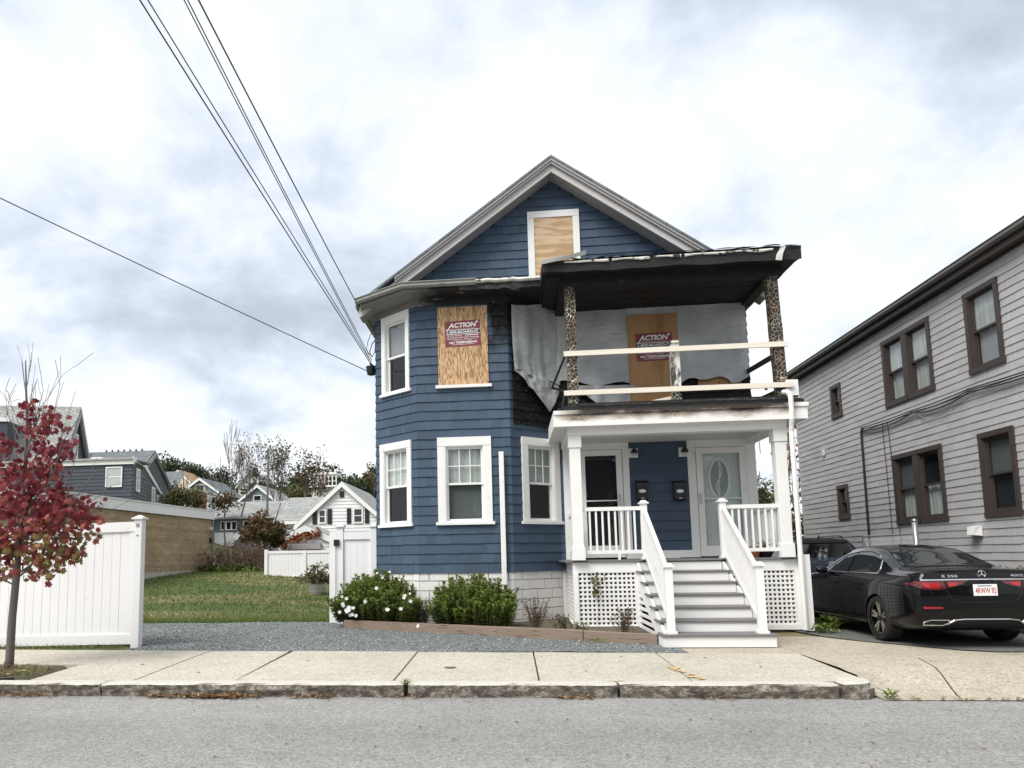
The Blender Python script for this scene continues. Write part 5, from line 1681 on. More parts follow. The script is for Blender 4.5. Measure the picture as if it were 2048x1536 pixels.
class Skin:
    """drops flat outlines onto the body surface"""
    def __init__(s, vs, fs): s.bvh = BVHTree.FromPolygons([Vector(v) for v in vs], fs)
    def hit(s, p, d, off):
        h = s.bvh.ray_cast(Vector(p), Vector(d))
        if h[0] is None:
            h = s.bvh.find_nearest(Vector(p))
        n = h[1].copy()
        if n.dot(Vector(d)) > 0: n = -n
        return h[0] + n * off
    def patch(s, poly, place, d, off, cuts=3):
        bm = bmesh.new()
        f = bm.faces.new([bm.verts.new((a, b, 0)) for a, b in poly])
        bmesh.ops.triangulate(bm, faces=[f])
        for _ in range(cuts): bmesh.ops.subdivide_edges(bm, edges=[e for e in bm.edges if e.calc_length() > .05], cuts=1, use_grid_fill=True)
        bmesh.ops.triangulate(bm, faces=bm.faces)
        bm.verts.index_update()
        mb = MB().add([s.hit(place(v.co.x, v.co.y), d, off) for v in bm.verts], [tuple(v.index for v in f.verts) for f in bm.faces])
        bm.free(); return mb
    def line(s, pts, place, d, off, r_, n=10, closed=False):
        pts = list(pts) + ([pts[0]] if closed else [])
        out = []
        for (a, b) in zip(pts, pts[1:]):
            for k in range(n): out.append((a[0] + (b[0] - a[0]) * k / n, a[1] + (b[1] - a[1]) * k / n))
        out.append(pts[-1])
        return MB().tube([s.hit(place(*p), d, off) for p in out], r_, 5)

def wheel(x, y, r_, rim, sx, parent, w=.235, spokes=5, style=0):
    t = MB().lathe([(rim, -w / 2), (r_ - .02, -w / 2), (r_, -w / 2 + .03), (r_, w / 2 - .03), (r_ - .02, w / 2), (rim, w / 2)], (x, y, r_), 'x', 40, cap=False)
    wh = put('wheel', t, M['rubber'], parent, local=True, smooth=False)
    face = x + sx * (w / 2 - .02)
    lo, hi = sorted((face - sx * .10, face - sx * .06))
    put('hub', MB().lathe([(.01, lo - face + 0), (rim, lo - face), (rim, hi - face), (.01, hi - face)], (face, y, r_), 'x', 32), M['alloydark'], wh, local=True)
    mb = MB()
    n = 28
    for k in range(n):
        a, b = 2 * math.pi * k / n, 2 * math.pi * (k + 1) / n
        mb.add([(face, y + rim * math.cos(a), r_ + rim * math.sin(a)), (face, y + rim * math.cos(b), r_ + rim * math.sin(b)), (face, y + (rim - .018) * math.cos(b), r_ + (rim - .018) * math.sin(b)), (face, y + (rim - .018) * math.cos(a), r_ + (rim - .018) * math.sin(a))], [(0, 1, 2, 3)])
    put('rim', mb, M['alloy'], wh, local=True)
    for k in range(spokes):
        a = 2 * math.pi * k / spokes + .3
        for da in (-.17, .17):
            s = MB()
            i0, i1 = a + da * .35, a + da
            def pt(r2, an, o): return (face - sx * o, y + r2 * math.cos(an), r_ + r2 * math.sin(an))
            s.add([pt(.03, i0 - .3, .02), pt(.03, i0 + .3, .02), pt(rim - .01, i1 + .085, .004), pt(rim - .01, i1 - .085, .004), pt(.03, i0 - .3, .045), pt(.03, i0 + .3, .045), pt(rim - .01, i1 + .085, .035), pt(rim - .01, i1 - .085, .035)], MB.HEX)
            put('spoke', s, M['alloy'], wh, local=True)
    put('centre_cap', MB().lathe([(.03, -.005), (.045, -.005), (.045, .006), (.02, .01)] if sx > 0 else [(.02, -.01), (.045, -.006), (.045, .005), (.03, .005)], (face, y, r_), 'x', 14), M['alloydark'], wh, local=True)

# ---------------------------------------------------------------- black sedan, seen from behind
sedan = thing('parked_sedan', 'glossy black sedan parked tail out beside the blue house', 'car', (6.62, 10.72, .055), R(-1.0))
TS = dict(
    zb=[(-.03, .47), (0, .40), (.05, .33), (.25, .24), (.8, .19), (4.2, .19), (4.7, .24), (4.93, .38)],
    w=[(-.03, .66), (0, .79), (.05, .855), (.15, .90), (.5, .935), (1.1, .945), (2.6, .935), (3.9, .945), (4.5, .90), (4.8, .78), (4.93, .60)],
    belt=[(-.03, .82), (0, .90), (.05, .965), (.15, .985), (.6, 1.0), (1.4, 1.005), (2.6, 1.0), (3.6, .97), (4.3, .86), (4.93, .55)],
    wb=[(-.03, .62), (0, .75), (.05, .815), (.2, .86), (.7, .875), (1.3, .885), (2.6, .90), (3.6, .885), (4.4, .82), (4.93, .5)],
    zr=[(-.03, .88), (0, .99), (.045, 1.075), (.10, 1.10), (.40, 1.11), (.68, 1.135), (.98, 1.245), (1.34, 1.385), (1.66, 1.45), (2.12, 1.478), (2.5, 1.455), (2.78, 1.375), (3.24, 1.12), (3.42, 1.03), (4.1, .95), (4.75, .79), (4.93, .6)],
    wr=[(-.03, .55), (0, .68), (.1, .76), (.40, .735), (.7, .69), (1.03, .63), (1.44, .585), (2.16, .60), (2.6, .60), (2.97, .65), (3.42, .76), (4.1, .73), (4.8, .6), (4.93, .45)])
ys = sorted(set([-.03, -.015, 0, .015, .03, .045, .06, .08, .1, .13, .17, .22, .3] + [.3 + .06 * k for k in range(74)] + [4.80, 4.86, 4.9, 4.93]))
vs, fs = car_body(TS, ys, .86)
SK = Skin(vs, fs)
finish_body(vs, fs, ((1.07, .345, .375), (4.03, .345, .375)), M['blackpaint'], sedan)
side = lambda sx: (lambda a, b: (sx * 1.6, a, b))
dlo = [(3.45, 1.03), (3.2, 1.145), (2.95, 1.25), (2.65, 1.335), (2.3, 1.375), (1.95, 1.37), (1.62, 1.315), (1.38, 1.225), (1.26, 1.11), (1.25, 1.035), (1.6, 1.032), (2.5, 1.03)]
dlo = [(1.10 + (a - 1.25) * .90, b) for a, b in dlo]
def cut(poly, y0, y1):
    """clip outline to y0..y1"""
    out = []
    def cl(pl, f, g):
        r_ = []
        for p, q in zip(pl, pl[1:] + pl[:1]):
            if f(p): r_.append(p)
            if f(p) != f(q): r_.append(g(p, q))
        return r_
    def at(y): return lambda p, q: (y, p[1] + (q[1] - p[1]) * (y - p[0]) / (q[0] - p[0]))
    pl = cl(poly, lambda p: p[0] >= y0, at(y0)); return cl(pl, lambda p: p[0] <= y1, at(y1))
for sx in (-1, 1):
    d = (-sx, 0, 0)
    put('side_window', SK.patch(cut(dlo, 2.12, 4), side(sx), d, .004), M['carglass'], sedan, local=True, smooth=True)
    put('side_window', SK.patch(cut(dlo, 0, 2.05), side(sx), d, .004), M['carglass'], sedan, local=True, smooth=True)
    put('window_trim', SK.line(dlo, side(sx), d, .006, .009, 6, True), M['chrome'], sedan, local=True)
    put('sill_trim', SK.line([(1.5, .265), (3.6, .255)], side(sx), d, .004, .009, 10), M['chrome'], sedan, local=True)
    for yy in (2.09, 3.12): put('door_seam', SK.line([(yy, .3), (yy - .02, .7), (yy - .03, 1.0)], side(sx), d, .0, .004, 8), M['rubber'], sedan, local=True)
    put('door_seam', SK.line([(1.60, .45), (1.46, .62), (1.25, .78), (1.14, 1.0)], side(sx), d, .0, .004, 8), M['rubber'], sedan, local=True)
    for yy in (1.5, 2.42): put('door_handle', SK.line([(yy, .845), (yy + .22, .85)], side(sx), d, .018, .013, 4), M['blackpaint'], sedan, local=True)
    mb = MB(); mb.lathe([(.02, -.10), (.05, -.07), (.062, .0), (.045, .08), (.01, .10)], (sx * 1.0, 2.86, 1.06), 'x', 14)
    put('wing_mirror', mb, M['blackpaint'], sedan, local=True, smooth=True)
    wheel(sx * .82, 1.07, .345, .245, sx, sedan); wheel(sx * .82, 4.03, .345, .245, sx, sedan)
    put('wheel_well', MB().box(*sorted((sx * .60, sx * .66)), .72, 1.42, .25, .72), M['rubber'], sedan, local=True)
rear = lambda a, b: (a, -1.0, b)
top = lambda a, b: (a, b, 2.2)
put('rear_window', SK.patch([(-.50, 1.46), (.50, 1.46), (.545, 1.30), (.60, .98), (.62, .80), (.52, .70), (-.52, .70), (-.62, .80), (-.60, .98), (-.545, 1.30)], top, (0, 0, -1), .004), M['rearglass'], sedan, local=True, smooth=True)
put('window_trim', SK.line([(-.50, 1.46), (.50, 1.46), (.545, 1.30), (.60, .98), (.62, .80), (.52, .70), (-.52, .70), (-.62, .80), (-.60, .98), (-.545, 1.30)], top, (0, 0, -1), .003, .008, 6, True), M['rubber'], sedan, local=True)
put('sunroof', SK.patch([(-.42, 1.7), (.42, 1.7), (.44, 2.4), (-.44, 2.4)], top, (0, 0, -1), .003), M['carglass'], sedan, local=True, smooth=True)
put('windscreen', SK.patch([(-.56, 2.65), (.56, 2.65), (.68, 3.25), (-.68, 3.25)], top, (0, 0, -1), .004), M['carglass'], sedan, local=True, smooth=True)
for sx in (-1, 1):
    put('tail_light', SK.patch([(sx * .90, .945), (sx * .52, .945), (sx * .50, .84), (sx * .62, .825), (sx * .80, .835), (sx * .895, .90)], rear, (0, 1, 0), .004), M['darklens'], sedan, local=True, smooth=True)
    put('tail_light', SK.patch([(sx * .80, .925), (sx * .60, .925), (sx * .57, .86), (sx * .66, .85), (sx * .76, .86)], rear, (0, 1, 0), .008), M['redlens'], sedan, local=True, smooth=True)
    put('tail_light', SK.patch([(sx * .49, .945), (sx * .22, .945), (sx * .28, .90), (sx * .47, .85)], rear, (0, 1, 0), .004), M['darklens'], sedan, local=True, smooth=True)
    put('tail_light', SK.patch([(sx * .47, .925), (sx * .33, .925), (sx * .36, .89), (sx * .46, .87)], rear, (0, 1, 0), .008), M['redlens'], sedan, local=True, smooth=True)
    put('reflector', SK.patch([(sx * .80, .56), (sx * .56, .565), (sx * .57, .585), (sx * .80, .59)], rear, (0, 1, 0), .004), M['redlens'], sedan, local=True, smooth=True)
    put('exhaust_trim', SK.line([(sx * .78, .335), (sx * .55, .335), (sx * .47, .38), (sx * .50, .405), (sx * .72, .405), (sx * .79, .375)], rear, (0, 1, 0), .008, .011, 4, True), M['chrome'], sedan, local=True)
put('bumper_trim', SK.line([(-.50, .345), (-.42, .40), (-.3, .415), (.3, .415), (.42, .40), (.50, .345)], rear, (0, 1, 0), .008, .010, 6), M['chrome'], sedan, local=True)
put('diffuser', SK.patch([(-.46, .345), (.46, .345), (.38, .40), (-.38, .40)], rear, (0, 1, 0), .004), M['rubber'], sedan, local=True)
put('trunk_trim', SK.line([(-.80, .962), (-.4, .965), (.4, .965), (.80, .962)], rear, (0, 1, 0), .006, .011, 10), M['chrome'], sedan, local=True)
put('trunk_seam', SK.line([(-.51, .94), (-.48, .80), (-.44, .70), (-.36, .645), (.36, .645), (.44, .70), (.48, .80), (.51, .94)], rear, (0, 1, 0), .0, .005, 6), M['rubber'], sedan, local=True)
put('bumper_crease', SK.line([(-.38, .66), (-.2, .655), (.2, .655), (.38, .66)], rear, (0, 1, 0), .003, .008, 6), M['blackpaint'], sedan, local=True)
fr0 = SK.hit((0, -1, .80), (0, 1, 0), 0)
py0 = fr0.y - .022
plate = put('licence_plate', MB().box(-.155, .155, py0, py0 + .012, .74, .90), M['ink'], sedan, local=True, bevel=.004)
frp = lambda u, v, w: (u, py0 - .0012 - w, .812 + v)
put('lettering', text_mb('4RWW 92', .08, frp, .001, bold=.001, width=.265, height=.082), M['inkred'], plate, local=True)
put('plate_frame', MB().box(-.165, .165, py0 + .0125, py0 + .02, .73, .91), M['rubber'], plate, local=True)
M['blueink'] = surf('blue_ink', (.05, .10, .30), .6, .02, 3, .01, 30, 0)
put('caption_bar', MB().box(-.10, .08, py0 - .002, py0 - .0005, .872, .884), M['blueink'], plate, local=True)
for (txt, x, w_) in (('E 350', -.42, .20), ('4MATIC', .46, .17)):
    f0 = SK.hit((x, -1, 1.02), (0, 1, 0), .004)
    put('lettering', text_mb(txt, .05, lambda u, v, w, f0=f0, x=x: SK.hit((x + u, -1, 1.015 + v), (0, 1, 0), .004 + w), .001, width=w_, height=.032), M['chrome'], sedan, local=True)
mb = MB()
ec = SK.hit((0, -1, 1.035), (0, 1, 0), .01)
ring_ = [(ec.x + .05 * math.cos(2 * math.pi * k / 24), ec.y, ec.z + .05 * math.sin(2 * math.pi * k / 24)) for k in range(25)]
mb.tube(ring_, .006, 5)
for k in range(3):
    a = math.pi / 2 + 2 * math.pi * k / 3
    mb.tube([(ec.x, ec.y - .004, ec.z), (ec.x + .048 * math.cos(a), ec.y, ec.z + .048 * math.sin(a))], .009, 5, r2=.003)
put('emblem', mb, M['chrome'], sedan, local=True)

# ---------------------------------------------------------------- blue-grey SUV behind it
suv = thing('parked_suv', 'blue grey sport utility car parked further back past the porch', 'car', (7.78, 18.1, .05), R(-2))
TV = dict(
    zb=[(-.03, .55), (0, .45), (.1, .36), (.4, .26), (4.2, .26), (4.6, .35)],
    w=[(-.03, .70), (0, .82), (.1, .89), (.4, .93), (1.0, .945), (3.8, .94), (4.3, .85), (4.6, .65)],
    belt=[(-.03, .95), (0, 1.05), (.1, 1.13), (.5, 1.15), (2.5, 1.10), (3.4, 1.06), (4.2, .98), (4.6, .75)],
    wb=[(-.03, .66), (0, .78), (.1, .85), (.5, .89), (2.5, .90), (3.5, .88), (4.2, .8), (4.6, .55)],
    zr=[(-.03, 1.0), (0, 1.12), (.06, 1.22), (.20, 1.42), (.36, 1.60), (.55, 1.69), (1.2, 1.735), (2.2, 1.73), (2.8, 1.64), (3.4, 1.25), (3.6, 1.13), (4.2, 1.03), (4.6, .8)],
    wr=[(-.03, .60), (0, .72), (.1, .74), (.36, .66), (.6, .66), (2.4, .66), (2.9, .67), (3.5, .78), (4.2, .7), (4.6, .45)])
ys = sorted(set([-.03, -.015, 0, .02, .04, .06, .09, .12, .16, .2, .24, .28, .32, .36, .42, .48] + [.55 + .09 * k for k in range(45)] + [4.6]))
vs, fs = car_body(TV, ys, 1.0)
SV = Skin(vs, fs)
finish_body(vs, fs, ((.95, .36, .40), (3.65, .36, .40)), M['bluepaint'], suv)
put('rear_window', SV.patch([(-.60, 1.24), (.60, 1.24), (.56, 1.50), (.50, 1.58), (-.50, 1.58), (-.56, 1.50)], rear, (0, 1, 0), .006), M['carglass'], suv, local=True, smooth=True)
put('spoiler', SV.patch([(-.62, 1.585), (.62, 1.585), (.60, 1.66), (-.60, 1.66)], rear, (0, 1, 0), .03), M['rubber'], suv, local=True, smooth=True)
put('roof_panel', SV.patch([(-.60, .55), (.60, .55), (.58, 1.2), (-.58, 1.2)], top, (0, 0, -1), .006), M['rubber'], suv, local=True, smooth=True)
for sx in (-1, 1):
    put('tail_light', SV.patch([(sx * .92, 1.22), (sx * .55, 1.17), (sx * .60, 1.08), (sx * .88, 1.04)], rear, (0, 1, 0), .006), M['redlens'], suv, local=True, smooth=True)
    put('quarter_pillar', SV.patch([(sx * .66, 1.24), (sx * .86, 1.2), (sx * .68, 1.58), (sx * .58, 1.58)], rear, (0, 1, 0), .006), M['rubber'], suv, local=True, smooth=True)
    vdl = [(3.3, 1.16), (2.8, 1.46), (2.2, 1.58), (1.2, 1.60), (.62, 1.55), (.50, 1.34), (.62, 1.20)]
    put('side_window', SV.patch(vdl, side(sx), (-sx, 0, 0), .005), M['carglass'], suv, local=True, smooth=True)
    rl = MB().tube([(sx * .60, .75, 1.70), (sx * .60, .82, 1.77), (sx * .60, 1.1, 1.79), (sx * .60, 2.2, 1.785), (sx * .60, 2.5, 1.72)], .018, 6)
    put('roof_rail', rl, M['black'], suv, local=True)
    wheel(sx * .83, .95, .36, .24, sx, suv); wheel(sx * .83, 3.65, .36, .24, sx, suv)
put('roof_aerial', MB().tube([(0, .7, 1.72), (0, .62, 1.80)], .012, 5), M['black'], suv, local=True)
f0 = SV.hit((0, -1, 1.08), (0, 1, 0), .01)
put('emblem', MB().lathe([(.01, -.004), (.075, -.004), (.07, .004), (.01, .005)], tuple(f0), 'y', 18), M['chrome'], suv, local=True)
put('licence_plate', MB().box(-.155, .155, f0.y - .03, f0.y - .015, .82, .97), M['ink'], suv, local=True)
put('plate_recess', SV.patch([(-.34, .78), (.34, .78), (.40, 1.0), (-.40, 1.0)], rear, (0, 1, 0), .004), M['bluepaint'], suv, local=True, smooth=True)

# ================================================================== vegetation
def leaf(mb, p, d, n, L, W, tint, fold=.25):
    """pointed leaf: two halves folded along the rib"""
    d = d.normalized(); s = d.cross(n)
    if s.length < 1e-4: s = d.cross(Vector((1, .3, .2)))
    s.normalize(); u = s.cross(d)
    a = p; t = p + d * L; m = p + d * L * .5
    mb.add([a, m + s * W / 2 + u * W * fold, t, m - s * W / 2 + u * W * fold], [(0, 1, 2), (0, 2, 3)], tint=tint)
MAPLE = [(0, -.08), (.16, .10), (.46, .02), (.36, .26), (.62, .40), (.38, .50), (.40, .72), (.17, .66), (0, 1.0), (-.17, .66), (-.40, .72), (-.38, .50), (-.62, .40), (-.36, .26), (-.46, .02), (-.16, .10)]
def maple_leaf(mb, p, d, n, L, tint):
    d = d.normalized(); s = d.cross(n)
    if s.length < 1e-4: s = d.cross(Vector((1, .3, .2)))
    s.normalize(); u = s.cross(d)
    c = p + d * L * .35
    vs = [c] + [p + s * x * L + d * y * L - u * L * .22 * abs(x) ** 1.2 - u * .12 * L * y * y for x, y in MAPLE]
    k = len(MAPLE)
    mb.add(vs, [(0, 1 + i, 1 + (i + 1) % k) for i in range(k)], tint=tint)
def rvec(r=rnd): return Vector((r.gauss(0, 1), r.gauss(0, 1), r.gauss(0, 1))).normalized()

class Limb:
    """recursive branching; keeps the tips"""
    def __init__(s, seed): s.r = random.Random(seed); s.mb = MB(); s.tips = []; s.segs = []
    def grow(s, p, d, L, rad, lev, up=.25, spread=.6, kids=(2, 3), nseg=4, wob=.12, minr=.003, taper=.55):
        pts, rs = [p], [rad]
        for i in range(nseg):
            d = (d + rvec(s.r) * wob + Vector((0, 0, up * .15))).normalized()
            p = p + d * L / nseg
            pts.append(p); rs.append(max(minr, rad * (1 - (1 - taper) * (i + 1) / nseg)))
        s.mb.tube(pts, rs, 5 if rad > .02 else 3, cap=False)
        s.segs.append((pts, lev))
        if lev == 0: s.tips.append((p, d)); return
        for k in range(s.r.randint(*kids)):
            nd_ = (d + rvec(s.r) * spread + Vector((0, 0, up))).normalized()
            j = nseg if k == 0 else s.r.randint(max(1, nseg // 2), nseg)
            s.grow(pts[j], nd_, L * s.r.uniform(.6, .85), rs[j] * .75, lev - 1, up, spread, kids, max(2, nseg - 1), wob, minr, taper)

# ---------------------------------------------------------------- red maple on the pavement
maple = thing('maple_tree', 'young red leaved maple in the pavement pit before the white fence', 'tree', (-7.08, 9.43, 0))
tr = MB()
mp_ = [(-7.10, 9.43, -.05), (-7.075, 9.43, .12), (-7.06, 9.42, .7), (-7.03, 9.42, 1.25), (-7.02, 9.43, 1.7), (-7.0, 9.43, 2.3), (-6.97, 9.42, 2.9), (-6.98, 9.42, 3.5), (-7.02, 9.42, 4.0), (-7.06, 9.43, 4.45)]
tr.tube(mp_, [.075, .058, .052, .05, .04, .032, .026, .02, .014, .008], 9)
put('trunk', tr, M['bark'], maple, smooth=True)
lb = Limb(21)
stems = [((-7.03, 9.42, 1.25), (.62, -.1, .55), .75, .02), ((-7.02, 9.43, 1.45), (-.7, .1, .5), .8, .02), ((-7.02, 9.43, 1.6), (.5, -.45, .6), .75, .018), ((-7.01, 9.43, 1.8), (.75, .2, .55), .8, .02), ((-7.0, 9.43, 2.0), (-.6, -.35, .6), .8, .018),
         ((-7.0, 9.43, 2.2), (.7, -.25, .45), .85, .018), ((-6.99, 9.43, 2.5), (-.5, .3, .7), .7, .016), ((-6.98, 9.42, 2.7), (.4, .25, .85), .8, .016), ((-6.97, 9.42, 2.95), (.30, -.1, .9), .8, .015), ((-6.97, 9.42, 3.1), (-.4, -.1, .8), .6, .012), ((-7.03, 9.42, 1.15), (-.55, -.3, .35), .6, .014), ((-7.02, 9.43, 1.5), (.1, -.7, .5), .6, .014), ((-7.03, 9.42, 1.3), (.75, .05, .42), .8, .016), ((-7.02, 9.43, 1.7), (.8, -.1, .32), .85, .016)]
for (p, d, L, r_) in stems: lb.grow(Vector(p), Vector(d).normalized(), L, r_, 2, .22, .62, (2, 3), 4, .14, .004)
put('branches', lb.mb, M['twig'], maple)
lb2 = Limb(5)
for (p, d, L, r_) in (((-6.98, 9.42, 3.5), (.25, 0, 1), .5, .010), ((-7.02, 9.42, 3.95), (-.15, 0, 1), .45, .009), ((-7.02, 9.42, 4.0), (.18, .05, 1), .45, .009), ((-6.98, 9.42, 3.3), (-.5, 0, .9), .5, .009), ((-6.72, 9.40, 3.35), (.15, 0, 1), .45, .008), ((-6.97, 9.42, 3.0), (.45, 0, .9), .6, .011), ((-6.99, 9.42, 2.6), (-.6, .1, .55), .6, .009)):
    lb2.grow(Vector(p), Vector(d).normalized(), L, r_, 1, .3, .38, (2, 3), 4, .08, .003)
put('twigs', lb2.mb, M['twig'], maple)
lv = MB()
r2 = random.Random(4)
def cluster(p, k, L0):
    for _ in range(k):
        q = p + Vector((r2.gauss(0, .075), r2.gauss(0, .075), r2.gauss(-.02, .06)))
        z = q.z
        d = Vector((r2.gauss(0, .6), r2.gauss(0, .6), -.75 + r2.gauss(0, .3)))
        n = rvec(r2) + Vector((0, -.7, .5))
        if z > 1.9: t = r2.choice((.15, .25, .35, .4, .5)) + r2.uniform(-.1, .1)
        else: t = r2.choice((.25, .5, .65, .8, .9, .98)) + r2.uniform(-.08, .05)
        if q.x > -6.75 and z < 2.1: t = min(1, t + .22)
        maple_leaf(lv, q, d, n, L0 * r2.uniform(.75, 1.2), max(0, min(1, t)))
for (x, z, rx, rz, n) in ((-6.78, 3.62, .30, .26, 9), (-6.55, 3.40, .30, .26, 10), (-6.95, 3.05, .5, .3, 18), (-6.55, 2.95, .3, .25, 9), (-6.85, 2.58, .62, .34, 42), (-6.62, 2.22, .75, .32, 52), (-7.2, 2.1, .6, .45, 36), (-6.22, 2.02, .36, .24, 17), (-6.75, 1.78, .75, .26, 36), (-6.95, 1.5, .55, .2, 20), (-6.45, 1.62, .35, .12, 9), (-7.5, 1.7, .5, .3, 16)):
    for _ in range(n):
        d = rvec(r2) * r2.uniform(.3, 1) ** .5
        c = Vector((x + d.x * rx, 9.42 + d.y * rx * .8, z + d.z * rz))
        cluster(c, r2.randint(5, 9), .094)
for p, d in lb2.tips:
    if p.z < 3.9 and r2.random() < .3: cluster(p, 1, .11)
put('crown', lv, M['maple'], maple)
# grass in the pit
mb = MB()
def tuft(mb, x, y, z, n, h, spread=.05, tmin=0, tmax=.7, w=.008, r=rnd):
    for _ in range(n):
        a = r.random() * 6.28; q = Vector((x + r.gauss(0, spread), y + r.gauss(0, spread), z))
        d = Vector((math.cos(a) * .45, math.sin(a) * .45, 1)).normalized(); L = h * r.uniform(.5, 1.2)
        s = Vector((-math.sin(a), math.cos(a), 0)) * w / 2
        mid_ = q + d * L * .55; tip = q + d * L * .9 + Vector((math.cos(a), math.sin(a), -.3)) * L * .25
        mb.add([q - s, q + s, mid_ + s * .8, mid_ - s * .8, tip], [(0, 1, 2, 3), (3, 2, 4)], tint=r.uniform(tmin, tmax))
for _ in range(420):
    x, y = rnd.uniform(-9.2, -6.3), rnd.uniform(8.68, 9.6)
    if y > 9.6 - .5 * (x + 7.0): continue
    tuft(mb, x, y, .0, 5, .09, .04, .1, 1)
struct(sheet('tree_pit', lambda x, y: (x, y, .004 + .02 * noise.noise((x * 3, y * 3, 2.)) - (.08 if x > -6.35 else 0)), -12.4, -6.25, 8.62, 9.8, .15, M['soil']))
stuff(put('pit_grass', mb, M['grass']), 'dry grass in the pit round the maple', 'grass')
# weeds below the fence
mb = MB()
for _ in range(200): tuft(mb, rnd.uniform(-9.5, -6.5), rnd.uniform(11.1, 11.45), .03, 4, .10, .04, 0, .9)
stuff(put('fence_weeds', mb, M['grass']), 'weeds growing along the foot of the white fence', 'weeds')

# ---------------------------------------------------------------- flower bed shrubs
def bedline(x): return 14.37 - (x + 3.42) * .511
def shrub(name, label, x0, x1, h, nst, seed, mat='green', dome=1.0, y0=None, depth=.9, leafL=.085, extra=0, zb=.13, cols=None):
    r = random.Random(seed)
    t = thing(name, label, 'shrub', ((x0 + x1) / 2, bedline((x0 + x1) / 2) + .5, zb))
    st, lf = MB(), MB()
    for k in range(nst + nst // 2):
        skirt = k >= nst
        u = ((k % nst) + r.random()) / nst if (cols is None or skirt) else cols[k % len(cols)] + r.gauss(0, .025)
        if skirt: u = r.random()
        x = x0 + (x1 - x0) * u
        v = r.random() if not skirt else r.uniform(0, .25)
        y = bedline(x) + .06 + depth * v
        e = 1 - abs(2 * u - 1) ** 2.2 * dome
        H = h * (.45 + .55 * e) * r.uniform(.74, 1.02) * (.62 + .38 * min(1, v * 1.8))
        if skirt: H = h * r.uniform(.22, .5)
        lean = Vector(((u - .5) * (.45 if not skirt else .8) + r.gauss(0, .1), (-.22 if not skirt else -.55) * (1 - v) + r.gauss(0, .06), 0))
        b = Vector((x, y, zb)); top_ = b + Vector((0, 0, H)) + lean * H
        st.tube([b, b + (top_ - b) * .5 + Vector((r.gauss(0, .02), r.gauss(0, .02), 0)), top_], .008, 3, r2=.004)
        n = int(H / .021)
        for i in range(n):
            f = .06 + .94 * i / n
            p = b + (top_ - b) * f
            a = i * 2.4 + r.random() * .5
            out = Vector((math.cos(a), math.sin(a), .35 + .65 * f ** 3))
            sc_ = .75 + .35 * math.sin(f * 3.0)
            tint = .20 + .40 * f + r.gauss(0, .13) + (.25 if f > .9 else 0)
            leaf(lf, p, out, Vector((0, 0, 1)), leafL * sc_ * r.uniform(.8, 1.15), leafL * .42 * r.uniform(.8, 1.2), max(0, min(1, tint)), .18)
        for i in range(6):
            a = i * 1.05 + r.random(); out = Vector((math.cos(a) * .6, math.sin(a) * .6, .8))
            leaf(lf, top_, out, Vector((0, 0, 1)), leafL * .8, leafL * .33, min(1, .82 + r.gauss(0, .1)), .2)
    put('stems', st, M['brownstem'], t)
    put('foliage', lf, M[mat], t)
    return t
sA = shrub('leafy_shrub', 'broad leafy green shrub with white blossoms beside the white gate', -3.62, -1.90, 1.03, 290, 3, depth=1.05, leafL=.11)
sB = shrub('leafy_shrub', 'upright green shrub in the bed below the middle bay window', -1.42, -.06, .95, 230, 8, depth=.85, dome=.7, leafL=.105, cols=(.06, .12, .2, .27, .33, .42, .47, .53, .60, .66, .72, .78, .85, .92, .97))
def flower(mb, p, r_, rr):
    n = Vector((rr.gauss(0, .3), -1, .5 + rr.gauss(0, .2))).normalized()
    s = n.cross(Vector((0, 0, 1))).normalized(); u = s.cross(n)
    for k in range(7):
        a = 2 * math.pi * k / 7
        d = s * math.cos(a) + u * math.sin(a)
        leaf(mb, p, d + n * .25, n, r_, r_ * .8, rr.random(), .1)
fl = MB(); r3 = random.Random(2)
for (x, z, c) in ((-3.42, .55, 2), (-3.36, .38, 3), (-3.30, .30, 4), (-3.22, .34, 3), (-3.15, .20, 3), (-2.85, .48, 2), (-2.45, .33, 2), (-3.5, .25, 1), (-2.02, .58, 2), (-1.95, .50, 1), (-2.7, .72, 1), (-2.2, .36, 1), (-1.75, .12, 1)):
    for _ in range(c):
        xx = x + r3.gauss(0, .04)
        flower(fl, Vector((xx, bedline(xx) - .20 + r3.uniform(-.08, .04), .12 + z + r3.gauss(0, .03))), .045, r3)
for (x, z) in ((-2.65, 1.16), (-2.4, 1.18), (-2.3, 1.09), (-2.2, 1.02), (-2.55, 1.07), (-2.0, .75)):
    flower(fl, Vector((x, 13.85, z)), .03, r3)
put('blossoms', fl, M['petal'], sA, local=False)
# dry plant and weeds at the right end of the bed
def dry_plant(x, y, z, h, w, n, label, mat='brownweed', seed=1, name='dry_plant'):
    r = random.Random(seed)
    t = thing(name, label, 'plant', (x, y, z))
    st, lf = MB(), MB()
    for _ in range(n):
        a = r.random() * 6.28; L = h * r.uniform(.5, 1.05); o = w * r.uniform(.1, 1)
        b = Vector((x + r.gauss(0, w * .2), y + r.gauss(0, w * .2), z)); e = Vector((x + math.cos(a) * o, y + math.sin(a) * o * .8, z + L))
        m_ = b.lerp(e, .55) + Vector((0, 0, L * .1))
        st.tube([b, m_, e], .004, 3, r2=.0025)
        for k in range(5):
            p = b.lerp(e, r.uniform(.35, 1.0)); leaf(lf, p, rvec(r) + Vector((0, 0, .4)), rvec(r), .045 * r.uniform(.6, 1.3), .018, r.random())
        leaf(lf, e, Vector((0, 0, 1)) + rvec(r) * .4, rvec(r), .035, .025, r.random())
    put('stems', st, M['brownstem'], t); put('foliage', lf, M[mat], t)
dry_plant(.42, bedline(.42) + .35, .13, .55, .28, 70, 'faded brown plant in the bed right of the upright shrub', seed=1)
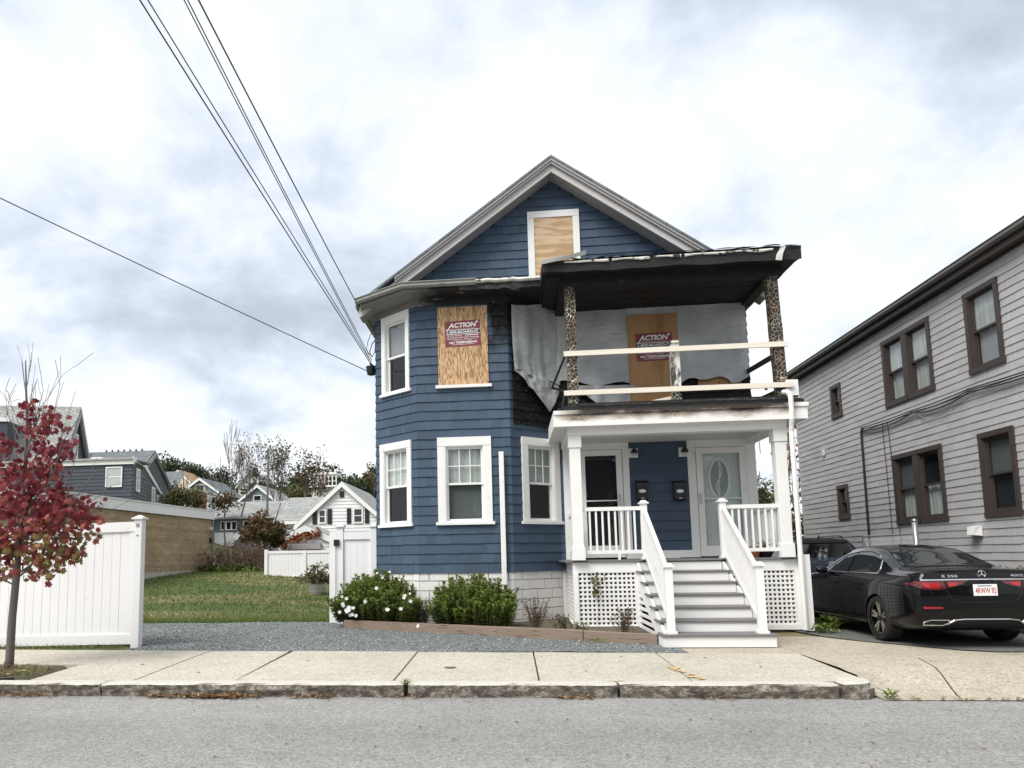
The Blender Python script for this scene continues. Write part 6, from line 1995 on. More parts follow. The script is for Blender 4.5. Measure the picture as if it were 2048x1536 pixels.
dry_plant(.86, bedline(.86) + .35, .13, .28, .25, 30, 'low dark weed at the bed corner by the porch lattice', 'evergreen', seed=2, name='low_weed')
dry_plant(1.85, bedline(1.85) + .45, .12, .42, .24, 50, 'small dry bush before the left porch lattice', 'autumn', seed=3)
dry_plant(-1.72, bedline(-1.72) + .3, .13, .5, .2, 45, 'thin brown stems between the two green shrubs', 'olive', seed=4)
dry_plant(1.15, bedline(1.15) + .4, .13, .16, .22, 25, 'flat leafy weed behind the timber beside the lattice', 'green', seed=7, name='low_weed')
# ivy sprig on the lattice
t = thing('ivy_sprig', 'green ivy sprig climbing the left porch lattice', 'plant', (1.55, 13.3, .7))
mb = MB(); mb.tube([(1.56, 13.29, .15), (1.58, 13.285, .6), (1.50, 13.28, .85), (1.55, 13.285, 1.05)], .004, 3); put('stem', mb, M['brownstem'], t)
mb = MB(); r4 = random.Random(9)
for _ in range(34): leaf(mb, Vector((1.54 + r4.gauss(0, .07), 13.27 + r4.uniform(-.02, .01), r4.uniform(.72, 1.10))), rvec(r4) + Vector((0, -.3, -.3)), Vector((0, -1, .2)), .07, .055, r4.uniform(.3, .9))
put('foliage', mb, M['olive'], t)
# weeds by the driveway corner, at the kerb and along the timber
def weed(x, y, z, h, w, n, label, seed):
    r = random.Random(seed)
    mb = MB()
    for _ in range(n):
        a = r.random() * 6.28
        p = Vector((x + r.gauss(0, w * .45), y + r.gauss(0, w * .45), z + r.uniform(0, h * .6)))
        leaf(mb, p, Vector((math.cos(a), math.sin(a), .5)), Vector((0, 0, 1)), h * .5 * r.uniform(.6, 1.3), h * .22, r.uniform(.35, 1))
    tag(put('weed', mb, M['green']), label, 'weed')
weed(5.36, 12.95, .05, .20, .22, 90, 'bright green weed at the foot of the porch downspout', 1)
weed(5.62, 13.5, .05, .34, .25, 70, 'taller weed between the porch and the black sedan', 6)
weed(4.05, 8.26, -.15, .13, .09, 40, 'small weed growing at the rounded kerb stone', 2)
weed(-1.265, 8.38, -.03, .09, .05, 25, 'tuft of weed in the kerb joint', 3)
weed(2.36, 11.35, .05, .12, .10, 40, 'weed at the end of the timber by the steps', 4)
weed(1.35, 11.75, .05, .08, .18, 60, 'low green patch in the gravel before the timber', 5)
weed(-4.35, 11.35, .05, .05, .10, 30, 'flat weed in the gravel near the white fence', 7)
# leaf litter along the kerb
lt = MB(); r5 = random.Random(11)
for (xa, xb, n) in ((-4.4, -3.0, 210), (-3.75, -3.2, 170), (-2.65, -2.1, 60), (-6.5, -5.6, 70), (-7.5, -6.4, 60), (.5, .95, 40), (2.0, 2.5, 20), (-1.4, -1.1, 16), (4.2, 5.4, 24)):
    for _ in range(n):
        x = r5.uniform(xa, xb); y = 8.285 - abs(r5.gauss(0, .045)); 
        leaf(lt, Vector((x, y, ROADZ + .008 + abs(r5.gauss(0, .012)))), Vector((r5.gauss(0, 1), r5.gauss(0, 1), .15)), Vector((r5.gauss(0, .3), r5.gauss(0, .3), 1)), r5.uniform(.04, .09), r5.uniform(.015, .045), r5.random(), .3)
for _ in range(60):
    x, y = r5.uniform(-7, 6), r5.uniform(5, 8.2)
    leaf(lt, Vector((x, y, ROADZ + .008)), Vector((r5.gauss(0, 1), r5.gauss(0, 1), .1)), Vector((0, 0, 1)), r5.uniform(.03, .06), .02, r5.uniform(0, .5), .3)
for _ in range(50):
    x = r5.uniform(-7.6, -6.4); y = r5.uniform(8.6, 9.3)
    maple_leaf(lt, Vector((x, y, .06)), Vector((r5.gauss(0, 1), r5.gauss(0, 1), .1)), Vector((0, 0, 1)), .08, r5.random())
stuff(put('leaf_litter', lt, M['litter']), 'fallen leaves gathered along the kerb', 'leaves')

# ---------------------------------------------------------------- lawn
mb = MB(); r6 = random.Random(13)
for _ in range(42000):
    y = 15.75 + 20 * r6.random() ** 1.7
    x = r6.uniform(-16, -3.2) if y > 17 else r6.uniform(-9.5, -3.9)
    if x > -4 and y < 16.2: continue
    n = noise.noise((x * .18, y * .45, 3.)) + .25 * noise.noise((x * 1.1, y * 1.1, 8.))
    strip = smooth01((y - 15.9) / .8) * (1 - smooth01((y - 17.2) / 1.6))
    t = .30 + .22 * max(-.4, n) + .36 * strip + r6.gauss(0, .10)
    a = r6.random() * 6.28; h = r6.uniform(.03, .085) * (1.25 if y > 20 else 1); w = .012 + .0007 * y
    z = terrain(x, y)
    s = Vector((math.cos(a), math.sin(a), 0)) * w / 2; l = Vector((r6.gauss(0, .03), r6.gauss(0, .03), h))
    q = Vector((x, y, z - .005))
    mb.add([q - s, q + s, q + l], [(0, 1, 2)], tint=max(0, min(1, t)))
stuff(put('lawn_grass', mb, M['grass']), 'mown patchy lawn behind the gravel drive', 'grass')
mb = MB()
for _ in range(260):
    x = r6.uniform(-15.5, -11.5); y = 33.2 + r6.gauss(0, .7) - (x + 13) * .1
    z = terrain(x, y)
    for _k in range(4): leaf(mb, Vector((x + r6.gauss(0, .12), y, z + r6.uniform(0, .15))), Vector((r6.gauss(0, 1), r6.gauss(0, 1), .7)), Vector((0, 0, 1)), .22, .12, r6.uniform(.1, .8))
stuff(put('ground_cover', mb, M['green']), 'broad leaved weeds at the foot of the brick wall', 'weeds')

# ---------------------------------------------------------------- crowns of the far trees
def crown_tree(name, label, x, y, z0, z1, rx, mat, seed, nleaf=1400, L=.55, trunk=True, group=None, squash=1.0, lob=7, tb=None):
    """trunk plus leaf-sized faces gathered in uneven clumps"""
    r = random.Random(seed)
    zb = terrain(x, y) if tb is None else tb
    t = thing(name, label, 'tree', (x, y, zb), group=group)
    cz = (z0 + z1) / 2; rz = (z1 - z0) / 2
    if trunk:
        lbm = Limb(seed)
        lbm.grow(Vector((x, y, zb - .3)), Vector((0, 0, 1)), max(1.0, cz - zb), max(.06, rx * .06), 2, .2, .55, (3, 4), 5, .06, .02)
        put('trunk', lbm.mb, M['bark'], t)
    lf = MB()
    cl = []
    for k in range(lob * 3):
        d = rvec(r); d.z = abs(d.z) * (1 if r.random() < .75 else -1)
        f = r.uniform(.35, .82)
        cl.append((Vector((x + d.x * rx * f, y + d.y * rx * f * .8, cz + d.z * rz * f)), r.uniform(.22, .42) * rx))
    for k in range(nleaf):
        c, rr = cl[k % len(cl)]
        d = rvec(r)
        p = c + d * rr * r.uniform(.55, 1.05)
        up = max(0, d.z)
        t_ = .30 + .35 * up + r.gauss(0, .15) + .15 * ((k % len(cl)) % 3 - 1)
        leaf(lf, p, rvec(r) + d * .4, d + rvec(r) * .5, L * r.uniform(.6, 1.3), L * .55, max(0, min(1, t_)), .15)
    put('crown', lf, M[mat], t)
    return t
def bare_tree(name, label, x, y, z1, seed, r0=.09, lev=4, spread=.42, leafy=0, mat='autumn', up=.35, L=.35):
    zb = terrain(x, y)
    t = thing(name, label, 'tree', (x, y, zb))
    b = Limb(seed)
    H = z1 - zb
    b.grow(Vector((x, y, zb - .2)), Vector((0, 0, 1)), H * (.40 if lev < 5 else .315), r0, lev, up, spread, (2, 4), 5, .07, .012, .6)
    put('trunk', b.mb, M['bark'], t)
    if leafy:
        r = random.Random(seed + 1); lf = MB()
        for k in range(leafy):
            p, d = r.choice(b.tips); q = p + rvec(r) * .5
            leaf(lf, q, rvec(r), rvec(r), L * r.uniform(.6, 1.2), L * .6, r.random())
        put('crown', lf, M[mat], t)
    return t

# ================================================================== background, left
def simple_window(par, W, s0, s1, z0, z1, trim='white', glass='carglass', t=.07, cross=True):
    mb = MB(W)
    mb.box(s0 - t, s0, 0, .05, z0 - t, z1 + t); mb.box(s1, s1 + t, 0, .05, z0 - t, z1 + t); mb.box(s0, s1, 0, .05, z1, z1 + t); mb.box(s0, s1, 0, .06, z0 - t, z0)
    if cross: mb.box(s0, s1, .0, .03, (z0 + z1) / 2 - .025, (z0 + z1) / 2 + .025)
    w = put('window', mb, M[trim], par)
    put('pane', MB(W).add([(s0, .012, z0), (s1, .012, z0), (s1, .012, z1), (s0, .012, z1)], [(0, 1, 2, 3)]), M[glass], w)
    return w
M['palepane'] = surf('pale_window', (.42, .46, .46), .2, .08, 3, .02, 20, 0, spec=.6)
def clap(par, W, s0, s1, z0, z1, sp, mat, clip=None, holes=()):
    siding(W, s0, s1, z0, z1, sp, list(holes), par, mat, clip=clip, wid=(2, 4), dout=.03, din=.0, tv=.03, smat=mat)

# tan brick flat-roofed building: wall runs away to the right
def brick_mat():
    m, nt, b = base('tan_brick')
    tc = nd(nt, 'ShaderNodeTexCoord').outputs['UV']
    p = pos(nt)
    s = nd(nt, 'ShaderNodeSeparateXYZ', None, Vector=p)
    u = mth(nt, 'ADD', mth(nt, 'MULTIPLY', s.outputs[1], 1.0), mth(nt, 'MULTIPLY', s.outputs[0], .3))
    v = nd(nt, 'ShaderNodeCombineXYZ', None, X=u, Y=s.outputs[2], Z=0.0).outputs[0]
    br = nd(nt, 'ShaderNodeTexBrick', None, Vector=v, Color1=(.40, .295, .175), Color2=(.30, .215, .125), Mortar=(.23, .185, .13), Scale=1.0)
    br.inputs['Brick Width'].default_value = .30; br.inputs['Row Height'].default_value = .10; br.inputs['Mortar Size'].default_value = .009; br.inputs['Bias'].default_value = -.2
    n = noi(nt, p, 1.1, 4)
    k = mth(nt, 'ADD', .65, mth(nt, 'MULTIPLY', n, .75))
    row = noi(nt, scl(nt, p, (.02, .02, 4.2)), 1.0, 2)
    k = mth(nt, 'MULTIPLY', k, mth(nt, 'ADD', .6, mth(nt, 'MULTIPLY', row, .8)))
    sc = nd(nt, 'ShaderNodeVectorMath', {'operation': 'SCALE'}, i0=br.outputs[0]); nt.links.new(k, sc.inputs['Scale'])
    link(nt, sc.outputs[0], b, 'Base Color')
    b.inputs['Roughness'].default_value = .9
    bumpn(nt, b, br.outputs['Fac'], -.5, .02)
    return m
M['brick'] = brick_mat()
bb = thing('brick_building', 'low tan brick building with white parapet beyond the lawn', 'building', (-15.2, 29, .8))
WB = Wall((-14.97, 34.0), (-.6, -11.5), (11.5, -.6))
put('wall', MB(WB).box(0, 14, -.25, 0, 1.0, 3.52), M['brick'], bb)
put('foundation', MB(WB).box(-.02, 14, -.24, .03, .3, 1.0), M['concrete'], bb)
put('parapet', MB(WB).box(-.12, 14, -.3, .10, 3.52, 3.92), M['white'], bb)
put('parapet_cap', MB(WB).box(-.15, 14, -.35, .13, 3.922, 3.97), M['white'], bb)
WB2 = Wall((-14.97, 34.0), (-11.5, .6), (.6, 11.5))
put('wall', MB(WB2).box(.26, 9, -.22, -.02, .6, 3.52), M['brick'], bb)
put('parapet', MB(WB2).box(.32, 9, -.25, .10, 3.521, 3.915), M['white'], bb)
put('roof', MB(WB).box(0, 14, -9, -.31, 3.5, 3.6), M['roofgrey'], bb)
put('wall_lamp', MB(WB).box(.10, .22, .0, .12, 3.0, 3.15), M['white'], bb)
put('wall_box', MB(WB).box(.10, .20, .0, .08, 2.35, 2.6), M['black'], bb)
put('downpipe', MB(WB).box(-.08, -.02, .0, .08, .9, 3.5), M['steel'], bb)
# bricks near enough to show: rows of the end course stand proud
for k in range(24):
    a = .3 + k * .42
    put('header_brick', MB(WB).box(a, a + .11, .0, .018, 1.02, 1.22), M['brick'], bb)

M['slate'] = surf('dark_blue_grey_siding', (.060, .066, .085), .75, .08, 1.5, .05, 12, .1, tint=True)
M['slate2'] = surf('weathered_shingle_siding', (.105, .11, .12), .8, .15, 3, .12, 9, .2, tint=True)
# dark flat-roofed addition
dk = thing('dark_house', 'dark blue grey house with white trimmed flat roofed wing behind the fence', 'house', (-26, 42, 3))
D0 = Wall((-22.67, 40.0), (-1, 0), (0, -1))
h_ = [(.65, 1.59, 6.0, 7.18)]
clap(dk, D0, 0, 11, 3.0, 7.35, .22, M['slate'])
simple_window(dk, Wall((-22.67, 39.96), (-1, 0), (0, -1)), .66, 1.58, 6.05, 7.15, glass='palepane')
put('fascia', MB(D0).box(-.1, 11, -.1, .12, 7.36, 7.62), M['white'], dk)
put('gutter', MB(D0).box(-.1, 11, .122, .24, 7.63, 7.75), M['trimgrey'], dk)
put('roof', MB(D0).box(0.05, 11, -2.4, .1, 7.622, 7.72), M['roofdark'], dk)
mb = MB(); mb.hexa([(-23.4, 42.45, 7.55), (-25.1, 48.6, 6.05), (-33.6, 48.6, 6.05), (-33.6, 42.45, 7.55), (-23.4, 42.45, 7.72), (-25.1, 48.6, 6.2), (-33.6, 48.6, 6.2), (-33.6, 42.45, 7.72)]); put('rear_roof', mb, M['roofdark'], dk)
D1 = Wall((-22.67, 40.0), (-.28, .96), (.96, .28))
def dclip(za, zb):
    z = (za + zb) / 2
    return (0, 9.0 if z < 6.2 else (9.0 - (z - 6.2) * 4.5))
clap(dk, D1, 0, 9.0, 2.6, 7.6, .22, M['slate2'], clip=dclip)
for (a, b, u, v) in ((.9, 1.6, 5.9, 7.1), (5.3, 6.1, 4.9, 6.4), (7.0, 7.7, 4.4, 6.0), (8.0, 8.6, 4.3, 5.9)):
    simple_window(dk, Wall((-22.63, 40.02), (-.28, .96), (.96, .28)), a, b, u, v, glass='palepane', t=.12)
mb = MB(D1); mb.hexa([(-.1, -.05, 7.55), (2.8, -.05, 7.55), (2.8, .1, 7.55), (-.1, .1, 7.55), (-.1, -.05, 7.8), (2.9, -.05, 7.8), (2.9, .1, 7.8), (-.1, .1, 7.8)])
mb.hexa([(2.8, -.05, 7.55), (9.0, -.05, 6.0), (9.0, .1, 6.0), (2.8, .1, 7.55), (2.9, -.05, 7.8), (9.1, -.05, 6.2), (9.1, .1, 6.2), (2.9, .1, 7.8)])
put('rake_board', mb, M['white'], dk)
put('skylight', MB().lathe([(.95, 0), (.95, .10), (.8, .3), (.5, .45), (.1, .52)], (-27.3, 44, 7.95), 'z', 18), M['white'], dk, smooth=True)
put('skylight_curb', MB().box(-28.2, -26.4, 43.1, 44.9, 7.7, 7.97), M['black'], dk)

# house with the steep gable, far left
ga = thing('gable_house', 'grey roofed house with steep side gable at the far left', 'house', (-34, 47, 3))
GW = Wall((-30.42, 46.0), (-.26, .97), (.97, .26))
def gacl(za, zb):
    z = (za + zb) / 2; h = (12.2 - z) * .66
    return (-h, h) if h > .1 else None
clap(ga, GW, -4, 4, 7.0, 12.1, .25, M['slate2'], clip=gacl)
simple_window(ga, Wall((-30.36, 46.0), (-.26, .97), (.97, .26)), -.35, .35, 8.9, 10.4, glass='palepane', t=.13)
mb = MB(GW)
for sg in (-1, 1):
    mb.hexa([(0, -12, 12.30), (sg * 3.7, -12, 6.75), (sg * 3.7, .35, 6.75), (0, .35, 12.30), (0, -12, 12.48), (sg * 3.8, -12, 6.85), (sg * 3.8, .35, 6.85), (0, .35, 12.48)])
put('roof', mb, M['roofgrey'], ga)
mb = MB(GW)
for sg in (-1, 1):
    mb.hexa([(0, .2, 11.85), (sg * 3.5, .2, 6.5), (sg * 3.5, .4, 6.5), (0, .4, 11.85), (0, .2, 12.30), (sg * 3.68, .2, 6.75), (sg * 3.68, .4, 6.75), (0, .4, 12.30)])
put('rake_board', mb, M['trimgrey'], ga)
put('wall', MB(GW).box(-3.5, 3.5, -12, -.05, 3.0, 6.9), M['slate'], ga)
dm = MB(GW); dm.box(-3.4, -1.0, -8.8, -3.0, 8.0, 10.7)
put('dormer', dm, M['slate'], ga)
put('dormer_trim', MB(GW).box(-3.5, -.8, -9.0, -2.8, 10.7, 10.95), M['white'], ga)
simple_window(ga, Wall(GW(-3.46, -3.6, 0)[:2], (-.97, -.26), (-.26, .97) if False else (.26, -.97)), .2, 1.4, 8.5, 10.2, t=.1)

# slate roofed house behind
sh_ = thing('slate_house', 'house with slate roof and brick chimney behind the dark wing', 'house', (-36, 62, 4))
mb = MB(); mb.hexa([(-45.2, 60, 7.6), (-34.6, 60, 7.6), (-34.6, 65, 11.95), (-45.2, 65, 11.95), (-45.2, 60, 7.75), (-34.5, 60, 7.75), (-34.5, 65, 12.35), (-45.2, 65, 12.35)])
mb.hexa([(-45.2, 70, 7.6), (-34.6, 70, 7.6), (-34.6, 65, 11.95), (-45.2, 65, 11.95), (-45.2, 70, 7.75), (-34.5, 70, 7.75), (-34.5, 65, 12.35), (-45.2, 65, 12.35)])
put('roof', mb, M['roofdark'], sh_)
put('wall', MB().box(-44.7, -34.8, 60.5, 69.5, 3.5, 7.7), M['slate2'], sh_)
mb = MB(); mb.beam((-34.45, 60, 7.6), (-34.45, 65, 11.9), .12, .35); put('rake_board', mb, M['trimgrey'], sh_)
mb = MB(); mb.add([(-34.8, 60.4, 7.6), (-34.8, 69.6, 7.6), (-34.8, 65, 11.95)], [(0, 1, 2)]); put('gable', mb, M['slate2'], sh_)
put('chimney', MB().box(-41.9, -41.3, 63.8, 64.4, 11, 12.9), M['rustbrick'], sh_, bevel=.05)
mb = MB()
for k in range(7):
    x = -39.6 + k * .62
    mb.lathe([(.02, 0), (.11, .08), (.10, .2), (.03, .27)], (x, 65, 12.3), 'z', 6)
put('ridge_finial', mb, M['roofdark'], sh_)

# small gabled houses on the slope
def cottage(name, label, x, y, z0, ze, zp, hw, mat, roofm, win=None, depth=8, trim='white', over=.35):
    t = thing(name, label, 'house', (x, y + depth / 2, z0))
    W = Wall((x, y), (1, 0), (0, -1))
    sl = (zp - ze) / hw
    put('wall', MB(W).prism([(-hw, z0), (hw, z0), (hw, ze), (0, zp), (-hw, ze)], lambda a, b, c: (a, c, b), 0, -depth), M[mat], t)
    sp = .22
    clap(t, W, -hw, hw, max(z0, ze - 2.5), zp - .05, sp, M[mat], clip=lambda za, zb: (lambda h: (-h, h) if h > .05 else None)(min(hw, (zp - (za + zb) / 2) / sl)))
    mb = MB(W)
    e = hw + over
    for sg in (-1, 1):
        mb.hexa([(0, over, zp), (sg * e, over, zp - sl * e), (sg * e, -depth, zp - sl * e), (0, -depth, zp), (0, over, zp + .16), (sg * e, over, zp - sl * e + .14), (sg * e, -depth, zp - sl * e + .14), (0, -depth, zp + .16)])
    put('roof', mb, M[roofm], t)
    mb = MB(W)
    for sg in (-1, 1):
        mb.hexa([(0, over - .06, zp - .22), (sg * e, over - .06, zp - sl * e - .22), (sg * e, over + .02, zp - sl * e - .22), (0, over + .02, zp - .22), (0, over - .06, zp + .12), (sg * e, over - .06, zp - sl * e + .10), (sg * e, over + .02, zp - sl * e + .10), (0, over + .02, zp + .12)])
    put('rake_board', mb, M[trim], t)
    for (a, b, u, v) in (win or []):
        simple_window(t, Wall((x, y - .035), (1, 0), (0, -1)), a, b, u, v, t=.09)
    return t, W
M['bluegrey'] = surf('blue_grey_clapboard', (.20, .235, .275), .7, .05, 1, .03, 10, .05, tint=True)
M['whiteclap'] = surf('white_clapboard', (.74, .745, .75), .6, .03, 1, .02, 10, .05, tint=True)
M['cream'] = surf('cream_clapboard', (.62, .52, .36), .7, .05, 1, .03, 10, .05, tint=True)
M['beige'] = surf('pale_weathered_clapboard', (.58, .58, .55), .7, .05, 1, .03, 10, .05, tint=True)
cottage('gabled_cottage', 'small blue grey gabled house on the slope with one attic window', -41.3, 90, 5, 10.3, 12.45, 3.1, 'bluegrey', 'roofdark', [(-.55, .55, 10.35, 11.6)])
cottage('tan_house', 'small cream house with tan roof among the dark trees', -55.3, 112, 8, 14.8, 16.6, 2.0, 'cream', 'rooftan', [(-1.2, -.2, 13.2, 14.4)])
t_, W_ = cottage('white_house', 'white clapboard house with black shutters beyond the rear fence', -10.89, 45, 1.0, 3.75, 6.35, 2.95, 'whiteclap', 'roofgrey', [(-1.52, -1.17, 3.85, 4.6), (.80, 1.28, 3.82, 4.65)], depth=9, over=.25)
for (a, b) in ((-2.0, -1.70), (-1.0, -.70), (.30, .58), (1.50, 1.78)):
    put('shutter', MB(W_).box(a, b, .035, .07, 3.72, 4.72), M['black'], t_)
put('attic_vent', MB(W_).box(-.17, .12, .035, .06, 5.45, 5.85), M['black'], t_)
mb = MB(); mb.hexa([(-15.9, 46, 3.95), (-12.0, 46, 3.95), (-12.0, 49, 5.75), (-15.7, 49, 5.75), (-15.9, 46, 4.08), (-12.0, 46, 4.08), (-12.0, 49, 5.88), (-15.7, 49, 5.88)])
put('wing_roof', mb, M['roofgrey'], t_)
put('wing_wall', MB().box(-15.6, -13.4, 46.3, 50, 1.0, 4.0), M['whiteclap'], t_)
put('wing_fascia', MB().box(-15.92, -13.3, 45.9, 45.98, 3.82, 4.02), M['white'], t_)
# small shed with vines in front
t_, W_ = cottage('garden_shed', 'small white gabled shed with red vine below the shuttered house', -11.27, 38, .6, 2.55, 3.2, 1.45, 'whiteclap', 'roofgrey', depth=3, over=.15)
put('shelf_board', MB(W_).box(-.95, .90, .05, .30, 2.0, 2.32), M['trimgrey'], t_)
put('vent', MB(W_).box(.2, .7, .03, .06, 1.75, 1.95), M['black'], t_)
mb = MB(); r7 = random.Random(5)
for k in range(260):
    u = r7.random(); x = -12.55 + 2.2 * u; z = 2.45 + .45 * u + r7.gauss(0, .10) - (.25 if u < .2 else 0)
    leaf(mb, Vector((x, 37.8 + r7.gauss(0, .05), z)), rvec(r7), Vector((0, -1, 0)), .17, .12, r7.random())
put('vine', mb, M['orange'], t_)
# long low house with bay window
lh = thing('long_house', 'long low grey roofed house with white bay window behind the bare trees', 'house', (-19, 53, 2))
put('wall', MB().box(-23.5, -15.8, 50.3, 56, 1.5, 4.6), M['bluegrey'], lh)
mb = MB(); mb.hexa([(-24, 49.9, 4.5), (-15.6, 49.9, 4.5), (-15.8, 53, 5.9), (-24.0, 53, 5.9), (-24, 49.9, 4.62), (-15.6, 49.9, 4.62), (-15.8, 53, 6.02), (-24, 53, 6.02)])
put('roof', mb, M['roofgrey'], lh)
LW = Wall((0, 50.25), (1, 0), (0, -1))
for k in range(3): simple_window(lh, LW, -21.35 + k * .42, -21.05 + k * .42, 3.75, 4.3, cross=False, t=.06)
simple_window(lh, LW, -18.6, -17.9, 3.75, 4.25, t=.07); simple_window(lh, LW, -16.9, -16.0, 3.85, 4.3, t=.06); simple_window(lh, LW, -19.6, -18.9, 3.7, 4.3, t=.08)
put('stair_rail', MB().beam((-20.9, 49.7, 2.4), (-19.6, 49.7, 3.5), .06, .45), M['white'], lh)
put('porch_wall', MB().box(-21.6, -20.2, 49.6, 49.9, 2.5, 3.5), M['white'], lh)
put('chimney', MB().box(-23.4, -22.9, 50.6, 51.1, 4.5, 6.6), M['rustbrick'], lh)
put('parked_tarp', MB().box(-21.6, -20.6, 45, 46, 2.0, 2.6), M['orange'], lh)
# hilltop houses
t_, W_ = cottage('hill_house', 'pale hipped house on the hilltop behind the bare trees', -42.8, 112, 8, 13.8, 16.1, 2.0, 'beige', 'roofgrey', [(-1.3, .8, 12.4, 13.3)])
t_, W_ = cottage('slope_house', 'grey gabled house below the hilltop between the bare trunks', -29.6, 80, 4, 8.6, 10.2, 2.0, 'bluegrey', 'roofgrey', [(-.4, .4, 7.9, 9.0)])
dh = thing('deck_house', 'white house with railed roof deck on the wooded hilltop', 'house', (-24.4, 92, 8))
put('wall', MB().box(-26.1, -23.0, 90.5, 94, 7, 10.9), M['beige'], dh)
put('deck', MB().box(-26.3, -22.6, 89.9, 94, 10.9, 11.1), M['white'], dh)
put('roof', MB().box(-26.3, -22.6, 89.8, 93, 12.55, 12.8), M['white'], dh)
for k in range(8):
    x = -26.2 + k * .51
    put('post', MB().box(x - .07, x + .07, 89.95, 90.05, 11.1, 12.55), M['white'], dh)
put('rail', MB().box(-26.3, -22.6, 89.92, 90.0, 11.6, 11.72), M['white'], dh)
put('bay', MB().box(-25.7, -24.3, 90.8, 91.0, 11.1, 12.5), M['palepane'], dh)
for x in (-25.4, -24.4): put('stair_post', MB().box(x, x + .12, 90.2, 90.3, 8, 10.9), M['white'], dh)
# beige house end at the slope
bh = thing('pale_house', 'pale clapboard house end showing right of the dark wing', 'house', (-34.5, 74, 4))
put('wall', MB().box(-39, -35.5, 74, 82, 4, 9.6), M['beige'], bh)
mb = MB(); mb.hexa([(-39.5, 73.5, 9.4), (-36.4, 73.5, 9.4), (-37.2, 77, 11.6), (-39.5, 77, 11.6), (-39.5, 73.5, 9.6), (-36.3, 73.5, 9.6), (-37.1, 77, 11.8), (-39.5, 77, 11.8)]); put('roof', mb, M['roofdark'], bh)
# utility pole
up = thing('utility_pole', 'bare wooden utility pole among the bare trees', 'pole', (-17.8, 50, 2))
put('pole', MB().tube([(-17.8, 50, 1), (-17.72, 50, 9.6)], .10, 8, r2=.07), M['twig'], up)
put('brace', MB().tube([(-20.0, 50, 3.5), (-18.9, 50, 8.2)], .06, 6), M['bark'], up)

# rear fence, planter tub
rf = thing('rear_fence', 'white vinyl fence across the back of the lawn', 'fence', (-9.3, 30, .6))
RW = Wall((-10.74, 30.0), (1, 0), (0, -1))
put('post', MB(RW).box(0, .14, -.07, .07, .55, 1.9), M['vinyl'], rf)
put('post', MB(RW).box(1.75, 1.87, -.06, .06, .5, 1.85), M['vinyl'], rf)
put('rail', MB(RW).box(.141, 3.6, -.04, .04, 1.72, 1.84), M['vinyl'], rf)
put('rail', MB(RW).box(.141, 3.6, -.04, .04, .62, .74), M['vinyl'], rf)
for k in range(22):
    a = .141 + k * .157
    put('board', MB(RW).box(a + .003, a + .154, -.012, .012, .74, 1.72), M['vinyl'], rf)
for (a, b) in ((-.1, .9), (.92, 1.9), (1.92, 2.9)):
    put('kerb_block', MB(RW).box(a, b, .25, .5, .25, .62), M['concrete'], rf)
tub = thing('planter_tub', 'galvanised round tub planted with drooping stems on the lawn', 'planter', (-6.73, 24, .42))
tz = terrain(-6.73, 24)
put('tub', MB().lathe([(.24, 0), (.26, .10), (.27, .11), (.27, .13), (.28, .22), (.29, .23), (.29, .25), (.30, .36), (.31, .38), (.28, .37), (.27, .3)], (-6.73, 24, tz), 'z', 24), M['steel'], tub)
mb = MB(); lf = MB(); r8 = random.Random(3)
for k in range(90):
    a = r8.random() * 6.28; o = r8.uniform(.1, .75)
    b = Vector((-6.73 + r8.gauss(0, .1), 24 + r8.gauss(0, .1), tz + .33)); h = r8.uniform(.25, .75)
    e = b + Vector((math.cos(a) * o, math.sin(a) * o, h * (.4 if o > .4 else 1)))
    m_ = b.lerp(e, .5) + Vector((0, 0, h * .35)); mb.tube([b, m_, e], .008, 3)
    for _ in range(9): leaf(lf, m_.lerp(e, r8.random()) + rvec(r8) * .05, rvec(r8), rvec(r8), .10, .05, r8.random())
put('stems', mb, M['brownstem'], tub); put('foliage', lf, M['olive'], tub)

# ---------------------------------------------------------------- trees and bushes beyond the lawn
crown_tree('russet_bush', 'large russet green bush left of the rear white fence', -13.0, 36, 1.0, 4.1, 1.45, 'autumn', 31, 2600, .22, True)
crown_tree('autumn_tree', 'spreading olive tree before the blue grey cottage', -23.2, 48, 4.4, 6.9, 1.9, 'olive', 32, 1900, .24)
crown_tree('autumn_tree', 'thin russet tree beside the long low house', -20.5, 49.0, 4.8, 6.2, 1.2, 'autumn', 34, 520, .24)
def thicket(label, x0, x1, y, z0, h, n, seed):
    r = random.Random(seed); mb = MB(); st = MB()
    t = thing('weed_thicket', label, 'weeds', ((x0 + x1) / 2, y, z0))
    for _ in range(n):
        u = r.random(); x = x0 + (x1 - x0) * u; yy = y + r.gauss(0, .5); zz = terrain(x, yy)
        H = h * (.55 + .45 * math.sin(u * 3.0 + .2)) * r.uniform(.5, 1.1)
        e = Vector((x + r.gauss(0, .25) - .1, yy + r.gauss(0, .2), zz + H))
        st.tube([(x, yy, zz), Vector((x, yy, zz)).lerp(e, .6) + Vector((.06, 0, .05)), e], .010, 3, r2=.004)
        for _k in range(7): leaf(mb, Vector((x, yy, zz)).lerp(e, r.uniform(.3, 1)) + rvec(r) * .06, rvec(r), rvec(r), .12, .04, r.random())
    stuff(put('stems', st, M['brownstem'], t)); stuff(put('foliage', mb, M['brownweed'], t))
thicket('brown dry weed thicket at the corner of the brick building', -14.6, -11.0, 33.2, .9, 1.5, 420, 3)
bare_tree('bare_tree', 'slim bare tree left of the group behind the lawn', -22.4, 55, 11.2, 41, .09, 4, .34, up=.6)
bare_tree('bare_tree', 'tall bare tree with fine crown in the middle of the group', -21.3, 56, 12.6, 44, .10, 5, .40, leafy=300, L=.18, up=.42)
bare_tree('bare_tree', 'bare tree with sparse leaves beside the utility pole', -19.0, 56, 11.9, 47, .11, 5, .42, leafy=700, L=.24, mat='olive', up=.42)
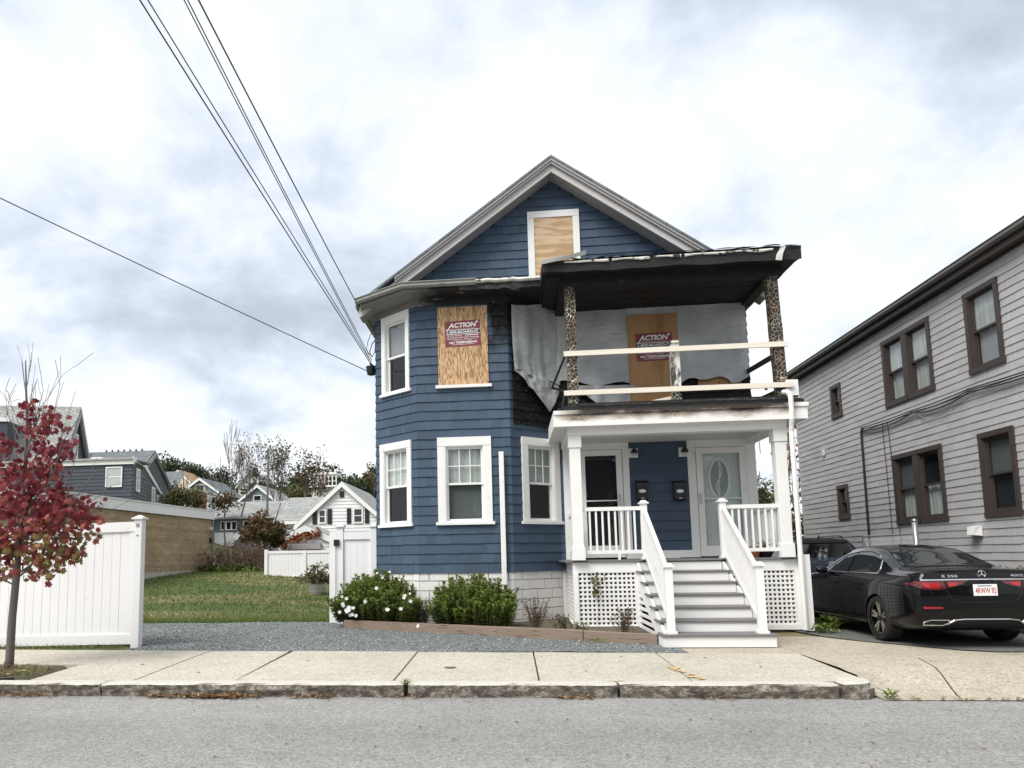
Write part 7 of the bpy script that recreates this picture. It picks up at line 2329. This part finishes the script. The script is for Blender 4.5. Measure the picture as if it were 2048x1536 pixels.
bare_tree('bare_tree', 'spreading half bare tree right of the utility pole', -16.6, 57, 10.4, 52, .11, 5, .5, leafy=700, L=.26, up=.35)
grp = 'dark trees on the hill'
for (x, y, z0, z1, rx, mat, sd, lab) in ((-60, 120, 9, 21.6, 6.2, 'evergreen', 61, 'tall dark green tree on the hill behind the slate roof'),
        (-54, 122, 8, 18.8, 6.0, 'evergreen', 62, 'broad dark tree behind the blue grey cottage'),
        (-49.5, 118, 7, 15.0, 4.2, 'evergreen', 63, 'lower dark tree at the right foot of the hill trees'),
        (-33.5, 120, 8, 18.3, 5.6, 'evergreen', 64, 'rounded dark tree left of the hilltop deck house'),
        (-26.0, 124, 8, 17.0, 5.4, 'evergreen', 65, 'dark tree behind the hilltop deck house'),
        (-21.5, 118, 8, 16.8, 5.0, 'autumn', 66, 'russet dark tree beside the roof of the blue house'),
        (-39, 112, 7, 14.2, 5.5, 'evergreen', 67, 'dark wooded clump below the hilltop left of centre'),
        (-31.0, 104, 5, 12.6, 5.0, 'olive', 68, 'olive clump of trees below the deck house'),
        (-22.5, 100, 5, 12.4, 4.6, 'evergreen', 69, 'dark clump of trees right above the white house'),
        (-16.0, 112, 4, 15.8, 5.2, 'evergreen', 70, 'dark tree hidden half by the blue house')):
    crown_tree('hill_tree', lab, x, y, z0, z1, rx, mat, sd, 4600, .70, True, grp, lob=10)
for (x, y, z1, sd, lab) in ((-37.5, 100, 15.2, 71, 'thin spindly tree on the skyline left of the deck house'), (-28.6, 96, 13.6, 72, 'thin tree rising between the hill trees'), (-19.5, 100, 15.0, 73, 'thin bare tree on the skyline by the blue house')):
    bare_tree('skyline_tree', lab, x, y, z1, sd, .12, 3, .3, leafy=200, L=.4, mat='evergreen', up=.6)
# trees showing between the two houses
crown_tree('gap_tree', 'olive green tree seen between the porch and the grey house', 11.2, 34, 1.6, 5.2, 2.4, 'olive', 81, 2200, .20)
bare_tree('gap_maple', 'thin orange leaved tree beside the corner of the grey house', 11.3, 29.5, 7.6, 82, .06, 3, .35, leafy=330, L=.22, mat='orange', up=.5)
crown_tree('gap_bush', 'orange brown bush at the rear corner of the grey house', 10.7, 28, .4, 3.2, 1.3, 'autumn', 83, 1200, .18)
crown_tree('gap_tree', 'dark hedge tree further back between the houses', 8.5, 42, .5, 3.8, 3.2, 'evergreen', 84, 1500, .3)
# clipped hedge by the grey house
hg = MB(); r9 = random.Random(6)
for _ in range(5200):
    x, y, z = r9.uniform(8.3, 9.0), r9.uniform(11.6, 15.2), r9.uniform(.1, 1.0)
    f = r9.choice('tfs')
    if f == 't': z = 1.02 + r9.gauss(0, .03)
    elif f == 'f': x = 8.3 + r9.gauss(0, .03)
    else: y = 11.6 + r9.gauss(0, .03)
    leaf(hg, Vector((x, y, z)), rvec(r9) + Vector((-.2, -.2, .5)), rvec(r9), .06, .035, r9.uniform(.1, .95))
he = thing('clipped_hedge', 'clipped green hedge along the foot of the grey house', 'hedge', (8.65, 13.4, .05))
put('foliage', hg, M['olive'], he)
put('branches', MB().box(8.36, 8.95, 11.7, 15.1, .05, .96), M['brownstem'], he)

# ================================================================== overhead wires
def wire(label, a, b, r_, s, n=24):
    tag(put('overhead_wire', MB().tube(sag(a, b, n, s), r_, 4), M['black']), label, 'wire', 'service wires to the blue house')
far = lambda p, q, k: tuple(p[i] + (q[i] - p[i]) * k for i in range(3))
A = (-3.05, 15.28, 5.86)
wire('leftmost overhead wire of the bundle running to the bay corner', A, far(A, (-3.995, 7, 7.86), 2.2), .011, .10)
wire('second overhead wire, close beside the leftmost one', (-3.04, 15.3, 5.90), far((-3.04, 15.3, 5.90), (-3.94, 7, 7.88), 2.2), .009, .06)
wire('third overhead wire from the left running to the bay corner', (-3.03, 15.3, 5.88), far(A, (-3.49, 7, 7.80), 2.2), .008, .10)
wire('fourth overhead wire, just right of the third', (-3.02, 15.3, 5.93), far(A, (-3.44, 7, 7.80), 2.2), .008, .16)
B = (-3.19, 14.5, 6.98)
wire('rightmost overhead wire reaching the eave corner', B, far(B, (-3.31, 7, 7.80), 2.2), .011, .10)
wire('single low wire crossing the sky from the far left', (-3.0, 15.3, 5.62), far((-3.1, 15.3, 5.65), (-8.08, 10, 7.46), 2.6), .010, .12)

# ================================================================== the other side of the street: unseen, added for reflections in glass and paint
M['brickred'] = surf('red_brick_front', (.20, .085, .06), .85, .1, 1, .06, 8, .1)
def across(label, x, w, h, mat, roofm):
    t = thing('added_house_across_street', label, 'house', (x, -22, -.1))
    put('wall', MB().box(x - w / 2, x + w / 2, -27, -17, -.2, h), M[mat], t)
    mb = MB(); e = w / 2 + .4
    for sg in (-1, 1): mb.hexa([(x, -27.4, h + 2.6), (x + sg * e, -27.4, h - .1), (x + sg * e, -16.6, h - .1), (x, -16.6, h + 2.6), (x, -27.4, h + 2.75), (x + sg * e, -27.4, h + .05), (x + sg * e, -16.6, h + .05), (x, -16.6, h + 2.75)])
    put('roof', mb, M[roofm], t)
    put('gable', MB().add([(x - w / 2, -17.0, h), (x + w / 2, -17.0, h), (x, -17.0, h + 2.5)], [(0, 1, 2)]), M[mat], t)
    W = Wall((x, -16.97), (1, 0), (0, 1))
    for z in (1.2, 4.0):
        for k in (-1, 0, 1): simple_window(t, W, k * w * .3 - .5, k * w * .3 + .5, z, z + 1.6, t=.12)
across('unseen slate blue house added across the street, mirrored in the sedan', 4.5, 9, 6.2, 'slate', 'roofdark')
across('unseen grey house added across the street, mirrored in the windows', -7.5, 9, 6.0, 'slate2', 'roofdark')
across('unseen brick house added across the street, right of the slate blue one', 16.5, 9, 6.4, 'brickred', 'roofdark')
across('unseen cream house added across the street, far left', -19.5, 9, 6.0, 'cream', 'roofgrey')
crown_tree('added_street_tree', 'unseen leafy tree added across the street between the houses', -1.6, -15.5, 2.2, 8.0, 2.6, 'olive', 91, 1500, .3, tb=-.1)
crown_tree('added_street_tree', 'unseen leafy tree added across the street before the brick house', 10.8, -15.5, 2.2, 7.6, 2.4, 'autumn', 92, 1500, .3, tb=-.1)
